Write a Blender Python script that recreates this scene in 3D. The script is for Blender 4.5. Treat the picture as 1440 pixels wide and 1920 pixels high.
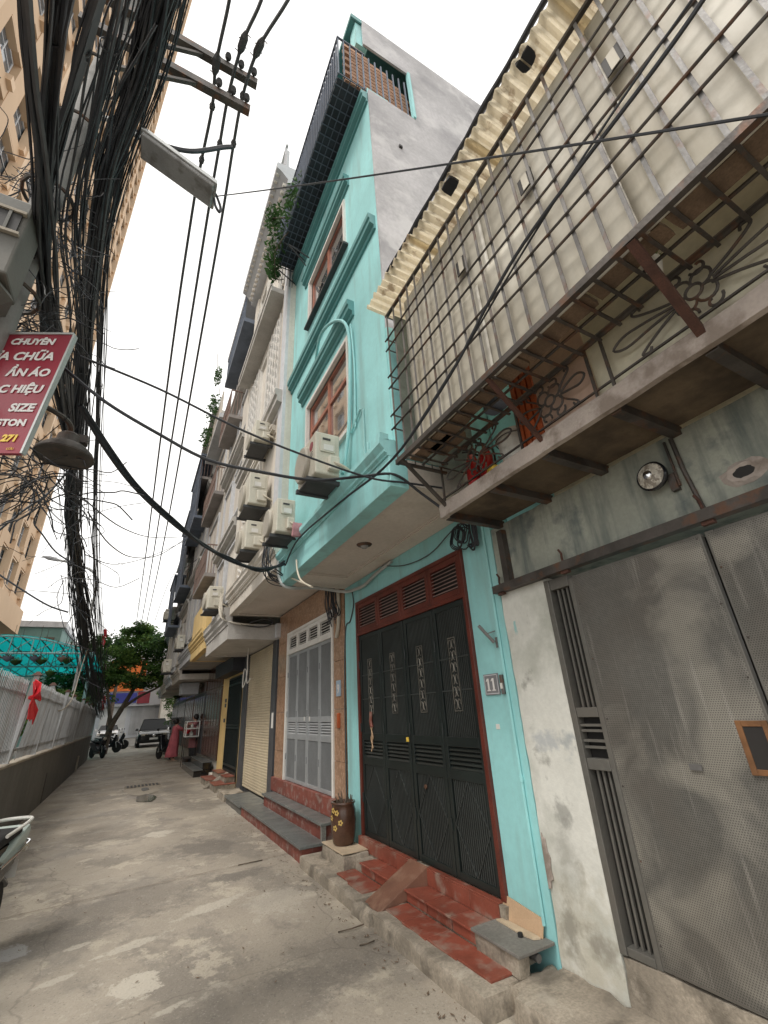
import bpy, bmesh, math, random
from mathutils import Vector, Matrix, noise as mnoise
for o in list(bpy.data.objects): bpy.data.objects.remove(o)
scene = bpy.context.scene
COL = scene.collection
R = math.radians
rnd = random.Random(7)

# ------------------------------------------------------------------ camera
# axes of the place: X towards the house fronts, Y along the alley, Z up; eye at 1.6 m
CR = ((0.8821, 0.1469, 0.4475), (-0.4676, 0.3828, 0.7962), (-0.0545, -0.9116, 0.4065))
def _orth():
    fz = Vector((CR[0][2], CR[1][2], CR[2][2])).normalized()
    fx = Vector((CR[0][0], CR[1][0], CR[2][0])); fx = (fx - fz*fx.dot(fz)).normalized()
    return fx, fz.cross(fx), fz
FX_, FY_, FZ_ = _orth()
CAM = Vector((0, 0, 1.6)); FPX = 820.77
cd = bpy.data.cameras.new('camera'); cam = bpy.data.objects.new('camera', cd); COL.objects.link(cam)
m3 = Matrix((FX_, -FY_, -FZ_)).transposed()
cam.matrix_world = Matrix.Translation(CAM) @ m3.to_4x4()
cd.sensor_fit = 'VERTICAL'; cd.sensor_height = 36; cd.sensor_width = 27; cd.lens = FPX*36/1920
cd.clip_start = 0.05; cd.clip_end = 2000
scene.camera = cam
def ray(px, py): return FX_*(px-720) + FY_*(py-960) + FZ_*FPX
def atX(px, py, X): d = ray(px, py); return CAM + d*(X/d.x)
def atY(px, py, Y): d = ray(px, py); return CAM + d*(Y/d.y)
def atZ(px, py, Z): d = ray(px, py); return CAM + d*((Z-1.6)/d.z)

# ------------------------------------------------------------------ sky, sun, exposure
SUN_EL, SUN_AZ = R(58), R(250)          # azimuth of the sun clockwise from +Y
w = bpy.data.worlds.new('World'); scene.world = w; w.use_nodes = True
nt = w.node_tree; nt.nodes.clear()
sky = nt.nodes.new('ShaderNodeTexSky'); sky.sky_type = 'NISHITA'; sky.sun_disc = False
sky.sun_elevation = SUN_EL; sky.sun_rotation = SUN_AZ; sky.air_density = 1.0; sky.dust_density = 6.0; sky.ozone_density = 1.0
hs = nt.nodes.new('ShaderNodeHueSaturation'); hs.inputs['Saturation'].default_value = 0.16
tc = nt.nodes.new('ShaderNodeTexCoord'); mp = nt.nodes.new('ShaderNodeMapping'); mp.inputs['Scale'].default_value = (1, 1, 2.2)
ns = nt.nodes.new('ShaderNodeTexNoise'); ns.inputs['Scale'].default_value = 2.3; ns.inputs['Detail'].default_value = 6
rp = nt.nodes.new('ShaderNodeMapRange'); rp.inputs['From Min'].default_value = .3; rp.inputs['From Max'].default_value = .7; rp.inputs['To Min'].default_value = .88; rp.inputs['To Max'].default_value = 1.12
mx = nt.nodes.new('ShaderNodeMix'); mx.data_type = 'RGBA'; mx.blend_type = 'MIX'; mx.inputs[0].default_value = .8
mx.inputs[7].default_value = (8.3, 8.15, 7.85, 1)          # even cloud deck
ml = nt.nodes.new('ShaderNodeMix'); ml.data_type = 'RGBA'; ml.blend_type = 'MULTIPLY'; ml.inputs[0].default_value = 1
bg = nt.nodes.new('ShaderNodeBackground'); bg.inputs['Strength'].default_value = .15
wo = nt.nodes.new('ShaderNodeOutputWorld')
L = nt.links.new
L(sky.outputs[0], hs.inputs['Color']); L(hs.outputs[0], mx.inputs[6])
L(tc.outputs['Generated'], mp.inputs[0]); L(mp.outputs[0], ns.inputs[0]); L(ns.outputs[0], rp.inputs[0])
L(mx.outputs[2], ml.inputs[6]); L(rp.outputs[0], ml.inputs[7]); L(ml.outputs[2], bg.inputs[0]); L(bg.outputs[0], wo.inputs[0])
sd = bpy.data.lights.new('sun', 'SUN'); sd.energy = 1.5; sd.angle = R(14); sd.color = (1, .95, .88)
so = bpy.data.objects.new('sun', sd); COL.objects.link(so)
sv = Vector((math.sin(SUN_AZ)*math.cos(SUN_EL), math.cos(SUN_AZ)*math.cos(SUN_EL), math.sin(SUN_EL)))
so.rotation_euler = sv.to_track_quat('Z', 'Y').to_euler(); so.location = (-10, -10, 60)
scene.view_settings.view_transform = 'Standard'; scene.view_settings.look = 'None'
scene.view_settings.exposure = 0.5; scene.view_settings.gamma = 1; scene.view_settings.use_curve_mapping = False
scene.render.engine = 'CYCLES'
scene.cycles.max_bounces = 8; scene.cycles.diffuse_bounces = 4

# ------------------------------------------------------------------ materials
M = {}
def mat(name, c, rough=.7, var=.14, scale=2.5, dirt=None, dlo=.55, dhi=.75, dscale=1.5, streak=False, bump=.15, bscale=40, metal=0, spec=.5, damt=1.0, fine=.1, rvar=0.0, dirt2=None, patches=()):
    dlo, dhi = .5+(dlo-.5)*.62, .5+(dhi-.5)*.62
    """painted / mineral surface: base colour with large and fine variation, dirt patches of their own shape, fine relief"""
    m = bpy.data.materials.new(name); m.use_nodes = True; n = m.node_tree.nodes; l = m.node_tree.links.new
    b = n['Principled BSDF']; g = n.new('ShaderNodeNewGeometry')
    def nz(sc, det=5, mapv=None, off=0):
        mpn = n.new('ShaderNodeMapping'); mpn.inputs['Scale'].default_value = mapv or (1, 1, 1); mpn.inputs['Location'].default_value = (off, off*1.7, off*.6)
        l(g.outputs['Position'], mpn.inputs[0])
        t = n.new('ShaderNodeTexNoise'); t.inputs['Scale'].default_value = sc; t.inputs['Detail'].default_value = det; t.inputs['Roughness'].default_value = .6
        l(mpn.outputs[0], t.inputs[0]); return t.outputs[0]
    def mixc(f, a, bb):
        q = n.new('ShaderNodeMix'); q.data_type = 'RGBA'
        if isinstance(f, float): q.inputs[0].default_value = f
        else: l(f, q.inputs[0])
        for i, v in ((6, a), (7, bb)):
            if isinstance(v, tuple): q.inputs[i].default_value = (*v, 1)
            else: l(v, q.inputs[i])
        return q.outputs[2]
    def rng(s, lo, hi, a=0., e=1.):
        q = n.new('ShaderNodeMapRange'); q.inputs[1].default_value = lo; q.inputs[2].default_value = hi; q.inputs[3].default_value = a; q.inputs[4].default_value = e; l(s, q.inputs[0]); return q.outputs[0]
    k = lambda f: tuple(max(0, min(1, x*f)) for x in c)
    col = mixc(rng(nz(scale), .38, .62), k(1-var), k(1+var))
    if fine: col = mixc(rng(nz(scale*22, 3, off=3), .35, .65, 0, fine*2.2), col, k(1-.5))
    if dirt:
        mv = (1, 1, .13) if streak else None
        col = mixc(rng(nz(dscale, 8, mv, 7), dlo, dhi, 0, damt), col, dirt)
    if dirt2:
        c2, lo2, hi2, s2, a2 = dirt2; lo2, hi2 = .5+(lo2-.5)*.7, .5+(hi2-.5)*.7
        col = mixc(rng(nz(s2, 8, None, 21), lo2, hi2, 0, a2), col, c2)
    for (py_, pz_, ry_, rz_, pc, pa, ps) in patches:      # stains of their own shape on a wall facing the alley
        mp2 = n.new('ShaderNodeMapping'); mp2.vector_type = 'TEXTURE'; mp2.inputs['Location'].default_value = (0, py_, pz_); mp2.inputs['Scale'].default_value = (1000, ry_, rz_); l(g.outputs['Position'], mp2.inputs[0])
        ln = n.new('ShaderNodeVectorMath'); ln.operation = 'LENGTH'; l(mp2.outputs[0], ln.inputs[0]); a_ = n.new('ShaderNodeMath'); a_.operation = 'MULTIPLY_ADD'; l(nz(11, 10, None, 33), a_.inputs[0]); a_.inputs[1].default_value = 4.5; l(ln.outputs['Value'], a_.inputs[2])
        col = mixc(rng(a_.outputs[0], 3.05-ps, 3.05+ps, pa, 0), col, pc)
    l(col, b.inputs['Base Color'])
    b.inputs['Roughness'].default_value = rough; b.inputs['Metallic'].default_value = metal; b.inputs['Specular IOR Level'].default_value = spec
    if rvar: l(rng(nz(scale*1.3, 5, None, 11), .3, .7, max(.02, rough-rvar), min(1, rough+rvar)), b.inputs['Roughness'])
    if bump:
        bp = n.new('ShaderNodeBump'); bp.inputs['Strength'].default_value = bump; bp.inputs['Distance'].default_value = .01
        l(nz(bscale, 4), bp.inputs['Height']); l(bp.outputs[0], b.inputs['Normal'])
    M[name] = m; return m
GREY = (.11, .10, .085)
mat('turquoise', (.31, .635, .64), .6, .09, 1.0, dirt=(.25, .43, .42), dlo=.50, dhi=.80, dscale=5, streak=True, damt=.75, bump=.12, bscale=25, fine=.05)
mat('turquoise_shaded', (.105, .285, .285), .5, .08, 1.5, dirt=(.075, .20, .20), dlo=.5, dhi=.8, streak=True, damt=.6, fine=.06)  # same turquoise paint, with the shade on cornices and hoods put into the colour
mat('soffit', (.62, .56, .50), .8, .06, 1.5, dirt=(.45, .38, .30), dlo=.58, dhi=.8, damt=.4, bump=.06)
mat('redwood', (.13, .028, .018), .35, .25, 4, bump=.1, bscale=60, fine=.25)
mat('door_green', (.013, .019, .018), .38, .2, 3, bump=.04, fine=.1)
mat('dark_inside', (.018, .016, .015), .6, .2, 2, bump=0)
mat('riser_red', (.20, .058, .042), .6, .2, 3, dirt=(.30, .25, .22), dlo=.53, dhi=.72, dscale=9, damt=.65, bump=.1)
mat('door_bar', (.042, .048, .046), .4, .15, 3, bump=0)
mat('slat_pink', (.30, .20, .175), .6, .15, 5, bump=0)
mat('tile_red', (.245, .068, .043), .45, .2, 3, dirt=(.30, .235, .19), dlo=.5, dhi=.74, dscale=6, damt=.7, bump=.08, rvar=.15)
mat('concrete', (.34, .295, .235), .85, .24, 2.6, dirt=(.13, .112, .088), dlo=.5, dhi=.72, dscale=4, damt=.85, bump=.5, bscale=45, fine=.25, dirt2=((.47, .42, .35), .6, .75, 4.0, .6))
mat('concrete_dark', (.20, .19, .17), .85, .18, 2.2, dirt=(.10, .095, .085), dlo=.5, dhi=.75, damt=.7, bump=.4, fine=.2)
mat('granite', (.155, .165, .16), .42, .12, 4, dirt=(.28, .27, .24), dlo=.52, dhi=.78, dscale=2.5, damt=.5, bump=.06, fine=.3, rvar=.12)
mat('white_plaster', (.64, .64, .59), .85, .07, 1.4, dirt=(.40, .41, .36), dlo=.48, dhi=.70, dscale=1.6, damt=.8, bump=.25, bscale=30, fine=.07, dirt2=((.16, .155, .135), .66, .80, 5.3, .6), patches=((2.45, .25, .3, .28, (.46, .43, .345), .7, .6), (2.28, .32, .10, .07, (.20, .185, .155), .65, .6), (2.5, .30, .06, .14, (.20, .19, .16), .65, .6), (2.42, .72, .07, .16, (.27, .27, .24), .55, .8), (2.38, .95, .06, .08, (.25, .25, .23), .6, .4), (2.38, 1.34, .16, .06, (.34, .37, .40), .6, .4), (2.52, 2.10, .02, .05, (.25, .5, .5), .8, .2), (2.25, 1.32, .05, .10, (.30, .33, .34), .5, .4)))
mat('mould_wall', (.33, .345, .295), .85, .14, 1.6, dirt=(.13, .155, .145), dlo=.47, dhi=.76, dscale=8, streak=True, damt=.9, bump=.25, dirt2=((.10, .125, .13), .58, .72, 3.4, .75))
mat('grey_render', (.44, .43, .44), .85, .16, 1.0, dirt=(.26, .255, .265), dlo=.47, dhi=.75, dscale=1.6, damt=.8, bump=.3, bscale=16, fine=.12, dirt2=((.56, .55, .55), .56, .7, 2.2, .6))
mat('gate_metal', (.165, .160, .145), .5, .12, 1.4, dirt=(.17, .155, .135), dlo=.45, dhi=.7, dscale=2.0, damt=.6, metal=.45, bump=.05, fine=.12, rvar=.12)
mat('iron', (.085, .075, .068), .55, .3, 5, dirt=(.16, .075, .04), dlo=.55, dhi=.72, dscale=9, damt=.7, metal=.4, bump=.25)
mat('iron_grey', (.19, .185, .18), .5, .2, 5, dirt=(.15, .085, .055), dlo=.56, dhi=.74, dscale=8, damt=.7, metal=.4, bump=.2)
mat('rust', (.085, .036, .024), .75, .35, 9, bump=.3, fine=.3)
mat('frp_sheet', (.50, .465, .385), .5, .12, .9, dirt=(.34, .30, .22), dlo=.48, dhi=.76, dscale=4, streak=True, damt=.7, bump=.08, bscale=12, fine=.1, dirt2=((.66, .63, .55), .55, .7, 1.7, .6))
mat('corrugated', (.78, .70, .54), .6, .1, 1.5, dirt=(.30, .22, .14), dlo=.6, dhi=.72, dscale=7, damt=.8, bump=.1)
mat('side_grey', (.15, .185, .165), .5, .2, 2, dirt=(.07, .085, .08), dlo=.45, dhi=.7, dscale=3, damt=.7)
mat('tarp_black', (.02, .022, .028), .6, .2, 3)
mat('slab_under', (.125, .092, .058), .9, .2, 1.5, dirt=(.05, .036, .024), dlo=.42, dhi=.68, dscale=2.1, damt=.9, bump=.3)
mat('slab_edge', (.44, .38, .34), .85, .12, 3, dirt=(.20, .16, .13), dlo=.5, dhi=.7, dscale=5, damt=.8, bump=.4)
mat('cream_wall', (.60, .56, .44), .8, .08, 1.5, dirt=(.40, .36, .27), dlo=.52, dhi=.75, damt=.6, bump=.1)
mat('cream_sheet', (.68, .64, .50), .6, .08, 1.2, dirt=(.48, .43, .31), dlo=.5, dhi=.75, dscale=2.2, damt=.6, bump=.05)
mat('pink_sheet', (.55, .38, .29), .6, .08, 1.2, bump=.05)
mat('wood_old', (.17, .115, .075), .8, .3, 5, bump=.3, fine=.25)
mat('rust_orange', (.17, .078, .030), .7, .25, 8, bump=.2)
mat('orange_wood', (.42, .085, .02), .5, .2, 4)
mat('red_paint', (.42, .012, .012), .3, .1, 4, bump=0)
mat('white_plastic', (.72, .71, .66), .45, .06, 4, dirt=(.45, .40, .32), dlo=.55, dhi=.8, damt=.5, bump=.02)
mat('ac_beige', (.60, .57, .48), .45, .06, 3, dirt=(.36, .31, .24), dlo=.52, dhi=.78, dscale=4, damt=.55, streak=True, bump=.02)
mat('ac_dark', (.045, .045, .048), .6, .2, 6, bump=.1)
mat('ac_grille', (.40, .37, .31), .55, .1, 5, bump=0)
mat('bracket_dark', (.05, .052, .056), .6, .2, 6)
mat('copper_lag', (.55, .50, .40), .7, .1, 8)
mat('stone_brown', (.40, .24, .15), .22, .16, 9, bump=.02, fine=.35, dirt=(.58, .40, .29), dlo=.52, dhi=.7, dscale=24, damt=.35)
mat('white_paint', (.72, .70, .66), .45, .06, 3, dirt=(.50, .45, .38), dlo=.55, dhi=.8, damt=.4, bump=.05)
mat('grey_door', (.38, .395, .405), .4, .08, 3, metal=.3, bump=.02)
mat('grey_mesh', (.26, .27, .275), .5, .08, 3, metal=.3, bump=.3, bscale=180)
mat('shutter_beige', (.58, .49, .345), .45, .06, 2, dirt=(.43, .35, .24), dlo=.55, dhi=.8, damt=.5, streak=True, bump=.03)
mat('frame_dark', (.07, .072, .078), .45, .15, 3)
mat('yellow_wall', (.78, .56, .24), .7, .07, 1.5, dirt=(.55, .38, .17), dlo=.55, dhi=.8, damt=.5, streak=True)
mat('brown_door', (.085, .042, .028), .22, .3, 4, bump=.05)
mat('brown_glass', (.10, .055, .04), .12, .3, 6, bump=.03, bscale=14)
mat('steel', (.45, .45, .45), .3, .1, 5, metal=.9, bump=.02)
mat('galv', (.50, .51, .50), .45, .1, 5, metal=.5, bump=.03)
mat('cable', (.026, .029, .036), .5, .2, 8, bump=0)
mat('cable_grey', (.055, .057, .062), .55, .2, 8, bump=0)
mat('conduit', (.46, .42, .35), .6, .1, 5, bump=.02)
mat('sign_red', (.27, .018, .036), .4, .07, 3, dirt=(.22, .018, .035), dlo=.5, dhi=.8, bump=0)
mat('sign_white', (.70, .68, .66), .5, .04, 3, bump=0)
mat('sign_yellow', (.80, .55, .08), .5, .04, 3, bump=0)
mat('pole_concrete', (.20, .195, .185), .85, .1, 2, dirt=(.2, .19, .18), dlo=.5, dhi=.75, damt=.6, streak=True, bump=.3)
mat('rust_lamp', (.09, .08, .072), .7, .3, 8, dirt=(.15, .09, .06), dlo=.5, dhi=.7, dscale=7, damt=.6, bump=.2)
mat('lens_grey', (.33, .33, .33), .25, .08, 4, dirt=(.16, .15, .14), dlo=.5, dhi=.75, dscale=8, damt=.8, bump=.02)
mat('box_grey', (.125, .122, .108), .65, .12, 3, dirt=(.16, .15, .13), dlo=.5, dhi=.75, damt=.6)
mat('wall_grey', (.16, .16, .15), .85, .12, 1.0, dirt=(.105, .105, .098), dlo=.48, dhi=.75, dscale=2, streak=True, damt=.6, bump=.2, fine=.15)
mat('coping', (.36, .32, .26), .85, .12, 2, bump=.3)
mat('fence_grey', (.36, .365, .37), .5, .1, 2.5, dirt=(.20, .18, .155), dlo=.52, dhi=.72, dscale=3, damt=.7, streak=True, bump=.05, metal=.25)
mat('ribbon', (.62, .02, .03), .45, .12, 8, bump=.1)
mat('teal_sheet', (.0, .40, .42), .35, .12, .8, dirt=(.0, .27, .30), dlo=.5, dhi=.75, dscale=1.4, damt=.6, bump=.05)
mat('teal_steel', (.30, .52, .52), .5, .06, 3)
mat('tower_tan', (.56, .395, .255), .75, .05, .15, dirt=(.42, .27, .16), dlo=.55, dhi=.8, dscale=.2, damt=.35, bump=.05, bscale=3, fine=0)
mat('tower_trim', (.64, .47, .32), .75, .05, .2, bump=0, fine=0)
mat('tower_recess', (.10, .095, .10), .6, .25, .3, bump=0, fine=0)
mat('green_bldg', (.13, .24, .22), .7, .1, .5)
mat('far_grey', (.54, .55, .57), .8, .12, .4, dirt=(.27, .27, .28), dlo=.5, dhi=.75, dscale=.7, streak=True, damt=.6, bump=.1)
mat('far_cream', (.62, .575, .51), .8, .1, .6, dirt=(.34, .30, .27), dlo=.5, dhi=.75, dscale=.9, streak=True, damt=.6, bump=.1)
mat('far_blue', (.115, .14, .185), .6, .2, 2)
mat('cage_dark', (.028, .034, .045), .7, .3, 3, bump=.1)
mat('balcony_under', (.27, .245, .23), .8, .15, 2)
mat('far_brown', (.21, .14, .115), .6, .2, 2)
mat('cream9', (.68, .635, .565), .75, .08, 1.2, dirt=(.43, .37, .30), dlo=.5, dhi=.75, dscale=1.6, streak=True, damt=.6, bump=.12)
mat('grey_trim', (.47, .45, .42), .75, .1, 1.5, dirt=(.30, .28, .26), dlo=.5, dhi=.75, streak=True, damt=.6)
mat('brick_ob', (.43, .25, .16), .85, .2, 6, bump=.3)
mat('brick_grey', (.19, .24, .23), .85, .2, 5, bump=.3)
mat('ornament_iron', (.20, .19, .165), .5, .3, 6, metal=.5, bump=0)
mat('ceramic', (.085, .042, .026), .25, .3, 6, bump=.05)
mat('gold_paint', (.58, .40, .12), .4, .1, 6, bump=0)
mat('cardboard', (.50, .34, .21), .85, .08, 5, bump=.1)
mat('ply_brown', (.165, .075, .046), .75, .15, 4, dirt=(.28, .17, .115), dlo=.5, dhi=.75, dscale=6, damt=.6, bump=.15)
mat('tile_cream', (.56, .45, .32), .5, .1, 5, dirt=(.35, .28, .2), dlo=.5, dhi=.7, dscale=4, damt=.7)
mat('plate_grey', (.20, .20, .21), .5, .06, 9, bump=0)
mat('plate_blue', (.35, .45, .55), .4, .06, 9, bump=0)
mat('bark', (.10, .075, .055), .9, .3, 5, bump=.6)
mat('leaf_a', (.075, .155, .035), .55, .45, 1.3, bump=0, spec=.3)
mat('leaf_b', (.12, .20, .042), .55, .4, 1.3, bump=0, spec=.3)
mat('leaf_c', (.045, .10, .03), .6, .4, 1.3, bump=0, spec=.3)
mat('car_black', (.008, .008, .009), .12, .1, 2, bump=0, spec=.7)
mat('car_white', (.70, .70, .70), .2, .05, 2, bump=0)
mat('rubber', (.015, .015, .015), .8, .2, 6)
mat('chrome', (.75, .76, .77), .15, .03, 6, metal=1, bump=0)
mat('scooter_mint', (.50, .58, .54), .25, .05, 4, bump=0)
mat('scooter_black', (.010, .012, .016), .18, .05, 4, bump=0)
mat('lamp_lens', (.55, .50, .42), .2, .1, 5, bump=0)
mat('lamp_front', (.62, .58, .50), .12, .25, 30, dirt=(.25, .22, .18), dlo=.5, dhi=.6, dscale=22, bump=.6, bscale=50)
mat('skin', (.52, .31, .22), .55, .05, 6, bump=0)
mat('hair', (.012, .009, .008), .5, .2, 6)
mat('pink_dress', (.52, .13, .155), .85, .1, 5, bump=.2, bscale=30)
mat('pink_top', (.42, .17, .18), .85, .12, 5)
mat('basket_red', (.55, .02, .03), .4, .1, 6, bump=0)
mat('sandal', (.60, .48, .36), .7, .1, 6)
mat('orange_sign', (.85, .20, .03), .5, .08, 1, bump=0)
mat('blue_sign', (.05, .06, .35), .5, .1, 1, bump=0)
mat('shop_white', (.62, .64, .68), .6, .06, .6, bump=0)
mat('puddle', (.10, .10, .09), .06, .2, 4, bump=0)
mat('rag_pink', (.50, .25, .27), .9, .2, 8)
mat('paper', (.7, .68, .64), .8, .05, 8, bump=0)
def glass(name, c, rough=.04, trans=0):
    m = bpy.data.materials.new(name); m.use_nodes = True; b = m.node_tree.nodes['Principled BSDF']
    b.inputs['Base Color'].default_value = (*c, 1); b.inputs['Roughness'].default_value = rough
    b.inputs['Specular IOR Level'].default_value = .9; b.inputs['IOR'].default_value = 1.7; b.inputs['Transmission Weight'].default_value = trans
    M[name] = m
glass('glass_dark', (.035, .038, .04)); glass('glass_car', (.008, .009, .01), .05); M['glass_car'].node_tree.nodes['Principled BSDF'].inputs['Specular IOR Level'].default_value = .25; M['glass_car'].node_tree.nodes['Principled BSDF'].inputs['IOR'].default_value = 1.4; glass('glass_film', (.55, .55, .55), .03); M['glass_film'].node_tree.nodes['Principled BSDF'].inputs['Metallic'].default_value = .85; glass('glass_tower', (.10, .12, .14), .08); glass('glass_lamp', (.7, .66, .58), .15)
def holes(name, base, pitch=.0112, rad=.30):
    """perforated sheet: fine hole print and wear streaks on top of the metal, pale reflections painted in"""
    m = M[base].copy(); m.name = name; n = m.node_tree.nodes; l = m.node_tree.links.new; b = n['Principled BSDF']
    src = b.inputs['Base Color'].links[0].from_socket
    g = n.new('ShaderNodeNewGeometry'); s = n.new('ShaderNodeSeparateXYZ'); l(g.outputs['Position'], s.inputs[0])
    def op(o, a, c=None):
        q = n.new('ShaderNodeMath'); q.operation = o
        for i, v in enumerate((a, c)):
            if v is None: continue
            if isinstance(v, (int, float)): q.inputs[i].default_value = v
            else: l(v, q.inputs[i])
        return q.outputs[0]
    v = op('DIVIDE', s.outputs[2], pitch*.866); row = op('FLOOR', v)
    u = op('ADD', op('DIVIDE', s.outputs[1], pitch), op('MULTIPLY', op('MODULO', row, 2.0), .5))
    du = op('SUBTRACT', op('FRACT', u), .5); dv = op('SUBTRACT', op('FRACT', v), .5)
    d = op('SQRT', op('ADD', op('MULTIPLY', du, du), op('MULTIPLY', dv, dv)))
    hole = op('LESS_THAN', d, rad)
    # scratches and rubbed streaks; broad pale areas are reflections painted into the colour
    mp_ = n.new('ShaderNodeMapping'); mp_.inputs['Scale'].default_value = (1, 26, 1.6); l(g.outputs['Position'], mp_.inputs[0])
    t = n.new('ShaderNodeTexNoise'); t.inputs['Scale'].default_value = 1; t.inputs['Detail'].default_value = 3; l(mp_.outputs[0], t.inputs[0])
    r1 = n.new('ShaderNodeMapRange'); r1.inputs[1].default_value = .60; r1.inputs[2].default_value = .70; r1.inputs[4].default_value = .3; l(t.outputs[0], r1.inputs[0])
    t2 = n.new('ShaderNodeTexNoise'); t2.inputs['Scale'].default_value = 1.9; t2.inputs['Detail'].default_value = 4; t2.inputs['Distortion'].default_value = 1.1; l(g.outputs['Position'], t2.inputs[0])
    r2 = n.new('ShaderNodeMapRange'); r2.inputs[1].default_value = .51; r2.inputs[2].default_value = .66; r2.inputs[4].default_value = .8; l(t2.outputs[0], r2.inputs[0])
    def mixc(f, a, c):
        q = n.new('ShaderNodeMix'); q.data_type = 'RGBA'; l(f, q.inputs[0]); l(a, q.inputs[6])
        if isinstance(c, tuple): q.inputs[7].default_value = (*c, 1)
        else: l(c, q.inputs[7])
        return q.outputs[2]
    c1 = mixc(r2.outputs[0], src, (.34, .322, .28)); c2 = mixc(r1.outputs[0], c1, (.46, .44, .40))
    inv = op('MULTIPLY', hole, .6)
    c3 = mixc(inv, c2, (.03, .028, .025)); l(c3, b.inputs['Base Color'])
    M[name] = m
holes('perforated', 'gate_metal')
def ground_mat():
    m = bpy.data.materials.new('alley_concrete'); m.use_nodes = True; n = m.node_tree.nodes; l = m.node_tree.links.new; b = n['Principled BSDF']
    g = n.new('ShaderNodeNewGeometry')
    def nz(sc, det=6, mapv=(1, 1, 1), off=0, dist=0, ro=.6):
        q = n.new('ShaderNodeMapping'); q.inputs['Scale'].default_value = mapv; q.inputs['Location'].default_value = (off, off*.7, 0); l(g.outputs['Position'], q.inputs[0])
        t = n.new('ShaderNodeTexNoise'); t.inputs['Scale'].default_value = sc; t.inputs['Detail'].default_value = det; t.inputs['Distortion'].default_value = dist; t.inputs['Roughness'].default_value = ro; l(q.outputs[0], t.inputs[0]); return t.outputs[0]
    def rng(s, lo, hi, a=0., e=1.):
        q = n.new('ShaderNodeMapRange'); q.inputs[1].default_value = lo; q.inputs[2].default_value = hi; q.inputs[3].default_value = a; q.inputs[4].default_value = e; l(s, q.inputs[0]); return q.outputs[0]
    def mixc(f, a, c):
        q = n.new('ShaderNodeMix'); q.data_type = 'RGBA'; l(f, q.inputs[0])
        for i, v in ((6, a), (7, c)):
            if isinstance(v, tuple): q.inputs[i].default_value = (*v, 1)
            else: l(v, q.inputs[i])
        return q.outputs[2]
    c = mixc(rng(nz(.9), .3, .7), (.29, .255, .208), (.385, .34, .278))
    c = mixc(rng(nz(1.0, 9, (1, .8, 1), 5, 0, .68), .495, .56, 0, .6), c, (.20, .18, .154))      # worn dark areas
    c = mixc(rng(nz(1.5, 10, (1, .8, 1), 13, 0, .72), .56, .60, 0, .8), c, (.46, .41, .33))      # pale cement patches
    c = mixc(rng(nz(4.2, 9, (1, 1, 1), 31, 0, .75), .57, .63, 0, .6), c, (.44, .40, .335))
    dn2 = nz(3.6, 12, off=41, ro=.78)
    def patch(px_, py_, rx, ry, ang, colr, amt, soft=.25):
        nonlocal c
        w_ = atZ(px_, py_, 0); mp_ = n.new('ShaderNodeMapping'); mp_.vector_type = 'TEXTURE'; mp_.inputs['Location'].default_value = (w_.x, w_.y, 0); mp_.inputs['Rotation'].default_value = (0, 0, ang); mp_.inputs['Scale'].default_value = (rx, ry, 1000)
        l(g.outputs['Position'], mp_.inputs[0]); ln = n.new('ShaderNodeVectorMath'); ln.operation = 'LENGTH'; l(mp_.outputs[0], ln.inputs[0])
        a_ = n.new('ShaderNodeMath'); a_.operation = 'MULTIPLY_ADD'; l(dn2, a_.inputs[0]); a_.inputs[1].default_value = 3.6; l(ln.outputs['Value'], a_.inputs[2])
        c = mixc(rng(a_.outputs[0], 2.65-soft*.55, 2.65+soft*.55, amt, 0), c, colr)
    DK, LT = (.17, .152, .13), (.48, .44, .37)
    for q in ((385, 1590, .42, .55, .2, DK, .8, .3), (455, 1640, .35, .16, .1, DK, .75, .2), (250, 1690, .9, .5, .2, DK, .6, .45), (120, 1760, .55, .35, .2, DK, .6, .4), (640, 1800, .5, .45, 0, DK, .55, .4), (500, 1880, .6, .35, 0, DK, .5, .4), (330, 1480, .35, 1.6, 0, DK, .5, .4), (200, 1560, .5, 1.1, 0, DK, .4, .5),
              (295, 1565, .22, .24, .3, LT, .9, .15), (262, 1850, .17, .19, .5, LT, .95, .12), (400, 1700, .4, .10, .35, LT, .75, .25), (250, 1775, .22, .07, .3, LT, .7, .25), (330, 1890, .14, .05, .3, LT, .8, .2), (430, 1520, .25, .7, 0, LT, .55, .4), (520, 1690, .35, .3, 0, LT, .5, .4), (140, 1780, .10, .05, .3, LT, .7, .2), (110, 1840, .16, .05, .3, LT, .6, .2), (20, 1790, .12, .16, 0, (.46, .45, .44), .8, .2), (180, 1800, .05, .03, .3, LT, .8, .2)):
        patch(*q)
    c = mixc(rng(nz(75, 3, off=2), .60, .72, 0, .7), c, (.44, .41, .36))
    c = mixc(rng(nz(60, 3, off=9), .60, .72, 0, .6), c, (.10, .088, .075))
    vo = n.new('ShaderNodeTexVoronoi'); vo.feature = 'DISTANCE_TO_EDGE'; vo.inputs['Scale'].default_value = .42
    q = n.new('ShaderNodeMapping'); l(g.outputs['Position'], q.inputs[0])
    dn = n.new('ShaderNodeTexNoise'); dn.inputs['Scale'].default_value = 3; dn.inputs['Detail'].default_value = 5; l(g.outputs['Position'], dn.inputs[0])
    ad = n.new('ShaderNodeVectorMath'); ad.operation = 'MULTIPLY_ADD'; l(dn.outputs['Color'], ad.inputs[0]); ad.inputs[1].default_value = (.35, .35, 0); l(q.outputs[0], ad.inputs[2]); l(ad.outputs[0], vo.inputs['Vector'])
    c = mixc(rng(vo.outputs['Distance'], .0, .005, .35, 0), c, (.09, .078, .065))
    l(c, b.inputs['Base Color']); l(rng(nz(1.3, 5, off=17), .35, .65, .55, .9), b.inputs['Roughness'])
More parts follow.
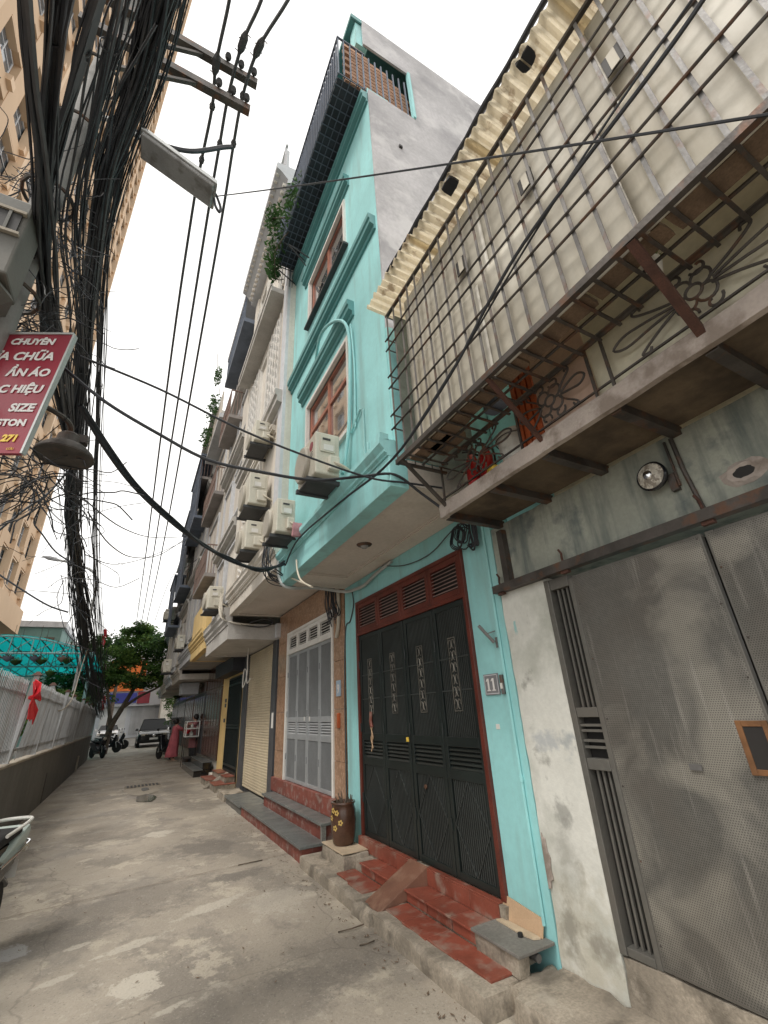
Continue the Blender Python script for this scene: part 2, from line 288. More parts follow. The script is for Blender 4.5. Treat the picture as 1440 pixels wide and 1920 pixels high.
    bp = n.new('ShaderNodeBump'); bp.inputs['Strength'].default_value = .55; bp.inputs['Distance'].default_value = .012; l(nz(38, 6, off=4), bp.inputs['Height']); l(bp.outputs[0], b.inputs['Normal'])
    M['alley'] = m
ground_mat()

# ------------------------------------------------------------------ geometry helpers
class MB:
    def __init__(s): s.v = []; s.f = []; s.mi = []; s.cur = 0
    def add(s, vs, fs):
        o = len(s.v); s.v += [tuple(p) for p in vs]; s.f += [tuple(i+o for i in f) for f in fs]; s.mi += [s.cur]*len(fs); return s
    def box(s, x0, x1, y0, y1, z0, z1):
        x0, x1 = sorted((x0, x1)); y0, y1 = sorted((y0, y1)); z0, z1 = sorted((z0, z1))
        return s.add([(x0,y0,z0),(x1,y0,z0),(x1,y1,z0),(x0,y1,z0),(x0,y0,z1),(x1,y0,z1),(x1,y1,z1),(x0,y1,z1)],
                     [(0,3,2,1),(4,5,6,7),(0,1,5,4),(1,2,6,5),(2,3,7,6),(3,0,4,7)])
    def hexa(s, p):      # 8 corners: bottom 4, top 4
        return s.add(p, [(0,3,2,1),(4,5,6,7),(0,1,5,4),(1,2,6,5),(2,3,7,6),(3,0,4,7)])
    def bar(s, a, b, w, h=None, up=(0,0,1)):
        a = Vector(a); b = Vector(b); h = h or w; d = (b-a).normalized(); u = Vector(up)
        if abs(d.dot(u)) > .95: u = Vector((1,0,0)) if abs(d.x) < .9 else Vector((0,1,0))
        r = d.cross(u).normalized()*w/2; u = r.cross(d).normalized()*h/2
        return s.hexa([a-r-u, a+r-u, b+r-u, b-r-u, a-r+u, a+r+u, b+r+u, b-r+u])
    def tube(s, pts, r, n=6, cap=True):
        pts = [Vector(p) for p in pts]; rs = r if isinstance(r, (list, tuple)) else [r]*len(pts)
        vs = []; fs = []; ref = None
        for i, p in enumerate(pts):
            d = (pts[min(i+1, len(pts)-1)] - pts[max(i-1, 0)]).normalized()
            if d.length < .5: d = Vector((0, 0, 1))
            if ref is None: ref = Vector((0,0,1)) if abs(d.z) < .9 else Vector((1,0,0))
            a = d.cross(ref)
            if a.length < 1e-4: a = d.orthogonal()
            a.normalize(); ref = a.cross(d).normalized()
            for k in range(n):
                t = 2*math.pi*k/n; vs.append(p + (a*math.cos(t) + ref*math.sin(t))*rs[i])
        for i in range(len(pts)-1):
            for k in range(n): fs.append((i*n+k, i*n+(k+1) % n, (i+1)*n+(k+1) % n, (i+1)*n+k))
        if cap: fs.append(tuple(range(n-1, -1, -1))); fs.append(tuple((len(pts)-1)*n+k for k in range(n)))
        return s.add(vs, fs)
    def lathe(s, prof, c, axis='Z', n=20):
        c = Vector(c); vs = []; fs = []
        for (r, h) in prof:
            for k in range(n):
                t = 2*math.pi*k/n; a, b = r*math.cos(t), r*math.sin(t)
                vs.append(c + (Vector((a, b, h)) if axis == 'Z' else Vector((h, a, b)) if axis == 'X' else Vector((b, h, a))))
        for i in range(len(prof)-1):
            for k in range(n): fs.append((i*n+k, i*n+(k+1) % n, (i+1)*n+(k+1) % n, (i+1)*n+k))
        if prof[0][0] > 1e-4: fs.append(tuple(range(n-1, -1, -1)))
        if prof[-1][0] > 1e-4: fs.append(tuple((len(prof)-1)*n+k for k in range(n)))
        return s.add(vs, fs)
    def prism(s, poly, axis, a0, a1):    # poly in the two other axes
        def P(u, v, a): return (a, u, v) if axis == 'X' else (u, a, v) if axis == 'Y' else (u, v, a)
        n = len(poly); return s.add([P(u, v, a0) for u, v in poly] + [P(u, v, a1) for u, v in poly],
            [tuple(range(n-1, -1, -1)), tuple(range(n, 2*n))] + [(k, (k+1) % n, n+(k+1) % n, n+k) for k in range(n)])
    def rough(s, x0, x1, y0, y1, z0, z1, step=.07, amp=.012, seed=0, rnd_=.02):
        """a worn block: gridded box with uneven faces and rubbed edges"""
        nx, ny, nz = [max(1, int(round(d/step))) for d in (x1-x0, y1-y0, z1-z0)]
        idx = {}; vs = []; fs = []
        def V(i, j, k):
            key = (i, j, k)
            if key not in idx:
                p = Vector((x0+(x1-x0)*i/nx, y0+(y1-y0)*j/ny, z0+(z1-z0)*k/nz))
                e = (i in (0, nx)) + (j in (0, ny)) + (k == nz)
                ctr = Vector(((x0+x1)/2, (y0+y1)/2, (z0+z1)/2)); q = p*6 + Vector((seed*3.1, seed, seed*1.7))
                nv = Vector((mnoise.noise(q), mnoise.noise(q+Vector((9, 0, 0))), mnoise.noise(q+Vector((0, 9, 0)))))*amp
                if k == 0: nv.z = 0
                if e >= 2:
                    inw = Vector(((1 if i == 0 else -1 if i == nx else 0), (1 if j == 0 else -1 if j == ny else 0), (-1 if k == nz else 0)))
                    nv += inw*rnd_*(.12+1.5*max(0, mnoise.noise(p*7+Vector((seed, 5, 2)))))
                idx[key] = len(vs); vs.append(p+nv)
            return idx[key]
        for i in range(nx):
            for j in range(ny):
                fs.append((V(i,j,nz),V(i+1,j,nz),V(i+1,j+1,nz),V(i,j+1,nz))); fs.append((V(i,j,0),V(i,j+1,0),V(i+1,j+1,0),V(i+1,j,0)))
        for i in range(nx):
            for k in range(nz):
                fs.append((V(i,0,k),V(i+1,0,k),V(i+1,0,k+1),V(i,0,k+1))); fs.append((V(i,ny,k),V(i,ny,k+1),V(i+1,ny,k+1),V(i+1,ny,k)))
        for j in range(ny):
            for k in range(nz):
                fs.append((V(0,j,k),V(0,j,k+1),V(0,j+1,k+1),V(0,j+1,k))); fs.append((V(nx,j,k),V(nx,j+1,k),V(nx,j+1,k+1),V(nx,j,k+1)))
        return s.add(vs, fs)
    def mesh(s, name):
        me = bpy.data.meshes.new(name); me.from_pydata(s.v, [], s.f)
        if any(s.mi): me.polygons.foreach_set('material_index', s.mi)
        me.update(); return me
    def build(s, name, m, parent=None, bevel=0, smooth=False, origin=None, mats=None):
        if origin is None and parent is None and s.v:
            xs = list(zip(*s.v)); origin = ((min(xs[0])+max(xs[0]))/2, (min(xs[1])+max(xs[1]))/2, min(xs[2]))
        off = Vector(origin) if origin is not None else wloc(parent)
        s.v = [tuple(Vector(p)-off) for p in s.v]
        me = s.mesh(name)
        for mm in (mats or [m]): me.materials.append(M[mm])
        if smooth: me.shade_smooth(); me.set_sharp_from_angle(angle=R(38))
        o = bpy.data.objects.new(name, me); COL.objects.link(o)
        if parent is not None: o.parent = parent; o.location = off - wloc(parent)
        else: o.location = off
        WL[o.name] = off
        if bevel:
            b = o.modifiers.new('bevel', 'BEVEL'); b.width = bevel; b.segments = 2; b.limit_method = 'ANGLE'; b.harden_normals = False
        return o
WL = {}
def wloc(o): return WL.get(o.name, Vector((0, 0, 0))) if o is not None else Vector((0, 0, 0))
def thing(name, label, cat, loc, group=None):
    o = bpy.data.objects.new(name, None); COL.objects.link(o); o.location = loc; o.empty_display_size = .2
    WL[o.name] = Vector(loc); return tag(o, label, cat, group)
def tag(o, label, cat, group=None):
    o['label'] = label; o['category'] = cat
    if group: o['group'] = group
    return o
def struct(o): o['kind'] = 'structure'; return o
def stuff(o): o['kind'] = 'stuff'; return o
def dup(o, off, parent=None):
    """copy of an object and its children, moved by off"""
    c = o.copy(); COL.objects.link(c); off = Vector(off)
    if parent is not None: c.parent = parent
    else: c.location = o.location + off
    WL[c.name] = wloc(o) + off
    for ch in o.children: dup(ch, off, c)
    return c
def piece(src, loc, parent, name=None):
    """another piece that shares the mesh of src (built round the origin)"""
    o = bpy.data.objects.new(name or src.name.split('.')[0], src.data); COL.objects.link(o); o.parent = parent
    o.location = Vector(loc) - wloc(parent); WL[o.name] = Vector(loc); return o
def text(body, m, size, loc, rot, parent, name='lettering', ext=.0015, align='LEFT', shear=0, off=0):
    cu = bpy.data.curves.new(name, 'FONT'); cu.body = body; cu.size = size; cu.extrude = ext; cu.align_x = align; cu.shear = shear; cu.offset = off; cu.resolution_u = 3
    t = bpy.data.objects.new(name, cu); COL.objects.link(t)
    me = bpy.data.meshes.new_from_object(t.evaluated_get(bpy.context.evaluated_depsgraph_get()))
    bpy.data.objects.remove(t); me.materials.clear(); me.materials.append(M[m])
    o = bpy.data.objects.new(name, me); COL.objects.link(o); o.parent = parent; o.location = Vector(loc)-wloc(parent); o.rotation_euler = rot
    WL[o.name] = Vector(loc); return o
def catmull(pts, n=6):
    P = [Vector(p) for p in pts]; out = []
    for i in range(len(P)-1):
        a = P[max(i-1, 0)]; b = P[i]; c = P[i+1]; d = P[min(i+2, len(P)-1)]
        for k in range(n):
            t = k/n; out.append(.5*((2*b)+(c-a)*t+(2*a-5*b+4*c-d)*t*t+(3*b-a-3*c+d)*t**3))
    out.append(P[-1]); return out
def sag(a, b, s, n=14):
    a = Vector(a); b = Vector(b); return [a.lerp(b, i/n) - Vector((0, 0, s*4*(i/n)*(1-i/n))) for i in range(n+1)]
# ------------------------------------------------------------------ ground
mb = MB(); mb.add([(-400, -300, 0), (400, -300, 0), (400, 600, 0), (-400, 600, 0)], [(0, 1, 2, 3)])
g_ = struct(mb.build('ground', 'concrete_dark', origin=(0, 0, -.006)))
mb = MB(); nx, ny = 24, 110
for j in range(ny+1):
    for i in range(nx+1):
        x = -1.6+4.3*i/nx; y = -3+43*(j/ny)**1.5
        mb.v.append((x, y, .008+.006*mnoise.noise(Vector((x*1.3, y*1.1, 0)))+.002*mnoise.noise(Vector((x*6, y*6, 3)))))
mb.f = [(j*(nx+1)+i, j*(nx+1)+i+1, (j+1)*(nx+1)+i+1, (j+1)*(nx+1)+i) for j in range(ny) for i in range(nx)]; mb.mi = [0]*len(mb.f)
struct(mb.build('alley_pavement', 'alley', origin=(0, 0, 0), smooth=True))
mb = MB(); mb.box(-60, 60, 40, 62, -.05, .012); struct(mb.build('street', 'concrete_dark', origin=(0, 50, 0)))
# wet patch and drain in the middle of the alley
def blob(cx, cy, rx, ry, seed, z, n=26):
    return [(cx+math.cos(t)*rx*(1+.35*mnoise.noise(Vector((math.cos(t)*1.5, math.sin(t)*1.5, seed)))),
             cy+math.sin(t)*ry*(1+.35*mnoise.noise(Vector((math.cos(t)*1.5+4, math.sin(t)*1.5, seed)))), z) for t in [2*math.pi*k/n for k in range(n)]]
t = thing('drain_grate', 'slotted drain grate set in the alley with wet cement around it', 'drain', (.62, 15.3, .01))
mb = MB(); p = blob(.62, 14.7, .42, 1.25, 2, .018); mb.add(p, [tuple(range(len(p)))]); mb.build('cement_collar', 'coping', t)
mb = MB(); p = blob(.62, 12.9, .22, .62, 5, .019); mb.add(p, [tuple(range(len(p)))]); mb.build('wet_patch', 'puddle', t)
mb = MB(); p = blob(.66, 14.5, .1, .35, 8, .021); mb.add(p, [tuple(range(len(p)))]); mb.build('wet_patch', 'puddle', t)
mb = MB(); mb.box(.2, 1.05, 15.05, 15.6, .012, .024); mb.build('grate_frame', 'concrete', t)
for k in range(9):
    mb = MB(); mb.box(.25+.088*k, .25+.088*k+.05, 15.1, 15.55, .025, .030); mb.build('slot', 'dark_inside', t)

# ------------------------------------------------------------------ house without a number: gate, balcony, cage
H0 = thing('gated_house', 'weathered white house with perforated metal gate and caged balcony', 'house', (2.7, .5, 0))
YE = -1.6
mb = MB(); mb.rough(2.5, 2.9, 2.17, 2.617, 0, 2.395, .06, .006, 1, .004); mb.build('pillar', 'white_plaster', H0, smooth=True)
mb = MB(); mb.rough(2.5, 2.9, YE, 2.617, 2.405, 2.93, .08, .006, 3, .003); mb.build('header_wall', 'mould_wall', H0, smooth=True)
mb = MB(); mb.rough(2.50, 2.9, YE, 2.165, 0, .335, .07, .012, 4, .01); mb.build('threshold', 'concrete', H0, smooth=True)
mb = MB(); p = [(2.494, 2.615+.0*k, 0) for k in range(0)]
pp = [(2.612, .50), (2.614, .60), (2.612, .72), (2.60, .80), (2.592, .775), (2.575, .77), (2.570, .70), (2.556, .67), (2.568, .61), (2.560, .56), (2.585, .545), (2.59, .51)]
mb.prism(pp, 'X', 2.4895, 2.499); mb.build('peeled_patch', 'slab_edge', H0, bevel=.003)
# gate rail with hooks
mb = MB(); mb.box(2.43, 2.497, YE, 2.63, 2.375, 2.39); mb.box(2.43, 2.442, YE, 2.63, 2.39, 2.435); mb.build('gate_rail', 'iron', H0)
for y in (2.56, 1.93, 1.02):
    mb = MB(); mb.tube([(2.46, y, 2.39), (2.45, y, 2.46), (2.47, y+.012, 2.50), (2.455, y+.02, 2.53)], .008, 6); mb.box(2.445, 2.475, y-.03, y+.03, 2.355, 2.374); mb.build('hook', 'rust', H0)
# gate frame and narrow grille
mb = MB(); X0 = 2.515
mb.box(2.495, 2.56, 2.125, 2.168, .336, 2.36); mb.box(2.505, 2.56, 1.935, 1.968, .336, 2.33); mb.box(2.503, 2.56, 1.969, 2.124, .336, .375); mb.box(2.503, 2.56, 1.969, 2.124, 2.285, 2.36)
mb.box(2.503, 2.56, 1.969, 2.124, 1.19, 1.25); mb.box(2.503, 2.56, 1.969, 2.124, 1.475, 1.53)
gf = mb.build('gate_frame', 'gate_metal', H0, bevel=.003)
for (za, zb) in ((.376, 1.189), (1.531, 2.284)):
    for k in range(3):
        y = 2.008+k*.038
        mb = MB(); mb.box(2.528, 2.542, y-.007, y+.007, za, zb); mb.build('grille_bar', 'gate_metal', gf)
for z in (1.31, 1.345, 1.40, 1.43):
    mb = MB(); mb.box(2.512, 2.54, 1.97, 2.123, z-.007, z+.007); mb.build('grille_bar', 'gate_metal', gf)
mb = MB(); mb.box(2.561, 2.58, 1.94, 2.166, .345, 2.33); mb.build('dark_backing', 'dark_inside', gf)
def wavy_sheet(y0, y1, z0, z1, x, amp, seed, n=26):
    mb = MB(); k = n
    for j in range(k+1):
        for i in range(k+1):
            y = y0+(y1-y0)*i/k; z = z0+(z1-z0)*j/k; e = min(i, k-i, j, k-j)/k*4; e = min(1, e)
            mb.v.append((x-amp*e*abs(mnoise.noise(Vector((y*1.6, z*1.1, seed))))*2, y, z))
    mb.f = [(j*(k+1)+i, (j+1)*(k+1)+i, (j+1)*(k+1)+i+1, j*(k+1)+i+1) for j in range(k) for i in range(k)]; mb.mi = [0]*len(mb.f)
    return mb
for (ya, yb, z0) in ((1.095, 1.93, .345), (.20, 1.075, .345), (-.7, .18, .345)):
    mb = MB(); w_ = .045
    mb.box(2.50, 2.535, ya, ya+w_, z0, 2.34); mb.box(2.50, 2.535, yb-w_, yb, z0, 2.34); mb.box(2.501, 2.534, ya+w_, yb-w_, 2.295, 2.339); mb.box(2.501, 2.534, ya+w_, yb-w_, z0, z0+.04)
    mb.box(2.506, 2.53, ya+w_, yb-w_, 1.44, 1.475); mb.box(2.506, 2.53, ya+w_, yb-w_, 1.225, 1.255)
    lf = mb.build('gate_leaf', 'gate_metal', H0, bevel=.003)
    wavy_sheet(ya+.012, yb-.012, z0+.012, 2.325, 2.498, .012, ya).build('perforated_sheet', 'perforated', lf, smooth=True)
    mb = MB(); mb.box(2.56, 2.57, ya, yb, z0, 2.33); mb.build('dark_backing', 'dark_inside', lf)
    for k in range(12):
        y, z = (ya+.02 if k % 2 else yb-.02), z0+.1+k*.17
        mb = MB(); mb.lathe([(.0, -.004), (.004, -.003), (.0055, 0)], (2.497, y, z), 'X', 6); mb.build('rivet', 'iron', lf)
    if ya > 1:
        mb = MB()
        for b in ((1.06, 1.09, 1.24, 1.45), (1.205, 1.235, 1.24, 1.45)): pass
        ho = MB(); ho.box(2.478, 2.49, 1.10, 1.122, 1.235, 1.455); ho.box(2.478, 2.49, 1.203, 1.228, 1.235, 1.455); ho.box(2.479, 2.489, 1.122, 1.203, 1.43, 1.454); ho.box(2.479, 2.489, 1.122, 1.203, 1.236, 1.26)
        h = ho.build('hatch_frame', 'rust_orange', lf, bevel=.002); h['label'] = 'rusty orange frame of the small lock opening'
        mb = MB(); mb.box(2.483, 2.487, 1.122, 1.203, 1.26, 1.43); mb.build('hatch_opening', 'dark_inside', lf)
        mb = MB(); mb.box(2.484, 2.488, 1.44, 1.50, 1.235, 1.262); mb.build('patch_plate', 'iron_grey', lf)
# lamp, conduit, hole in the header wall
lp = thing('wall_lamp', 'round chrome reflector lamp on the stained wall above the gate', 'lamp', (2.46, 1.2, 2.72))
mb = MB(); mb.lathe([(.082, .0), (.086, -.025), (.078, -.035), (.074, -.03)], (2.46, 1.2, 2.72), 'X', 28); mb.build('rim', 'scooter_black', lp, smooth=True)
mb = MB(); mb.lathe([(.074, -.031), (.055, -.036), (.03, -.041), (.0, -.043)], (2.46, 1.2, 2.72), 'X', 28); mb.build('lens', 'lamp_front', lp, smooth=True)
mb = MB(); mb.lathe([(.0, -.052), (.022, -.048), (.028, -.040), (.030, -.036)], (2.46, 1.21, 2.73), 'X', 14); mb.build('bulb', 'chrome', lp, smooth=True)
mb = MB(); mb.tube([(2.47, 1.2, 2.72), (2.5, 1.19, 2.7)], .03, 10); mb.box(2.47, 2.5, 1.10, 1.14, 2.60, 2.70); mb.build('mount', 'iron', lp)
mb = MB(); mb.tube([(2.488, 1.06, 2.90), (2.488, 1.055, 2.7), (2.488, 1.03, 2.44)], .013, 8); mb.tube([(2.488, 1.10, 2.90), (2.486, 1.095, 2.62)], .008, 6); mb.build('conduit', 'iron', H0)
mb = MB(); n = 18
ring = lambda r, x, s: [(x+.004*mnoise.noise(Vector((k, s, 1))), .81+r*1.25*math.cos(2*math.pi*k/n)*(1+.3*mnoise.noise(Vector((k*.7, s, 0)))), 2.56+r*.75*math.sin(2*math.pi*k/n)*(1+.3*mnoise.noise(Vector((k*.7, s, 4))))) for k in range(n)]
A, B_, C_ = ring(.085, 2.499, 1), ring(.06, 2.487, 2), ring(.038, 2.492, 3)
mb.add(A+B_+C_, [(k, (k+1) % n, n+(k+1) % n, n+k) for k in range(n)] + [(n+k, n+(k+1) % n, 2*n+(k+1) % n, 2*n+k) for k in range(n)]); mb.build('broken_rim', 'slab_edge', H0)
mb = MB(); mb.add(C_, [tuple(range(n))]); mb.build('hole', 'dark_inside', H0)
# balcony slab on steel brackets
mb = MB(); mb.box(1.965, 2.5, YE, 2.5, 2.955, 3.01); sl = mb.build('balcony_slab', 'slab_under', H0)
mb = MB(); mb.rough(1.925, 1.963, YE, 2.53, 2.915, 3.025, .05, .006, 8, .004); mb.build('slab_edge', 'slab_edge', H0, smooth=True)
for y in (2.49, 1.97, 1.5, 1.03, .57, .1, -.4, -.9):
    mb = MB(); mb.box(1.964, 2.52, y-.030, y-.024, 2.90, 2.954); mb.box(1.964, 2.52, y-.024, y+.025, 2.90, 2.907); mb.build('slab_bracket', 'iron', H0)
mb = MB(); mb.box(2.445, 2.498, 2.44, 2.50, 2.40, 2.864); mb.build('bracket_post', 'iron', H0)
mb = MB(); mb.box(2.62, 6, YE, 2.0, 2.94, 5.0); mb.build('balcony_back_wall', 'cream_wall', H0)
mb = MB(); mb.box(2.70, 6, 2.0, 2.60, 2.94, 5.0); mb.build('balcony_recess', 'turquoise', H0)
mb = MB(); mb.box(2.02, 2.05, 1.49, 1.70, 3.013, 3.95)
for k in range(4): mb.box(2.005, 2.019, 1.50+k*.05, 1.535+k*.05, 3.02, 3.94)
tag(mb.build('shutter_board', 'orange_wood'), 'orange brown slatted shutter board standing on the balcony', 'shutter')
for (a_, b_, m_, xx) in ((YE, 1.085, 'cream_sheet', 1.985), (1.095, 1.48, 'pink_sheet', 1.992)):
    wavy_sheet(a_, b_, 3.013, 3.75, xx, .006, a_, 10).build('railing_backing', m_, H0)
# roof of corrugated plastic sheets
def translucent_of(name, base, f):
    m = M[base].copy(); m.name = name; n = m.node_tree.nodes; l = m.node_tree.links.new; b = n['Principled BSDF']; t = n.new('ShaderNodeBsdfTranslucent')
    l(b.inputs['Base Color'].links[0].from_socket, t.inputs[0]); mx_ = n.new('ShaderNodeMixShader'); mx_.inputs[0].default_value = f
    l(b.outputs[0], mx_.inputs[1]); l(t.outputs[0], mx_.inputs[2]); l(mx_.outputs[0], n['Material Output'].inputs[0]); M[name] = m
translucent_of('corrugated_lit', 'corrugated', .5)
for lf_ in ('leaf_a', 'leaf_b', 'leaf_c'): translucent_of(lf_+'_thin', lf_, .35); M[lf_] = M[lf_+'_thin']
y = 2.56; k = 0
while y > YE:
    L_ = .78; mb = MB(); nn = 56; z0 = 4.955+rnd.uniform(-.012, .012); xe = 1.40+rnd.uniform(-.025, .02)
    tl = rnd.uniform(-.015, .015)
    def cz(yy): return .023*math.sin(2*math.pi*yy/.072)
    rows = [xe, 1.5, 1.62, 2.0, 2.75]
    for i in range(nn+1):
        yy = y-L_*i/nn
        for j, x in enumerate(rows):
            xx = x + (.012*mnoise.noise(Vector((yy*14, k, 0))) if j == 0 else 0)
            mb.v.append((xx, yy, z0+cz(yy)+(x-1.4)*(-.03)+tl*(i/nn)+ (.012*mnoise.noise(Vector((yy*9, k, 2))) if j == 0 else 0)))
    nr = len(rows); mb.f = [(i*nr+j, i*nr+j+1, (i+1)*nr+j+1, (i+1)*nr+j) for i in range(nn) for j in range(nr-1)]; mb.mi = [0]*len(mb.f)
    o = mb.build('corrugated_sheet', 'corrugated_lit', H0)
    y -= L_-.06; k += 1
mb = MB(); pts = [(1.405+.008*mnoise.noise(Vector((yy*3, 0, 0))), yy, 4.992+.012*mnoise.noise(Vector((yy*4, 2, 0)))) for yy in [2.2-.1*i for i in range(38)]]
mb.tube(pts, [.018+.008*mnoise.noise(Vector((q[1]*5, 7, 0))) for q in pts], 7); mb.build('roof_edge_tarp', 'tarp_black', H0)
for yy in (1.36, .62):
    mb = MB(); mb.rough(1.41, 1.50, yy-.05, yy+.05, 4.915, 4.94, .03, .012, yy*9, .01); mb.build('broken_flap', 'tarp_black', H0)
# ---- cage
CG = thing('balcony_cage', 'projecting steel bar cage backed with stained cream sheets above the gate', 'cage', (1.75, .5, 3.3))
CX = 1.55; yb = [2.48-.1165*i for i in range(35)]
mb = MB(); mb.box(CX-.018, CX+.012, YE, 2.50, 3.295, 3.307); mb.box(CX-.018, CX-.006, YE, 2.50, 3.307, 3.335); mb.build('bottom_angle', 'iron', CG)
mb = MB(); mb.box(CX-.012, CX+.012, YE, 2.50, 4.84, 4.865); mb.build('top_angle', 'iron', CG)
mb = MB(); mb.box(-.003, .003, -.0088, .0088, 0, 1.53); vb = mb.build('upright_bar', 'iron_grey', CG, origin=(0, 0, 0)); vb.location = Vector((CX-.006, yb[0], 3.308))-wloc(CG)
for y in yb[1:]: piece(vb, (CX-.006, y, 3.308), CG)
for z in (3.63, 3.76, 4.04, 4.16, 4.455, 4.57):
    mb = MB(); mb.tube([(CX-.016+.004*mnoise.noise(Vector((yy, z*7, 0))), yy, z+.005*mnoise.noise(Vector((yy, z*3, 5)))) for yy in [2.52-.2*i for i in range(21)]], .0078, 6); mb.build('cross_bar', 'iron', CG)
for z in (3.63, 3.76, 4.04, 4.16, 4.455, 4.57, 4.85):
    mb = MB(); mb.tube([(CX-.01, 2.495, z), (2.1, 2.495, z)], .0065, 6); mb.build('cross_bar', 'iron_grey', CG)
for x in (1.63, 1.71, 1.79, 1.87):
    mb = MB(); mb.box(x-.005, x+.005, 2.487, 2.493, 3.32, 4.86); mb.build('upright_bar', 'iron_grey', CG)
mb = MB(); mb.box(1.60, 2.30, 2.44, 2.446, 3.335, 4.84); sp_o = mb.build('side_sheet', 'side_grey', CG); mb = MB(); mb.box(1.73, 1.75, 2.447, 2.452, 3.335, 4.84); mb.box(1.60, 2.3, 2.447, 2.451, 4.1, 4.13); mb.build('sheet_batten', 'iron', sp_o)
mb = MB(); mb.box(CX-.012, 2.0, 2.47, 2.494, 3.30, 3.32); mb.build('bottom_angle', 'iron', CG)
for y in yb:
    mb = MB(); mb.box(CX, 1.93, y-.008, y+.008, 3.312, 3.322); mb.build('shelf_bar', 'iron', CG)
mb = MB(); mb.box(1.755, 1.77, YE, 2.47, 3.323, 3.333); mb.build('shelf_bar', 'iron', CG)
for (ya, yc, za, zc, dx) in ((2.27, 1.42, 3.325, 4.08, 0), (1.44, .48, 3.325, 4.12, .006), (.50, -.6, 3.325, 4.10, 0), (-.58, -1.6, 3.325, 4.1, .006), (2.28, 1.30, 4.06, 4.83, .012), (1.32, .36, 4.10, 4.82, .018), (.38, -.7, 4.08, 4.83, .012), (-.68, -1.6, 4.08, 4.83, .018)):
    w_ = wavy_sheet(yc, ya, za, zc, 1.60+dx, .010, ya*3+za, 18); o = w_.build('backing_sheet', 'frp_sheet', CG, smooth=True)
    so_ = o.modifiers.new('thick', 'SOLIDIFY'); so_.thickness = .004; so_.offset = 1
for (px_, py_, h_) in ((865, 497, .13), (985, 340, .12), (1150, 110, .13)):
    p = atX(px_, py_, 1.562); mb = MB(); mb.box(1.560, 1.566, p.y-.05, p.y+.05, p.z-h_/2, p.z+h_/2); vv = mb.build('vent', 'dark_inside', CG)
    mb = MB(); mb.box(1.556, 1.5595, p.y-.02, p.y+.022, p.z-h_/2+.004, p.z+h_/2-.004); mb.build('vent_slat', 'frp_sheet', vv)
# things lying on the cage shelf
sp = [(2.44, 1.82, .15, .075, 'wood_old', .03), (1.80, 1.27, .14, .06, 'wood_old', .025), (1.25, .82, .16, .02, 'wood_old', .03), (.80, .44, .14, .05, 'wood_old', .03), (.42, -.2, .15, .04, 'wood_old', .03), (2.3, 2.02, .2, .3, 'wood_old', .05)]
for i, (ya, yc, w_, dx, m_, h_) in enumerate(sp):
    mb = MB(); mb.rough(1.60+dx*.3, 1.60+dx*.3+w_*.8, yc, ya, 3.334, 3.334+h_, .06, .008, i, .006)
    tag(mb.build('shelf_board', m_, smooth=True), ['short dark plank on the cage shelf beside the turquoise wall', 'long weathered plank on the cage shelf above the fire extinguishers', 'dark board on the cage shelf over the scroll railing', 'old board on the cage shelf beside the white pot', 'grey brown board on the cage shelf past the white pot', 'broken wood chunk lying on the plank in the cage corner'][i], 'board')
mb = MB(); mb.lathe([(.03, 0), (.045, .07), (.045, .09)], (1.84, .60, 3.335), 'Z', 12); pt = mb.build('plant_pot', 'white_plastic', smooth=True); tag(pt, 'small white plant pot on the cage shelf by the rusty strut', 'pot')
mb = MB()
for k in range(40):
    a, e = rnd.uniform(0, 6.28), rnd.uniform(.2, 1.3); c = Vector((1.84, .60, 3.42)); d = Vector((math.cos(a)*math.cos(e), math.sin(a)*math.cos(e), math.sin(e)))*.07; s_ = d.cross(Vector((0, 0, 1))).normalized()*.008
    mb.add([c, c+d*.5+s_, c+d, c+d*.5-s_], [(0, 1, 2, 3)])
mb.build('plant', 'leaf_b', pt)
mb = MB(); mb.rough(1.78, 1.88, 1.60, 1.75, 3.336, 3.40, .03, .01, 5, .015); tag(mb.build('dark_bag', 'far_blue', smooth=True), 'dark blue bundle on the cage shelf next to the planks', 'bag')
# struts from slab edge to cage
for y, m_, w_ in ((2.45, 'iron', .022), (1.47, 'rust', .022), (.565, 'rust', .034)):
    mb = MB(); mb.bar((1.935, y, 2.99), (1.545, y-.03, 3.30), w_, w_*1.1, (0, 1, 0)); mb.build('strut', m_, CG)
# ---- scroll railing on the slab edge
RL = thing('scroll_railing', 'black wrought iron scroll railing along the balcony edge under the cage', 'railing', (1.945, .5, 3.02))
mb = MB(); mb.tube([(1.94, YE, 3.365), (1.94, 2.48, 3.365)], .018, 8); mb.tube([(1.94, 2.48, 3.365), (2.5, 2.48, 3.365)], .016, 8); mb.build('top_rail', 'iron', RL)
mb = MB(); mb.box(1.935, 1.947, YE, 2.49, 3.063, 3.073); mb.build('bottom_rail', 'iron', RL)
for y in (2.47, 1.63, 1.08, .98, .02):
    mb = MB(); mb.box(1.934, 1.948, y-.007, y+.007, 3.02, 3.36); mb.build('baluster', 'iron', RL)
def spiral(c, r0, a0, turns, sgn, n=12):
    return [(1.94, c[0]+math.cos(a0+sgn*turns*6.283*i/n)*r0*(1-.72*i/n), c[1]+math.sin(a0+sgn*turns*6.283*i/n)*r0*(1-.72*i/n)) for i in range(n+1)]
def S2(pts): return [(1.94, a, b) for a, b in pts]
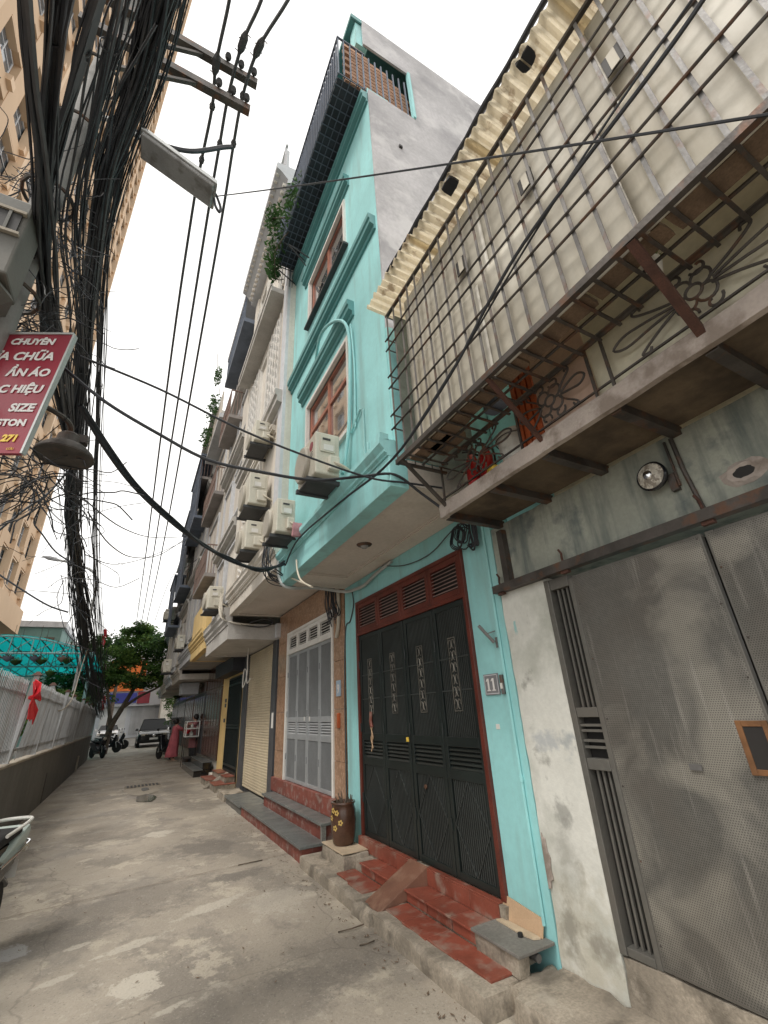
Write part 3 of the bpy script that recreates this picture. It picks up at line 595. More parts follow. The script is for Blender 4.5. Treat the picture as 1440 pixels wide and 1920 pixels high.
def scroll_bay(cy, hw, flip=1):
    o = []
    for s in (1, -1):
        o.append(catmull(S2([(cy+s*.08, 3.21), (cy+s*hw*.55, 3.24), (cy+s*hw*.8, 3.25), (cy+s*hw*.95, 3.215), (cy+s*hw*.8, 3.18), (cy+s*hw*.5, 3.19), (cy+s*.08, 3.20)]), 4))
        o.append(catmull(S2([(cy+s*.07, 3.225), (cy+s*hw*.4, 3.265), (cy+s*hw*.6, 3.31), (cy+s*hw*.62, 3.335), (cy+s*hw*.55, 3.34), (cy+s*hw*.53, 3.32)]), 4))
        o.append(catmull(S2([(cy+s*.07, 3.19), (cy+s*hw*.4, 3.15), (cy+s*hw*.62, 3.10), (cy+s*hw*.66, 3.08), (cy+s*hw*.58, 3.075), (cy+s*hw*.55, 3.095)]), 4))
    for k in range(4):
        a = math.pi/4+k*math.pi/2; c = (cy+.06*math.cos(a), 3.21+.06*math.sin(a)); o.append(S2([(c[0]+.042*math.cos(q), c[1]+.042*math.sin(q)) for q in [a+math.pi+.6+i*5.1/12 for i in range(13)]]))
        o.append(S2([(cy+.035*math.cos(q), 3.21+.035*math.sin(q)) for q in [a+i*1.57/5 for i in range(6)]]))
    for s in (1, -1):
        for v in (1, -1): o.append(spiral((cy+s*.05, 3.21+v*.105), .04, math.pi*.5*(1-v)+ .3*s, .75, s*v))
    return o
for cy, hw in ((.53, .42), (1.36, .26), (2.05, .38), (-.45, .42)):
    for q in scroll_bay(cy, hw):
        mb = MB(); mb.tube(q, .0068, 6); mb.build('scroll', 'iron', RL, smooth=True)
# things standing on the balcony
for i, (y, x) in enumerate(((2.22, 2.05), (2.10, 2.08))):
    e = thing('fire_extinguisher', ['red fire extinguisher on the balcony in the corner by the strut', 'red fire extinguisher on the balcony beside the white bucket'][i], 'extinguisher', (x, y, 3.012), 'fire extinguishers on the balcony')
    mb = MB(); mb.lathe([(.05, 0), (.052, .01), (.052, .26), (.035, .31), (.018, .33)], (x, y, 3.012), 'Z', 16); mb.build('cylinder', 'red_paint', e, smooth=True)
    mb = MB(); mb.lathe([(.016, .33), (.016, .37)], (x, y, 3.012), 'Z', 10); mb.bar((x, y, 3.385), (x-.07, y+.03, 3.40), .012); mb.bar((x, y, 3.375), (x-.06, y+.03, 3.372), .01); mb.build('valve', 'ac_dark', e)
    mb = MB(); mb.tube(catmull([(x+.02, y, 3.36), (x+.07, y-.02, 3.33), (x+.065, y-.02, 3.15), (x+.055, y, 3.08)]), .008, 6); mb.build('hose', 'rubber', e)
bk = thing('paint_bucket', 'dirty white plastic bucket on the balcony behind the scroll railing', 'bucket', (2.12, 1.83, 3.012))
mb = MB(); mb.lathe([(.095, 0), (.125, .27), (.132, .27), (.132, .29), (.118, .29), (.09, .02)], (2.12, 1.83, 3.012), 'Z', 22); mb.build('body', 'white_plastic', bk, smooth=False)
mb = MB(); mb.tube([(2.12+.135*math.cos(a), 1.83+.135*math.sin(a), 3.26+.0*a) for a in [i*3.14/10+1.6 for i in range(11)]], .004, 5); mb.build('handle', 'iron', bk)
mb = MB(); mb.lathe([(.0, 0), (.05, .005), (.055, .05), (.04, .09), (.0, .1)], (2.02, 1.98, 3.012), 'Z', 12); tag(mb.build('ball', 'sign_yellow', smooth=True), 'yellow rounded toy beside the white bucket on the balcony', 'toy')

# concrete pad in front of the gate
mb = MB(); n_ = 22
poly = [(2.05, YE), (2.07, 1.2), (2.05, 2.2), (2.06, 2.42), (2.12, 2.56), (2.24, 2.66), (2.40, 2.70), (2.497, 2.70), (2.497, YE)]
nb = []
mb.rough(2.07, 2.499, YE, 2.60, 0, .14, .045, .009, 12, .03)
mb.rough(2.14, 2.495, 2.55, 2.69, 0, .125, .035, .009, 14, .03)
tag(mb.build('entrance_pad', 'concrete', smooth=True), 'worn concrete pad raised in front of the perforated gate', 'pad')
# ------------------------------------------------------------------ doors shared by the house fronts
def louvre_slats(mb, x, y0, y1, z0, z1, n, d=.03):
    h = (z1-z0)/n
    for k in range(n):
        z = z0+h*(k+.5); mb.hexa([(x, y0, z-h*.42), (x+.008, y0, z-h*.42), (x+.008, y1, z-h*.42), (x, y1, z-h*.42), (x+d, y0, z+h*.30), (x+d+.008, y0, z+h*.30), (x+d+.008, y1, z+h*.30), (x+d, y1, z+h*.30)])
def transom(root, xf, ys, z0, z1, m, n=6, ms=None):
    for a, b in zip(ys[:-1], ys[1:]):
        mb = MB(); s = .055
        mb.box(xf, xf+.04, a+.004, a+s, z0, z1); mb.box(xf, xf+.04, b-s, b-.004, z0, z1); mb.box(xf+.001, xf+.039, a+s, b-s, z0, z0+s); mb.box(xf+.001, xf+.039, a+s, b-s, z1-s, z1)
        p = mb.build('louvre_panel', m, root, bevel=.003)
        for k in range(n):
            q = MB(); h = (z1-z0-2*s)/n; z = z0+s+h*(k+.5)
            q.hexa([(xf+.004, a+s, z-h*.22), (xf+.010, a+s, z-h*.22), (xf+.010, b-s, z-h*.22), (xf+.004, b-s, z-h*.22), (xf+.018, a+s, z+h*.22), (xf+.024, a+s, z+h*.22), (xf+.024, b-s, z+h*.22), (xf+.018, b-s, z+h*.22)])
            q.build('slat', ms or m, p)
def leaf(root, xf, a, b, z0, z1, zl0, zl1, m, mbar, style):
    mb = MB(); s = .05
    mb.box(xf, xf+.03, a+.003, a+s, z0, z1); mb.box(xf, xf+.03, b-s, b-.003, z0, z1)
    for (za, zb) in ((z0, z0+.05), (zl0-.075, zl0), (zl1, zl1+.075), (z1-.05, z1)): mb.box(xf+.001, xf+.029, a+s, b-s, za, zb)
    lf = mb.build('door_leaf', m, root, bevel=.003)
    mb = MB(); louvre_slats(mb, xf+.004, a+s, b-s, zl0, zl1, 5, .018); stuff(mb.build('louvre_slats', m, lf))
    if style == 'bars':
        for (za, zb) in ((z0+.05, zl0-.075), (zl1+.075, z1-.05)):
            mb = MB(); n = int(round((b-a-2*s)/.026))
            for k in range(1, n): y = a+s+(b-a-2*s)*k/n; mb.box(xf+.008, xf+.018, y-.0045, y+.0045, za, zb)
            stuff(mb.build('bars', 'door_bar', lf))
        for z in (1.70, 1.97): mb = MB(); mb.box(xf+.004, xf+.0079, a+s, b-s, z-.006, z+.006); mb.build('cross_strip', 'door_bar', lf)
        c = (a+b)/2; mb = MB()
        mb.box(xf-.001, xf+.006, c-.055, c-.049, 1.54, 2.14); mb.box(xf-.001, xf+.006, c+.049, c+.055, 1.54, 2.14); mb.box(xf-.001, xf+.006, c-.055, c+.055, 2.14, 2.147); mb.box(xf-.001, xf+.006, c-.055, c+.055, 1.533, 1.54)
        for k in range(6):
            z = 1.59+k*.1
            for sg in (1, -1):
                mb.tube([(xf+.0, c+sg*(.024+.02*math.cos(q)), z+.028*math.sin(q)*1.4) for q in [i*5.0/9 for i in range(10)]], .0045, 5)
        stuff(mb.build('ornament', 'ornament_iron', lf))
        mb = MB(); zc = (z0+.05+zl0-.075)/2; zh = (zl0-.125-z0)/2
        P4 = [(c, zc+zh), (b-s, zc), (c, zc-zh), (a+s, zc)]
        for i in range(4):
            q, r_ = P4[i], P4[(i+1) % 4]; mb.bar((xf+.005, q[0], q[1]), (xf+.005, r_[0], r_[1]), .007, .006, (1, 0, 0))
        mb.build('diamond_strip', 'door_bar', lf)
    else:
        for (za, zb) in ((z0+.05, zl0-.075), (zl1+.075, z1-.05)):
            mb = MB(); n = int((b-a-2*s)/.022)
            mb.box(xf+.014, xf+.02, a+s, b-s, za, zb)
            for k in range(n): y = a+s+.011+k*(b-a-2*s)/n; mb.box(xf+.009, xf+.0135, y-.005, y+.005, za, zb)
            stuff(mb.build('ribbed_infill', mbar, lf))
    for z in (z0+.35, (z0+z1)/2, z1-.35):
        mb = MB(); mb.tube([(xf-.006, b-.004, z-.045), (xf-.006, b-.004, z+.045)], .008, 6); mb.build('hinge', mbar, lf)
    return lf
# ------------------------------------------------------------------ house number 11
FXX = 2.5; U = 1.62
H11 = thing('turquoise_house', 'narrow turquoise house numbered 11 with dark folding doors and red steps', 'house', (2.7, 4.2, 0))
ya, yb_ = 2.623, 5.745
mb = MB(); mb.box(2.5, 6, ya, 3.02, .0, 3.2); mb.build('wall', 'turquoise', H11)
mb = MB(); mb.box(2.5, 6, 5.345, yb_, .0, 3.2); mb.build('wall', 'turquoise', H11)
mb = MB(); mb.box(2.502, 6, 3.02, 5.345, 2.905, 3.2); mb.build('lintel', 'turquoise', H11)
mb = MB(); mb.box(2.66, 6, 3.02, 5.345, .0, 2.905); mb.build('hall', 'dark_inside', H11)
mb = MB(); mb.box(2.47, 2.56, 3.022, 3.068, .33, 2.90); mb.box(2.47, 2.56, 5.297, 5.343, .33, 2.90); mb.box(2.471, 2.559, 3.068, 5.297, 2.858, 2.90); mb.box(2.471, 2.559, 3.068, 5.297, 2.455, 2.495); mb.build('door_frame', 'redwood', H11, bevel=.004)
transom(H11, 2.478, [3.068, 3.60, 4.17, 4.73, 5.297], 2.497, 2.857, 'redwood', 7, 'slat_pink')
for a, b in ((3.07, 3.60), (3.603, 4.165), (4.175, 4.725), (4.728, 5.295)):
    leaf(H11, 2.49, a, b, .335, 2.453, 1.09, 1.26, 'door_green', 'door_green', 'bars')
mb = MB(); mb.box(2.53, 2.54, 3.07, 5.295, .335, 2.85); mb.build('inner_door', 'dark_inside', H11)
mb = MB(); mb.lathe([(.0, -.012), (.018, -.01), (.02, 0)], (2.487, 3.95, .92), 'X', 12); mb.build('lock', 'iron', H11)
mb = MB(); mb.box(2.484, 2.489, 4.20, 4.245, 1.275, 1.315); mb.build('sticker', 'sign_yellow', H11)
# house plate, bell, small sign, conduit, flag holder, pipes
pl = thing('number_plate', 'square grey enamel plate reading 11 on turquoise wall', 'plate', (2.496, 2.87, 1.64))
mb = MB(); mb.box(2.488, 2.499, 2.785, 2.955, 1.64, 1.795); mb.build('plate', 'plate_grey', pl, bevel=.003)
mb = MB(); mb.box(2.4865, 2.4878, 2.793, 2.947, 1.783, 1.788); mb.box(2.4865, 2.4878, 2.793, 2.947, 1.648, 1.653); mb.box(2.4865, 2.4878, 2.793, 2.797, 1.654, 1.782); mb.box(2.4865, 2.4878, 2.943, 2.947, 1.654, 1.782); mb.build('border', 'far_grey', pl)
RW = (R(90), 0, R(-90))      # upright lettering read from the alley
def wall_text(s, m, size, x, y, z, parent, **k): return text(s, m, size, (x, y, z), RW, parent, **k)
for yn in (2.903, 2.845):
    mb = MB(); mb.box(2.4858, 2.4876, yn-.009, yn+.009, 1.678, 1.762); mb.box(2.4858, 2.4876, yn-.021, yn+.021, 1.670, 1.678); mb.prism([(yn+.009, 1.762), (yn+.009, 1.748), (yn+.024, 1.738), (yn+.024, 1.746)], 'X', 2.4858, 2.4876); mb.build('numeral', 'sign_white', pl)
bl = thing('doorbell', 'small white bell push box beside the number plate', 'doorbell', (2.49, 2.745, 1.63))
mb = MB(); mb.box(2.48, 2.499, 2.73, 2.762, 1.64, 1.78); mb.build('housing', 'iron_grey', bl, bevel=.003); mb = MB(); mb.box(2.474, 2.48, 2.736, 2.757, 1.68, 1.72); mb.build('button', 'white_plastic', bl)
mb = MB(); mb.box(2.496, 2.499, 2.855, 2.895, 1.40, 1.435); tag(mb.build('sticker_label', 'paper'), 'tiny white and red paper sticker on the turquoise wall', 'sticker')
mb = MB(); mb.tube([(2.488, 2.70, 3.15), (2.488, 2.70, 1.09), (2.486, 2.70, .3)], .011, 7); mb.lathe([(.016, -.015), (.016, .015)], (2.488, 2.70, 1.09), 'Z', 8); mb.build('conduit', 'turquoise', H11, smooth=True)
fh = thing('flag_holder', 'small grey metal flagpole holder tube on the turquoise wall', 'holder', (2.49, 2.77, 2.02))
mb = MB(); mb.tube([(2.47, 2.745, 2.02), (2.40, 2.82, 2.16)], .013, 8); mb.build('tube', 'iron_grey', fh); mb = MB(); mb.bar((2.5, 2.75, 2.11), (2.435, 2.78, 2.09), .008); mb.box(2.492, 2.499, 2.735, 2.755, 1.98, 2.06); mb.build('stay', 'iron_grey', fh)
rw = thing('wood_charm', 'string of twisted red wood pieces hanging on the door leaf', 'charm', (2.478, 4.98, 1.2))
mb = MB(); mb.tube([(2.479, 5.0, 1.56), (2.476, 5.01, 1.46), (2.479, 4.99, 1.40)], .02, 6); mb.build('bundle', 'tile_red', rw)
for k in range(3):
    mb = MB(); mb.tube([(2.48, 5.0+.012*(k-1)+.015*math.sin(i*1.7+k), 1.40-.035*i) for i in range(6+k)], .007, 5); mb.build('cord', 'cardboard', rw)
# floor slab, moulded band, upper wall
mb = MB(); mb.box(1.55, 1.72, ya, yb_, 3.18, 3.455); mb.build('slab_beam', 'turquoise', H11, bevel=.004)
mb = MB(); mb.box(1.72, 2.499, ya, yb_, 3.215, 3.45); mb.build('soffit', 'soffit', H11)
mb = MB(); mb.box(2.30, 2.499, ya, yb_, 3.19, 3.2149); mb.box(1.721, 2.30, 5.2, yb_, 3.191, 3.2149); mb.box(2.27, 2.30, ya, 5.17, 3.203, 3.2149); mb.box(1.721, 2.27, 5.17, 5.2, 3.203, 3.2149); mb.build('soffit_border', 'soffit', H11, bevel=.003)
mb = MB(); prof = [(1.62, 3.456), (1.535, 3.456), (1.535, 3.475), (1.51, 3.485), (1.51, 3.51), (1.49, 3.53), (1.47, 3.555), (1.47, 3.60), (1.62, 3.615)]
mb.prism(prof, 'Y', ya, yb_); mb.build('band_moulding', 'turquoise', H11)
mb = MB(); mb.box(1.475, 1.56, ya, 2.78, 3.602, 3.66); mb.tube([(1.49, 2.86, 3.60), (1.49, 2.86, 3.70)], .012, 8); mb.build('ledge_stub', 'turquoise', H11)
wy0, wy1 = 3.45, 4.93
def wallpiece(y0, y1, z0, z1, n='wall', m='turquoise'): mb = MB(); mb.box(U, 1.95, y0, y1, z0, z1); mb.build(n, m, H11)
wallpiece(ya+.03, wy0, 3.456, 9.34); wallpiece(wy1, yb_, 3.456, 9.34); wallpiece(wy0, wy1, 3.456, 4.25); wallpiece(wy0, wy1, 5.56, 7.12); wallpiece(wy0, wy1, 8.09, 9.34)
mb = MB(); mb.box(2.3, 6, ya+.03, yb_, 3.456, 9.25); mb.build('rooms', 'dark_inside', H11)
def cornice(parent, x, y0, y1, z0, z1, d, m):
    h = z1-z0; pr = [(x+.01, z0), (x-d*.28, z0), (x-d*.28, z0+h*.26), (x-d*.8, z0+h*.34), (x-d*.8, z0+h*.62), (x-d, z0+h*.68), (x-d, z1), (x+.01, z1)]
    mb = MB(); mb.prism(pr, 'Y', y0, y1); return mb.build('cornice', m, parent)
cornice(H11, U, ya+.06, yb_+.12, 6.41, 6.63, .09, 'turquoise_shaded'); cornice(H11, U, ya+.03, yb_+.1, 8.98, 9.20, .095, 'turquoise_shaded')
cornice(H11, U, 3.30, 5.16, 5.73, 5.95, .09, 'turquoise_shaded'); cornice(H11, U, 3.31, 5.14, 8.2, 8.42, .09, 'turquoise_shaded')
def window(parent, x, y0, y1, z0, z1, mf='redframe', surround=None, trans=None, mull=None, mg='glass_dark', fw=.05):
    """window in the wall plane x: surround, frame with bars, pane a little behind"""
    mb = MB()
    if surround:
        s = .05; mb.box(x-.03, x+.02, y0-s, y0, z0-s, z1+s); mb.box(x-.03, x+.02, y1, y1+s, z0-s, z1+s); mb.box(x-.031, x+.02, y0, y1, z1, z1+s); mb.box(x-.04, x+.02, y0, y1, z0-s, z0)
        mb.build('window_surround', surround, parent); mb = MB()
    mb.box(x+.03, x+.08, y0, y0+fw, z0, z1); mb.box(x+.03, x+.08, y1-fw, y1, z0, z1); mb.box(x+.031, x+.079, y0+fw, y1-fw, z1-fw, z1); mb.box(x+.031, x+.079, y0+fw, y1-fw, z0, z0+fw)
    if trans: mb.box(x+.032, x+.078, y0+fw, y1-fw, trans-fw/2, trans+fw/2)
    for q in (mull or []): mb.box(x+.028, x+.081, q-fw*.6, q+fw*.6, z0+fw, z1-fw)
    f = mb.build('window', mf, parent)
    cuts = [y0+fw*.5]+list(mull or [])+[y1-fw*.5]; zs = [z0+fw*.5]+([trans] if trans else [])+[z1-fw*.5]
    for a, b in zip(cuts[:-1], cuts[1:]):
        for c, d in zip(zs[:-1], zs[1:]):
            mb = MB(); mb.box(x+.052, x+.058, a, b, c, d); mb.build('pane', mg, f)
    return f
mat('redframe', (.34, .13, .085), .45, .15, 5, bump=.05)
window(H11, U, wy0+.05, wy1-.05, 4.30, 5.51, 'redframe', 'white_paint', 5.1, [4.18], 'glass_film')
w2 = window(H11, U, wy0+.05, wy1-.05, 7.17, 8.04, 'redframe', 'white_paint', None, [4.18], 'glass_film')
mb = MB(); mb.box(1.55, 1.63, wy0-.05, wy1+.05, 7.085, 7.118); mb.build('window_sill', 'ac_dark', H11)
mb = MB()
for cy in (3.82, 4.55):
    mb.tube(catmull([(1.66, cy-.2, 7.35), (1.66, cy+.05, 7.55), (1.66, cy+.2, 7.85)]), .012, 5); mb.tube(catmull([(1.66, cy+.2, 7.3), (1.66, cy, 7.55), (1.66, cy-.1, 7.6)]), .012, 5)
mb.build('window_grille', 'ac_dark', H11)
# grey rendered flank with terrace opening
GS = thing('flank_wall', 'tall bare grey rendered side wall of the turquoise house', 'wall', (3.5, 2.64, 3.5))
def flank(x0, x1, z0, z1, n='render', m='grey_render'): mb = MB(); mb.box(x0, x1, 2.624, 2.652, z0, z1); return mb.build(n, m, GS)
flank(1.625, 9, 4.9, 9.24); flank(1.625, 9, 3.46, 4.9, 'painted_render', 'turquoise'); flank(2.38, 9, 9.24, 10.5); flank(1.60, 9, 10.5, 11.262)
mb = MB(); mb.box(1.42, 1.599, 2.628, 2.65, 11.15, 11.258); mb.build('slab_nose', 'turquoise_shaded', GS)
mb = MB(); mb.box(2.34, 2.38, 2.60, 2.66, 9.24, 10.5); mb.build('opening_jamb', 'turquoise', GS)
mb = MB(); mb.rough(2.02, 2.07, 2.60, 2.63, 8.22, 8.27, .02, .008, 3, .006); mb.build('scaffold_hole', 'dark_inside', GS)
# terrace storey: roof slab, cage, brick parapet stacks, plants
TR = thing('roof_terrace', 'top floor terrace of the turquoise house under a flat roof slab', 'terrace', (1.9, 4.2, 9.34))
mb = MB(); mb.box(1.42, 9, ya+.035, yb_, 11.16, 11.26); mb.build('roof_slab', 'turquoise_shaded', TR)
mb = MB(); mb.box(1.95, 9, ya+.05, yb_, 9.25, 9.34); mb.build('floor', 'concrete', TR)
mb = MB(); mb.box(1.50, 1.68, 2.66, 2.84, 10.5, 11.158); mb.build('post', 'turquoise', TR)
mb = MB(); mb.box(2.9, 9, ya+.06, yb_, 9.345, 11.155); mb.build('back_wall', 'cage_dark', TR)
mb = MB(); mb.box(1.66, 1.70, 3.0, yb_, 10.55, 11.158); mb.build('roof_beam', 'turquoise_shaded', TR)
tcg = thing('terrace_cage', 'dark blue barred cage hanging off the front of the roof terrace', 'cage', (1.4, 4.2, 9.3))
mb = MB(); mb.box(0, .018, 0, .018, 0, .95); b0 = mb.build('upright_bar', 'far_blue', tcg, origin=(0, 0, 0)); b0.location = Vector((1.20, 2.66, 9.30))-wloc(tcg)
k = 1
while 2.66+.075*k < 5.75: piece(b0, (1.20, 2.66+.075*k, 9.30), tcg); k += 1
mb = MB(); mb.box(1.225, 1.23, 2.75, 5.72, 9.32, 10.24); mb.build('mesh_sheet', 'cage_dark', tcg)
for i in range(11): piece(b0, (1.28+.1*i, 2.655, 9.30 if i < 4 else 9.30), tcg)
mb = MB(); mb.box(1.19, 1.22, 2.65, 5.74, 10.25, 10.28); mb.box(1.22, 1.62, 2.65, 2.675, 10.255, 10.275); mb.build('top_rail', 'far_blue', tcg)
for j in range(5):
    mb = MB(); mb.box(1.20+.09*j, 1.212+.09*j, 2.66, 5.74, 9.285, 9.297); mb.build('floor_bar', 'far_blue', tcg)
for j in range(26):
    mb = MB(); mb.box(1.19, 1.62, 2.66+.122*j, 2.672+.122*j, 9.272, 9.284); mb.build('floor_bar', 'far_blue', tcg)
mb = MB(); mb.box(1.22, 1.60, 2.72, 5.70, 9.298, 9.306); mb.build('floor_sheet', 'cage_dark', tcg)
# open-bond brick stacks behind the bars
def brick_stack(name, label, x0, x1, y0, y1, z0, nz, m, axis, step=None):
    t = thing(name, label, 'bricks', ((x0+x1)/2, (y0+y1)/2, z0))
    bw, bh = .20, .095
    mb = MB(); mb.box(-.09, .09, -.045, .045, 0, .075) if axis == 'X' else mb.box(-.045, .045, -.09, .09, 0, .075)
    b = mb.build('brick', m, t, origin=(0, 0, 0)); first = True
    for r in range(nz):
        n = int(((x1-x0) if axis == 'X' else (y1-y0))/bw)
        for q in range(n):
            if step and r >= nz-int(step*q/n*nz): continue
            u = (q+.5)*bw+(.1 if r % 2 else 0); p = (x0+u, y0, z0+r*bh) if axis == 'X' else (x0, y0+u, z0+r*bh)
            if first: b.location = Vector(p)-wloc(t); first = False
            else: piece(b, p, t)
brick_stack('brick_stack', 'stepped stack of bare orange bricks behind the terrace bars', 1.32, 2.34, 2.75, 2.8, 9.345, 12, 'brick_ob', 'X', .55)
brick_stack('brick_screen', 'openwork grey green brick parapet at the end of the terrace', 1.64, 1.66, 4.4, 5.7, 9.345, 7, 'brick_grey', 'Y')
brick_stack('brick_screen', 'grey bricks laid on the floor bars of the terrace cage', 1.45, 1.5, 4.55, 5.7, 9.31, 3, 'brick_grey', 'Y')
def leafcloud(mb, c, rad, n, size, rng_=rnd, flat=1.0):
    for _ in range(n):
        d = Vector((rng_.gauss(0, 1), rng_.gauss(0, 1), rng_.gauss(0, 1)*flat)); d.normalize(); p = Vector(c)+Vector((d.x*rad[0], d.y*rad[1], d.z*rad[2]))*rng_.random()**.45
        a = Vector((rng_.gauss(0, 1), rng_.gauss(0, 1), rng_.gauss(0, .6))).normalized()*size*rng_.uniform(.6, 1.3); b = a.cross(Vector((rng_.gauss(0, 1), rng_.gauss(0, 1), rng_.gauss(0, 1)))).normalized()*a.length*.42
        mb.add([p-a, p+b, p+a, p-b], [(0, 1, 2, 3)])
def plant(name, label, cat, spots, stems, m='leaf_c', size=.045, n=160, loc=None):
    t = thing(name, label, cat, loc or spots[0][0])
    mb = MB()
    for c, rad in spots: leafcloud(mb, c, rad, n, size)
    mb.build('foliage', m, t)
    mb = MB()
    for s in stems: mb.tube(catmull(s, 4), .009, 5)
    mb.build('stem', 'bark', t); return t
plant('climbing_plant', 'leafy climber spilling over the left end of the terrace cage', 'plant', [((1.20, 4.5, 9.5), (.15, .4, .35)), ((1.15, 5.0, 9.7), (.18, .4, .5)), ((1.10, 5.45, 9.35), (.18, .35, .4)), ((1.0, 5.3, 9.9), (.14, .25, .25)), ((1.15, 5.6, 9.0), (.14, .2, .25))],
      [[(1.25, 4.7, 9.3), (1.15, 5.0, 9.6), (.98, 5.3, 9.9)], [(1.25, 5.0, 9.3), (1.1, 5.3, 9.1), (1.2, 5.6, 8.8), (1.35, 5.65, 8.9)], [(1.2, 5.1, 9.3), (1.1, 5.5, 9.2), (1.05, 5.7, 9.5)]], n=170, size=.05)
mb = MB()
for z, y in ((8.98, 5.2), (9.0, 5.75)): mb.tube([(1.62, y, z), (1.2, y-.1, z+.12)], .012, 6); 
mb.tube([(1.62, 4.95, 8.75), (1.25, 5.0, 8.95)], .012, 6); mb.tube([(1.62, 5.05, 8.62), (1.25, 5.0, 8.95)], .010, 6)
for k in range(8): mb.tube([(1.18+.05*k, 5.65, 9.27), (1.18+.05*k, 5.72, 8.85)], .006, 5)
mb.build('drying_rack', 'ac_dark', tcg)
# soffit light
sl = thing('soffit_light', 'round dark recessed lamp fitting in the pale soffit', 'lamp', (1.98, 4.0, 3.19))
mb = MB(); mb.lathe([(.02, -.03), (.075, -.012), (.085, 0)], (1.98, 4.0, 3.214), 'Z', 20); mb.build('trim', 'iron', sl, smooth=True)
mb = MB(); mb.lathe([(.0, -.045), (.03, -.04), (.045, -.02)], (1.98, 4.0, 3.212), 'Z', 16); mb.build('bulb', 'lens_grey', sl, smooth=True)
# lagged pipe on the front
mb = MB(); mb.tube(catmull([(1.60, 4.55, 6.08), (1.5, 4.1, 6.1), (1.50, 3.7, 5.95), (1.54, 3.42, 5.7), (1.58, 3.37, 5.4), (1.58, 3.38, 4.9), (1.58, 3.44, 4.3), (1.56, 3.5, 3.95), (1.5, 3.45, 3.7)]), .019, 8)
pp_ = mb.build('lagged_pipe', 'turquoise', H11, smooth=True)
mb = MB(); mb.tube(catmull([(1.58, 3.33, 5.6), (1.60, 3.31, 5.0), (1.60, 3.33, 4.2)]), .010, 6); mb.tube([(1.60, 3.44, 4.2), (1.6, 3.2, 4.33), (1.61, 3.16, 4.3), (1.61, 3.16, 3.62)], .012, 6); mb.build('drain_pipe', 'turquoise', H11, smooth=True)
# ------------------------------------------------------------------ steps of number 11
ST = thing('red_tiled_steps', 'worn red tiled steps with concrete kerb at the door of number 11', 'steps', (2.2, 4.2, 0))
mb = MB(); mb.rough(1.94, 2.265, 2.66, 4.03, 0, .118, .03, .008, 31, .022); mb.build('lower_step', 'concrete', ST, smooth=True)
mb = MB(); mb.rough(1.95, 2.265, 4.36, 5.93, 0, .112, .03, .008, 33, .022); mb.build('lower_step', 'concrete', ST, smooth=True)
mb = MB(); mb.box(2.266, 2.44, 3.02, 4.06, 0, .195); mb.build('upper_step', 'concrete', ST)
mb = MB(); mb.box(2.266, 2.44, 4.3, 5.36, 0, .195); mb.build('upper_step', 'concrete', ST)
mb = MB(); mb.box(2.441, 2.58, 3.0, 5.36, 0, .318); mb.build('sill', 'concrete', ST)
y = 3.05
for i, (a, b) in enumerate(((3.06, 3.38), (3.384, 3.70), (3.704, 4.05), (4.30, 4.60), (4.604, 4.9))):
    mb = MB(); mb.box(2.235, 2.436, a, b, .197, .211); mb.build('tile', 'tile_red', ST, bevel=.004)
    mb = MB(); mb.box(2.255, 2.264, a+.004, b-.004, .13, .194); mb.build('riser_tile', 'tile_red', ST, bevel=.002)
for a, b in ((3.06, 3.38), (3.384, 3.70), (3.704, 4.0), (4.2, 4.5), (4.504, 4.8), (4.804, 5.1), (5.104, 5.34)):
    mb = MB(); mb.box(2.431, 2.4395, a, b, .213, .318); mb.build('riser_tile', 'tile_red', ST, bevel=.002)
    mb = MB(); mb.box(2.434, 2.49, a, b, .319, .329); mb.build('tile', 'tile_red', ST, bevel=.002)
for i, (a, b) in enumerate(((2.74, 3.06), (3.065, 3.40), (3.405, 3.73), (3.735, 4.0), (4.42, 4.74), (4.745, 5.05))):
    mb = MB(); e = rnd.uniform(0, .03); mb.box(2.03+e, 2.25, a, b, .113, .127); o = mb.build('tile', 'tile_red', ST, bevel=.003); o.rotation_euler.x = rnd.uniform(-.006, .006)
mb = MB(); mb.hexa([(2.00, 4.11, 0.012), (2.00, 4.40, 0.012), (2.43, 4.235, .2), (2.43, 3.955, .2), (1.955, 4.11, .03), (1.955, 4.40, .03), (2.44, 4.235, .345), (2.44, 3.955, .345)]); 
tag(mb.build('ramp_board', 'ply_brown', bevel=.006), 'brown plywood ramp laid across the red steps up to the sill', 'ramp')
mb = MB(); mb.rough(1.93, 2.03, 4.08, 4.43, 0, .10, .04, .012, 55, .03); tag(mb.build('kerb_block', 'concrete', smooth=True), 'rough concrete wedge at the foot of the plywood ramp', 'block')
jb = thing('jar_stand', 'broken concrete block topped with a cream tile under the jar', 'block', (2.3, 5.4, .11))
mb = MB(); mb.rough(2.14, 2.43, 5.06, 5.72, .10, .235, .05, .016, 61, .02); mb.build('block', 'concrete', jb, smooth=True)
mb = MB(); mb.box(2.14, 2.43, 5.10, 5.70, .240, .252); mb.build('tile', 'tile_cream', jb, bevel=.003)
jr = thing('ceramic_jar', 'tall brown glazed jar with gold flowers holding dry cut stems', 'jar', (2.30, 5.44, .253))
jc = (2.30, 5.44, .253)
mb = MB(); mb.lathe([(.10, 0), (.118, .02), (.135, .12), (.142, .22), (.138, .32), (.125, .36), (.13, .375), (.138, .385), (.135, .40), (.115, .40), (.11, .36)], jc, 'Z', 32); mb.build('body', 'ceramic', jr, smooth=True)
mb = MB(); mb.lathe([(.0, .365), (.112, .365)], jc, 'Z', 24); mb.build('soil', 'wood_old', jr)
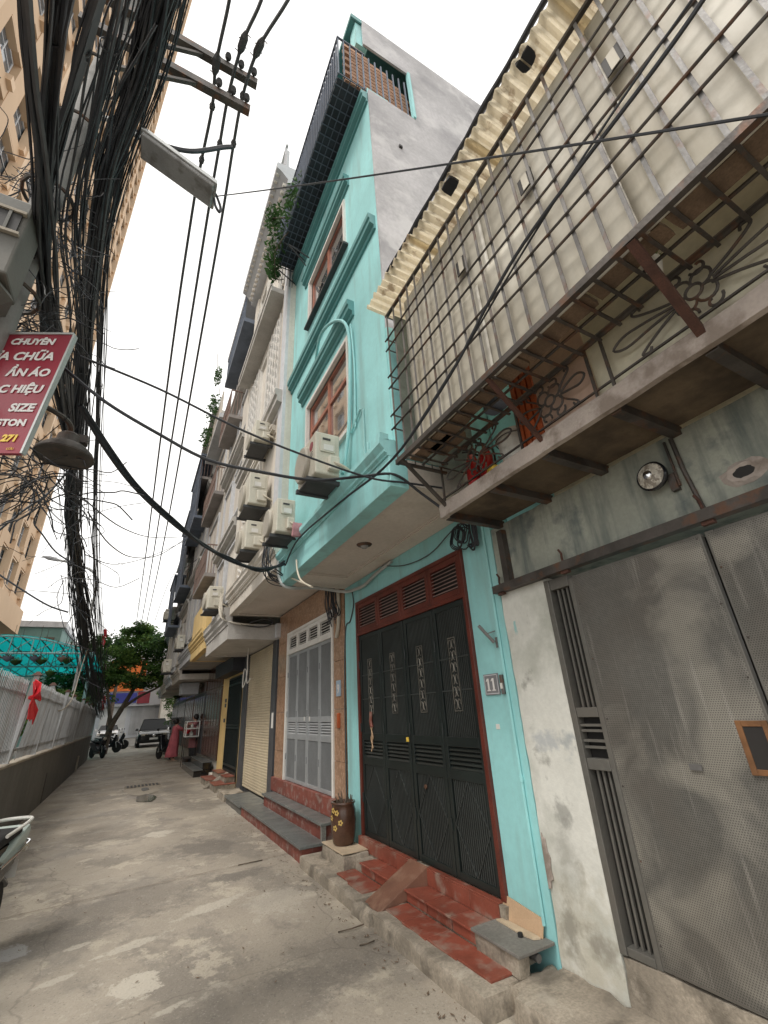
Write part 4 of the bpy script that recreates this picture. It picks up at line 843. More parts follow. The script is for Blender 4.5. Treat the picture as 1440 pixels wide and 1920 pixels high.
for (az, zz) in ((-2.5, .31), (-2.85, .33), (-2.2, .22), (-2.65, .17), (-3.05, .26)):
    fl = MB(); c = Vector((jc[0]+.143*math.cos(az), jc[1]+.143*math.sin(az), jc[2]+zz)); nrm = Vector((math.cos(az), math.sin(az), 0)); tx = Vector((-math.sin(az), math.cos(az), 0))
    for p in range(5):
        a = p*1.257; q = c+tx*math.cos(a)*.018+Vector((0, 0, 1))*math.sin(a)*.018
        vs = [q+tx*math.cos(t)*.011+Vector((0, 0, 1))*math.sin(t)*.011+nrm*.001 for t in [i*6.283/8 for i in range(8)]]; fl.add(vs, [tuple(range(8))])
    fl.build('flower', 'gold_paint', jr)
for k in range(14):
    a = rnd.uniform(0, 6.28); r_ = rnd.uniform(.01, .09); b = Vector((jc[0]+r_*math.cos(a), jc[1]+r_*math.sin(a), jc[2]+.36)); d = Vector((math.cos(a)*.03, math.sin(a)*.03, rnd.uniform(.05, .14)))
    mb = MB(); mb.tube([b, b+d*.5+Vector((.006, 0, 0)), b+d], [.009, .008, .005], 5); mb.build('stem', 'bark', jr)
bn = thing('concrete_bench', 'low concrete bench slab with gray top beside the last red step', 'bench', (2.36, 2.86, .1))
mb = MB(); mb.rough(2.215, 2.30, 2.66, 3.07, .125, .222, .04, .014, 71, .012); mb.build('front_block', 'concrete', bn, smooth=True)
mb = MB(); mb.rough(2.30, 2.47, 2.80, 3.07, .10, .222, .05, .01, 74, .01); mb.build('block', 'concrete', bn, smooth=True)
mb = MB(); mb.box(2.20, 2.49, 2.635, 3.09, .224, .242); mb.build('top_slab', 'concrete_dark', bn, bevel=.004)
mb = MB(); mb.tube([(2.36, 2.65, .19), (2.36, 2.78, .19)], .022, 10); tag(mb.build('drain_stub', 'iron_grey'), 'short grey pipe stub under the bench slab', 'pipe')
mb = MB(); mb.hexa([(2.455, 2.70, .243), (2.463, 2.70, .243), (2.463, 3.06, .243), (2.455, 3.06, .243), (2.487, 2.70, .33), (2.495, 2.70, .33), (2.495, 3.06, .37), (2.487, 3.06, .37)]); tag(mb.build('cardboard_sheet', 'cardboard'), 'brown cardboard panel leaning against the wall above the bench', 'cardboard')
mb = MB(); mb.prism([(2.40, 2.72), (2.44, 2.70), (2.45, 2.73), (2.45, 3.04), (2.40, 3.06), (2.385, 2.80)], 'Z', .244, .252); tag(mb.build('cardboard_scrap', 'tile_cream'), 'flat pale cardboard scrap lying on the bench slab', 'cardboard')
mb = MB(); mb.lathe([(.016, 0), (.016, .02), (.008, .022)], (2.37, 2.80, .243), 'Z', 10); tag(mb.build('bottle_cap', 'rubber'), 'small black cap lying on the bench slab', 'cap')
# ------------------------------------------------------------------ air conditioners
def aircon(label, xb, y0, z0, w=.7, h=.5, d=.28, tray=True, logo=False, pipe=True, simple=False):
    t = thing('air_conditioner', label, 'air conditioner', (xb-d/2, y0+w/2, z0), 'air conditioners on the house fronts')
    x0 = xb-d
    mb = MB(); mb.box(x0, xb, y0, y0+w, z0, z0+h); mb.build('casing', 'ac_beige', t, bevel=.015)
    r = h*.41; cy = y0+w*.60; cz = z0+h*.5
    mb = MB(); mb.lathe([(r*.99, 0), (r, -.03), (r*.92, -.045)], (x0-.001, cy, cz), 'X', 28)
    mb.build('fan_ring', 'ac_grille', t, smooth=True)
    mb = MB()
    for q in (.9, .75, .6, .45, .3, .15): mb.tube([(x0-.028, cy+r*q*math.cos(a), cz+r*q*math.sin(a)) for a in [i*6.283/20 for i in range(21)]], .006, 4, False)
    for k in range(4): a = k*math.pi/4; mb.bar((x0-.026, cy-r*.92*math.cos(a), cz-r*.92*math.sin(a)), (x0-.026, cy+r*.92*math.cos(a), cz+r*.92*math.sin(a)), .008)
    stuff(mb.build('fan_guard', 'ac_grille', t))
    mb = MB(); mb.lathe([(.0, -.006), (r*.9, -.006)], (x0, cy, cz), 'X', 24); mb.build('fan_well', 'ac_dark', t)
    mb = MB(); mb.box(x0+.05, xb-.05, y0-.012, y0-.0005, z0+h*.52, z0+h*.9); mb.build('service_cover', 'ac_beige', t, bevel=.004)
    mb = MB(); mb.box(x0+.07, x0+.15, y0-.016, y0-.0125, z0+h*.80, z0+h*.85); mb.build('grip', 'ac_dark', t)
    mb = MB(); mb.box(x0+.08, x0+.18, y0-.0155, y0-.0122, z0+h*.56, z0+h*.7); mb.build('rating_label', 'paper', t)
    mb = MB(); mb.box(x0+.12, xb-.02, y0-.06, y0-.0005, z0+h*.08, z0+h*.40); mb.build('valve_cover', 'ac_beige', t, bevel=.012)
    for yy in (y0+.1, y0+w-.12): mb = MB(); mb.box(x0-.05, xb+.18, yy-.02, yy+.02, z0-.045, z0-.004); mb.build('bracket', 'bracket_dark', t)
    if tray: mb = MB(); mb.box(x0-.03, xb+.02, y0+.125, y0+w-.145, z0-.030, z0-.012); mb.build('drip_tray', 'ac_dark', t)
    if pipe: mb = MB(); mb.tube(catmull([(xb-.08, y0-.05, z0+h*.25), (xb-.02, y0-.08, z0+h*.17), (xb+.06, y0-.07, z0+h*.1), (xb+.16, y0-.02, z0+.0)]), .016, 6); mb.build('refrigerant_pipe', 'copper_lag', t, smooth=True)
    if logo:
        mb = MB(); mb.lathe([(.0, -.003), (.05, -.002), (.05, 0)], (x0-.0005, y0+.11, z0+h*.74), 'X', 18); mb.build('emblem', 'sign_red', t)
        wall_text('LG', 'iron_grey', .08, x0-.002, y0+.16, z0+h*.47, t, name='lettering')
    return t
aircon('beige air conditioner with red round emblem under the turquoise house window', 1.44, 3.37, 3.61, .52, .46, .25, logo=True)
a2 = aircon('beige air conditioner at the far end of the turquoise ledge with pink rag', 1.45, 4.80, 3.57, .55, .44, .23)
mb = MB(); mb.rough(1.40, 1.50, 4.70, 4.76, 3.50, 3.68, .03, .02, 4, .02); tag(mb.build('rag', 'rag_pink', smooth=True), 'pink rag tied over the valves of the ledge air conditioner', 'rag')
aircon('beige air conditioner between the two others beside the grey pilaster', 1.45, 6.35, 4.62, .75, .54, .29)
aircon('beige air conditioner lowest on the cream house just above its cornice', 1.45, 6.40, 3.90, .72, .45, .28)
aircon('beige air conditioner highest on the cream house above its dark tray', 1.45, 6.39, 5.82, .7, .40, .26)
aircon('beige air conditioner above the grey fascia next to the small iron balcony', 1.45, 10.02, 3.75, .8, .48, .29)
aircon('weathered air conditioner beside the yellow upper wall', 1.42, 17.7, 3.9, .8, .48, .25, pipe=False)
aircon('weathered air conditioner hanging past the yellow house over the grey canopy', 1.25, 20.5, 3.35, .8, .5, .28, pipe=False)
aircon('small air conditioner high on the far house with bars', 1.15, 24.0, 6.1, .8, .5, .28, pipe=False)
# ------------------------------------------------------------------ number 9: cream front over brown stone
H9 = thing('cream_house', 'cream and grey house numbered 9 with grey ribbed doors and brown stone piers', 'house', (2.7, 7.5, 0))
y0, y1 = 5.750, 9.195
def stone_pier(a, b):
    z = .37; k = 0
    while z < 3.42:
        h = min(.62, 3.425-z); mb = MB(); mb.box(2.49, 2.8, a+.002, b-.002, z+.002, z+h-.002); mb.build('stone_slab', 'stone_brown', H9, bevel=.003); z += h; k += 1
stone_pier(y0+.02, 6.165); stone_pier(8.475, 9.09)
mb = MB(); mb.box(2.495, 2.8, 6.167, 8.473, 3.0, 3.425); mb.build('stone_lintel', 'stone_brown', H9)
mb = MB(); mb.box(2.47, 2.60, 6.17, 6.225, .57, 2.99); mb.box(2.47, 2.6, 8.415, 8.47, .57, 2.99); mb.box(2.471, 2.599, 6.225, 8.415, 2.94, 2.989); mb.box(2.471, 2.599, 6.225, 8.415, 2.585, 2.62); mb.build('door_frame', 'white_paint', H9, bevel=.004)
transom(H9, 2.48, [6.227, 6.775, 7.32, 7.865, 8.413], 2.622, 2.938, 'white_paint', 5)
for a, b in ((6.23, 6.77), (6.774, 7.318), (7.326, 7.866), (7.87, 8.41)): leaf(H9, 2.50, a, b, .575, 2.583, 1.27, 1.45, 'grey_door', 'grey_mesh', 'ribbed')
mb = MB(); mb.box(2.545, 2.56, 6.2, 8.45, .57, 2.95); mb.build('inner_door', 'dark_inside', H9)
for y in (7.20, 7.45): mb = MB(); mb.box(2.495, 2.4985, y-.02, y+.02, 1.47, 1.53); mb.build('sticker', 'paper', H9)
mb = MB(); mb.box(2.44, 2.6, 6.0, 9.08, .365, .568); mb.build('sill', 'riser_red', H9, bevel=.004)
p9 = thing('number_plate', 'small blue enamel plate reading 9 on brown stone pier', 'plate', (2.48, 5.98, 1.78))
mb = MB(); mb.box(2.476, 2.489, 5.90, 6.05, 1.77, 1.97); mb.build('plate', 'plate_blue', p9, bevel=.003); wall_text('9', 'sign_white', .16, 2.4745, 5.975, 1.81, p9, name='numeral', align='CENTER', off=.004)
mb = MB(); mb.box(2.47, 2.489, 5.94, 6.02, 1.38, 1.56); tag(mb.build('meter_box', 'orange_wood', bevel=.004), 'small orange bell box on the brown stone pier', 'box')
S9 = thing('granite_steps', 'grey granite slab steps with worn red risers before number 9', 'steps', (2.25, 7.6, 0))
mb = MB(); mb.rough(2.0, 2.30, 5.97, 9.30, 0, .15, .08, .008, 41, .006); mb.build('step_base', 'riser_red', S9, smooth=True)
for a, b in ((5.94, 7.62), (7.624, 9.32)): mb = MB(); mb.box(1.965, 2.30, a, b, .152, .182); mb.build('granite_slab', 'granite', S9, bevel=.004)
mb = MB(); mb.box(2.27, 2.48, 6.02, 8.85, .0, .33); mb.build('step_base', 'riser_red', S9)
for a, b in ((5.98, 7.42), (7.424, 8.88)): mb = MB(); mb.box(2.235, 2.47, a, b, .332, .362); mb.build('granite_slab', 'granite', S9, bevel=.004)
mb = MB(); mb.box(2.245, 2.30, 5.975, 6.02, .184, .33); mb.build('step_end', 'concrete_dark', S9)
mb = MB(); mb.rough(2.0, 2.3, 9.36, 10.85, 0, .11, .07, .01, 44, .01); mb.build('step_base', 'concrete_dark', S9, smooth=True)
mb = MB(); mb.box(1.97, 2.48, 9.34, 10.86, .112, .14); mb.build('granite_slab', 'granite', S9, bevel=.004)
# front above
def slab(root, y0, y1, zs, depth, m, ms, xf=1.5, dent=True):
    mb = MB(); mb.box(xf, 2.6, y0+.01, y1-.01, zs+.02, zs+depth*.5); mb.build('soffit', ms, root)
    mb = MB(); mb.box(xf-.01, xf+.14, y0+.005, y1-.005, zs, zs+depth*.45); mb.box(1.55, 2.59, y0+.006, y0+.08, zs+.005, zs+.1); mb.box(1.55, 2.59, y1-.08, y1-.006, zs+.005, zs+.1); mb.build('fascia', m, root, bevel=.004)
    pr = [(xf+.06, zs+depth*.45+.001), (xf-.03, zs+depth*.45+.001), (xf-.03, zs+depth*.55), (xf-.07, zs+depth*.62), (xf-.07, zs+depth*.72), (xf-.11, zs+depth*.8), (xf-.11, zs+depth*.92), (xf-.13, zs+depth), (xf+.06, zs+depth)]
    mb = MB(); mb.prism(pr, 'Y', y0+.005, y1-.005); mb.build('moulding', m, root)
    if dent:
        mb = MB(); k = y0+.06
        while k < y1-.06: mb.box(xf-.062, xf-.0301, k, k+.035, zs+depth*.56, zs+depth*.62); k += .07
        stuff(mb.build('dentils', m, root))
slab(H9, y0, y1, 3.43, .42, 'cream9', 'soffit', 1.5)
mb = MB(); mb.box(1.52, 8, y0, y1, 3.86, 12.2); mb.build('wall', 'cream9', H9)
mb = MB(); mb.box(1.47, 1.52, y0+.005, y0+.28, 3.86, 11.9); mb.build('pilaster', 'far_grey', H9)
mb = MB(); mb.box(1.485, 1.52, y0+.30, y0+.40, 3.86, 11.9); mb.build('downpipe', 'cream9', H9)
mb = MB(); mb.box(1.475, 1.52, y1-.35, y1-.01, 3.86, 11.9); mb.build('pilaster', 'cream9', H9)
# chevron plaster panel above the fascia
for k in range(14):
    for s in (1, -1):
        c = 8.35; mb = MB(); mb.bar((1.512, c, 3.95+k*.13), (1.512, c+s*.38, 4.12+k*.13), .025, .045, (1, 0, 0)); mb.build('chevron_rib', 'white_paint', H9)
for (za, zb, yy0, yy1) in ((4.0, 5.9, 7.25, 7.85), (6.7, 8.5, 7.2, 7.75), (9.6, 11.3, 6.6, 7.2), (9.6, 11.3, 7.8, 8.4)):
    window(H9, 1.50, yy0, yy1, za, zb, 'far_brown', 'white_paint', za+(zb-za)*.72, [(yy0+yy1)/2], 'glass_dark', .04)
mb = MB(); mb.box(-.06, .02, -.095, .095, -.095, .095)
def breeze(y0_, y1_, z0_, z1_, x):
    src = MB(); s = .105
    src.prism([(-s, -s), (-s*.75, -s), (-s*.75, s), (-s, s)], 'X', -.05, .0); src.prism([(s*.75, -s), (s, -s), (s, s), (s*.75, s)], 'X', -.05, .0)
    src.prism([(-s*.75, -s), (-s*.3, -s), (s*.2, 0), (-s*.3, 0)], 'X', -.04, -.004); src.prism([(-s*.3, 0), (s*.2, 0), (s*.75, s), (s*.25, s)], 'X', -.04, -.004)
    b = src.build('screen_block', 'white_paint', H9, origin=(0, 0, 0)); first = True
    ny_, nz_ = int((y1_-y0_)/.212), int((z1_-z0_)/.212)
    bk_ = MB(); bk_.box(x+.004, x+.008, y0_, y0_+ny_*.212, z0_, z0_+nz_*.212); bk_.build('screen_shadow_gap', 'dark_inside', H9)
    for i in range(ny_):
        for j in range(nz_):
            p = (x, y0_+.106+i*.212, z0_+.106+j*.212)
            if first: b.location = Vector(p)-wloc(H9); first = False
            else: piece(b, p, H9)
breeze(6.2, 7.1, 6.55, 8.85, 1.508); breeze(7.95, 8.8, 6.6, 8.85, 1.508); breeze(6.2, 6.5, 9.5, 11.4, 1.508); breeze(8.5, 8.85, 9.5, 11.4, 1.508)
cornice(H9, 1.52, y0+.05, y1-.02, 6.15, 6.5, .17, 'grey_trim'); cornice(H9, 1.52, y0+.5, 8.9, 5.95, 6.1, .1, 'cream9')
mb = MB(); mb.box(1.22, 1.52, 6.05, 9.1, 9.0, 9.12); mb.box(1.20, 1.24, 6.04, 9.11, 9.12, 9.22); mb.build('balcony_slab', 'grey_trim', H9, bevel=.006)
pr = [(1.53, 12.0), (1.35, 12.0), (1.35, 12.12), (1.2, 12.3), (1.1, 12.36), (1.1, 12.55), (1.53, 12.6)]
mb = MB(); mb.prism(pr, 'Y', y0, y1+.05); mb.build('roof_cornice', 'far_grey', H9)
mb = MB(); k = y0+.1
while k < y1: mb.box(1.27, 1.34, k, k+.07, 12.02, 12.10); mb.box(1.12, 1.18, k, k+.05, 12.30, 12.352); k += .16
stuff(mb.build('dentils', 'cream9', H9))
mb = MB(); mb.box(1.30, 1.36, y0+.02, y1, 12.6, 13.2); mb.build('parapet', 'far_grey', H9)
for k in range(10): mb = MB(); mb.box(1.28, 1.31, y0+.1+.36*k, y0+.16+.36*k, 12.62, 13.5); mb.build('parapet_post', 'far_grey', H9)
mb = MB(); mb.box(1.28, 1.33, y0+.05, y1, 13.45, 13.5); mb.build('parapet_rail', 'far_grey', H9)
# ------------------------------------------------------------------ shutter house
H7 = thing('shutter_house', 'grey fronted house with beige roller shutter and dark stone jambs', 'house', (2.7, 10.7, 0))
y0, y1 = 9.2, 12.195
mb = MB(); mb.box(2.48, 8, y0, 9.52, .14, 2.99); mb.build('jamb', 'frame_dark', H7, bevel=.004); mb = MB(); mb.box(2.46, 8, 11.78, y1, .0, 2.99); mb.build('jamb', 'frame_dark', H7, bevel=.004)
mb = MB(); mb.box(2.55, 8, 9.52, 11.78, .0, 2.99); mb.build('wall', 'frame_dark', H7)
for k in range(56):
    z = .145+k*.0505; mb = MB(); mb.prism([(2.54, z), (2.515, z+.002), (2.508, z+.012), (2.508, z+.038), (2.515, z+.048), (2.54, z+.0495)], 'Y', 9.525, 11.775); mb.build('shutter_slat', 'shutter_beige', H7)
mb = MB(); mb.box(2.472, 2.478, 9.24, 9.36, 1.35, 1.62); tag(mb.build('notice_sheet', 'paper'), 'white paper notice stuck on the dark shutter jamb', 'notice')
slab(H7, y0, y1, 2.98, .62, 'grey_trim', 'grey_trim', 1.5, False)
mb = MB(); mb.box(1.58, 8, y0+.002, y1, 3.52, 12.4); mb.build('wall', 'far_cream', H7)
for z in (5.3, 7.6, 9.9): cornice(H7, 1.58, y0+.03, y1-.03, z, z+.3, .2, 'grey_trim')
for z in (3.9, 6.0, 8.3, 10.5):
    window(H7, 1.56, 9.45, 10.5, z, z+1.25, 'far_brown', 'far_grey', z+.9, [9.97]); window(H7, 1.56, 10.85, 11.9, z, z+1.25, 'far_brown', 'far_grey', z+.9, [11.37])
def balcony(root, y0, y1, z, xo, xi, m, ms, n=None, h=.8):
    mb = MB(); mb.box(xo, xi, y0, y1, z-.1, z); mb.build('balcony_floor', 'balcony_under', root)
    mb = MB(); mb.box(xo, xo+.03, y0, y1, z+h, z+h+.03); mb.box(xo+.03, xi, y0, y0+.03, z+h, z+h+.03); mb.box(xo, xo+.02, y0, y1, z+h*.45, z+h*.45+.02); mb.build('balcony_rail', m, root)
    n = n or int((y1-y0)/.12)
    for k in range(n+1): y = y0+(y1-y0-.016)*k/n; mb = MB(); mb.box(xo+.005, xo+.021, y, y+.016, z, z+h); mb.build('baluster', m, root)
    for k in range(1, 4): mb = MB(); x = xo+(xi-xo)*k/4; mb.box(x, x+.016, y0+.004, y0+.02, z, z+h); mb.build('baluster', m, root)
balcony(H7, 10.4, 12.1, 9.1, 1.22, 1.58, 'far_brown', 'far_grey'); 
mb = MB(); mb.box(1.2, 1.6, y0+.02, y1, 12.4, 12.55); mb.build('roof_slab', 'far_grey', H7)
for k in range(16): mb = MB(); mb.box(1.21, 1.24, y0+.1+k*.18, y0+.13+k*.18, 11.5, 12.39); mb.build('terrace_bar', 'far_blue', H7)
mb = MB(); mb.box(1.2, 1.58, y0+.02, y1, 11.35, 11.49); mb.build('terrace_floor', 'far_blue', H7)
# ------------------------------------------------------------------ yellow house
HY = thing('yellow_house', 'yellow house with tall dark grille gate and black name board', 'house', (2.7, 13.7, 0))
y0, y1 = 12.2, 15.345
mb = MB(); mb.box(2.5, 8, y0+.002, 12.42, .0, 3.2); mb.build('wall', 'yellow_wall', HY); mb = MB(); mb.box(2.5, 8, 14.22, y1, .0, 3.2); mb.build('wall', 'yellow_wall', HY); mb = MB(); mb.box(2.502, 8, 12.42, 14.22, 2.6, 3.2); mb.build('lintel', 'yellow_wall', HY)
mb = MB(); mb.box(2.62, 8, 12.42, 14.22, .0, 2.6); mb.build('inner_door', 'dark_inside', HY)
mb = MB(); mb.box(2.47, 2.53, 12.425, 12.47, .3, 2.59); mb.box(2.47, 2.53, 14.17, 14.215, .3, 2.59)
for z in (.3, .42, 1.3, 1.36, 2.38, 2.55): mb.box(2.471, 2.529, 12.47, 14.17, z, z+.045)
gy = mb.build('gate_frame', 'door_green', HY)
for k in range(16): mb = MB(); y = 12.55+k*.103; mb.box(2.49, 2.51, y-.011, y+.011, .345, 2.55); mb.build('gate_bar', 'door_green', gy)
mb = MB(); mb.box(2.535, 2.545, 12.47, 14.17, .3, 2.58); mb.build('gate_sheet', 'frame_dark', gy)
mb = MB(); mb.box(2.18, 2.50, 12.22, 15.0, 2.66, 3.02); nb_ = mb.build('name_board', 'tarp_black'); tag(nb_, 'plain black box board over the yellow doorway', 'board')
for z in (1.45, 1.85, 1.98): mb = MB(); mb.box(2.47, 2.499, 14.55, 14.68, z, z+.1); tag(mb.build('meter_box', 'frame_dark', bevel=.004), {1.45: 'dark switch box lowest of three on the yellow pier', 1.85: 'dark switch box in the middle of three on the yellow pier', 1.98: 'dark switch box topmost of three on the yellow pier'}[z], 'box')
SY = thing('tiled_steps', 'red tiled double step with a small wedge ramp before the yellow house', 'steps', (2.2, 13.5, 0))
for (a, b, z, xf) in ((12.35, 13.15, .16, 2.0), (13.5, 14.6, .16, 1.98), (12.5, 13.2, .29, 2.25), (13.55, 14.5, .29, 2.25)):
    mb = MB(); mb.box(xf+.02, 2.48, a, b, 0 if z < .2 else .163, z-.013); mb.build('step_base', 'concrete', SY); mb = MB(); mb.box(xf, 2.478, a-.01, b+.01, z-.012, z); mb.build('tile', 'tile_red', SY, bevel=.003)
mb = MB(); mb.hexa([(1.9, 13.18, .012), (1.9, 13.48, .012), (2.46, 13.48, .012), (2.46, 13.18, .012), (1.9, 13.18, .02), (1.9, 13.48, .02), (2.46, 13.48, .30), (2.46, 13.18, .30)]); mb.build('wedge', 'concrete', SY)
mb = MB(); mb.rough(1.98, 2.4, 10.95, 11.75, 0, .14, .08, .02, 91, .03); tag(mb.build('kerb_block', 'concrete', smooth=True), 'rough concrete block beside the roller shutter and red steps', 'block')
slab(HY, y0, y1, 3.2, .5, 'yellow_wall', 'far_cream', 1.45, False)
mb = MB(); mb.box(1.55, 8, y0+.002, y1, 3.62, 11.0); mb.build('wall', 'far_cream', HY)
mb = MB(); mb.box(1.42, 1.55, y0+.01, y1, 3.66, 4.55); mb.build('parapet', 'yellow_wall', HY)
for z in (5.2, 7.7): balcony(HY, y0+.15, y1-.2, z, 1.26, 1.55, 'far_brown', 'far_grey'); window(HY, 1.53, 12.7, 14.6, z+.1, z+1.9, 'far_brown', 'far_grey', z+1.4, [13.65])
mb = MB(); mb.box(1.15, 1.6, y0, y1, 10.2, 10.35); mb.build('roof_slab', 'far_grey', HY); mb = MB(); mb.box(1.18, 1.22, y0, y1, 10.36, 11.2); mb.build('parapet', 'far_cream', HY)
plant('roof_garden', 'potted plants crowding the rooftop edge of the yellow house', 'plants', [((1.05, 13.0+.7*k, 11.2+.25*math.sin(k*2)), (.22, .5, .35)) for k in range(4)] + [((1.0, 12.6, 12.1), (.12, .3, .4))], [[(1.15, 12.6, 11.2), (1.0, 12.7, 12.2), (.9, 12.8, 13.2)]], n=110, size=.07)
# ------------------------------------------------------------------ brown door house and the row beyond
def far_house(name, label, y0, y1, zs, ztop, m, ms, xf, storeys, doors, cage=None, bal=True):
    t = thing(name, label, 'house', (2.7, (y0+y1)/2, 0))
    mb = MB(); mb.box(2.55, 8, y0, y1, 0, zs+.1); mb.build('wall', 'far_cream', t)
    n = max(3, int((y1-y0)/.6))
    for k in range(n):
        a, b = y0+.12+(y1-y0-.24)*k/n, y0+.12+(y1-y0-.24)*(k+1)/n
        mb = MB(); mb.box(2.49, 2.545, a+.012, b-.012, .42, 2.5); d = mb.build('door_leaf', doors, t, bevel=.006)
        mb = MB(); mb.box(2.482, 2.4895, a+.09, b-.09, 1.35, 2.38); mb.build('door_pane', 'brown_glass', d); mb = MB(); mb.box(2.482, 2.4895, a+.09, b-.09, .55, 1.2); mb.build('door_panel', doors, d)
        mb = MB(); mb.box(2.50, 2.545, a+.03, b-.03, 2.53, zs-.05); mb.build('fanlight', 'brown_glass', t)
    slab(t, y0, y1, zs, .42, m, 'far_cream', xf, False)
    mb = MB(); mb.box(xf+.06, 8, y0+.002, y1-.002, zs+.36, ztop); mb.build('wall', m, t)
    h = (ztop-zs-.4)/storeys
    for s in range(storeys):
        z = zs+.45+s*h; w_ = (y1-y0)/2
        for q in range(2):
            window(t, xf+.04, y0+.3+q*w_, y0+w_-.2+q*w_, z+.35, z+h*.72, 'far_brown', 'grey_trim', None, [y0+.05+w_*.5+q*w_], 'glass_dark', .05)
        cornice(t, xf+.06, y0+.02, y1-.02, z+h-.3, z+h-.08, .16, ms)
        if bal and s % 2 == 0 and s > 0: balcony(t, y0+.3, y1-.5, z+.15, xf-.38, xf+.06, 'far_brown', 'far_grey')
    mb = MB(); mb.box(xf-.25, 4, y0, y1-.003, ztop, ztop+.15); mb.build('roof_slab', ms, t)
    if cage:
        za, zb = cage; mb = MB(); mb.box(xf-.42, xf+.06, y0+.2, y1-.3, za-.1, za); mb.build('cage_floor', 'far_blue', t)
        mb = MB(); mb.box(xf-.46, xf+.06, y0+.1, y1-.2, zb, zb+.08); mb.build('cage_roof', 'far_blue', t)
        mb = MB(); mb.box(xf-.36, xf-.34, y0+.25, y1-.35, za, zb-.4); mb.build('cage_sheet', 'far_blue', t)
        for k in range(int((y1-y0-.5)/.15)): mb = MB(); mb.box(xf-.42, xf-.40, y0+.2+k*.15, y0+.225+k*.15, za, zb); mb.build('cage_bar', 'far_blue', t)
    return t
HB = far_house('brown_door_house', 'house with glossy brown panelled doors behind black granite steps', 15.35, 18.99, 3.3, 12.6, 'far_grey', 'grey_trim', 1.45, 3, 'brown_door', (8.2, 10.6))
far_house('barred_house', 'pale house with dark blue barred cages past the brown doors', 19.0, 22.49, 2.95, 11.4, 'far_cream', 'grey_trim', 1.5, 3, 'frame_dark', (6.6, 9.8))
far_house('grey_row_house', 'dull grey house next beyond the blue cages with open doorway', 22.5, 26.0, 3.0, 9.0, 'far_grey', 'far_grey', 1.45, 2, 'far_brown', (5.6, 7.9))
far_house('low_row_house', 'low cream house near the end of the row under trees', 26.01, 30.0, 2.9, 7.0, 'far_cream', 'grey_trim', 1.5, 1, 'frame_dark', None, False)
far_house('end_row_house', 'last low grey house of the row beside the parked black car', 30.01, 34.0, 2.9, 6.2, 'far_grey', 'far_grey', 1.6, 1, 'frame_dark', None, False)
SB = thing('black_steps', 'two black granite steps before the glossy brown doors', 'steps', (2.2, 17.6, 0))
mb = MB(); mb.box(1.96, 2.48, 15.95, 19.3, 0, .17); mb.build('step', 'car_black', SB, bevel=.006); mb = MB(); mb.box(2.22, 2.479, 16.1, 19.2, .171, .35); mb.build('step', 'car_black', SB, bevel=.006)
mb = MB(); mb.box(1.945, 2.22, 15.93, 19.31, .171, .188); mb.build('tread', 'granite', SB); mb = MB(); mb.box(2.205, 2.478, 16.08, 19.21, .351, .368); mb.build('tread', 'granite', SB)
mb = MB(); mb.hexa([(1.75, 20.6, 2.50), (2.4, 20.6, 2.50), (2.4, 21.5, 2.5), (1.75, 21.5, 2.5), (1.72, 20.55, 2.95), (2.4, 20.55, 2.95), (2.4, 21.55, 2.95), (1.72, 21.55, 2.95)]); tag(mb.build('boxed_canopy', 'far_grey', bevel=.02), 'grey boxed sign canopy under the far house balcony', 'canopy')
# ------------------------------------------------------------------ left side: low wall, fence, what stands behind it
LW = thing('boundary_wall', 'low dark grey rendered wall along the left of the alley', 'wall', (-1.55, 16, 0))
mb = MB(); mb.box(-1.66, -1.48, 2, 29, -.05, 1.085); mb.build('wall_body', 'wall_grey', LW)
mb = MB(); mb.rough(-1.69, -1.465, 2, 29.05, 1.086, 1.12, .2, .01, 5, .008); mb.build('coping', 'coping', LW, smooth=True)
mb = MB(); mb.box(-1.479, -1.473, 14.2, 14.32, .02, .62); mb.build('damp_slot', 'ac_dark', LW)
mb = MB(); mb.tube([(-1.43, 22.2, 0), (-1.43, 22.2, .55)], .03, 8); tag(mb.build('drain_pipe', 'conduit'), 'short pale drain pipe standing at the foot of the grey wall', 'pipe')
pk = MB(); pk.prism([(-.023, 0), (.023, 0), (.023, 1.09), (.0, 1.16), (-.023, 1.09)], 'X', -.004, .004)
pk0 = None; yy = 4.6; pn = 0
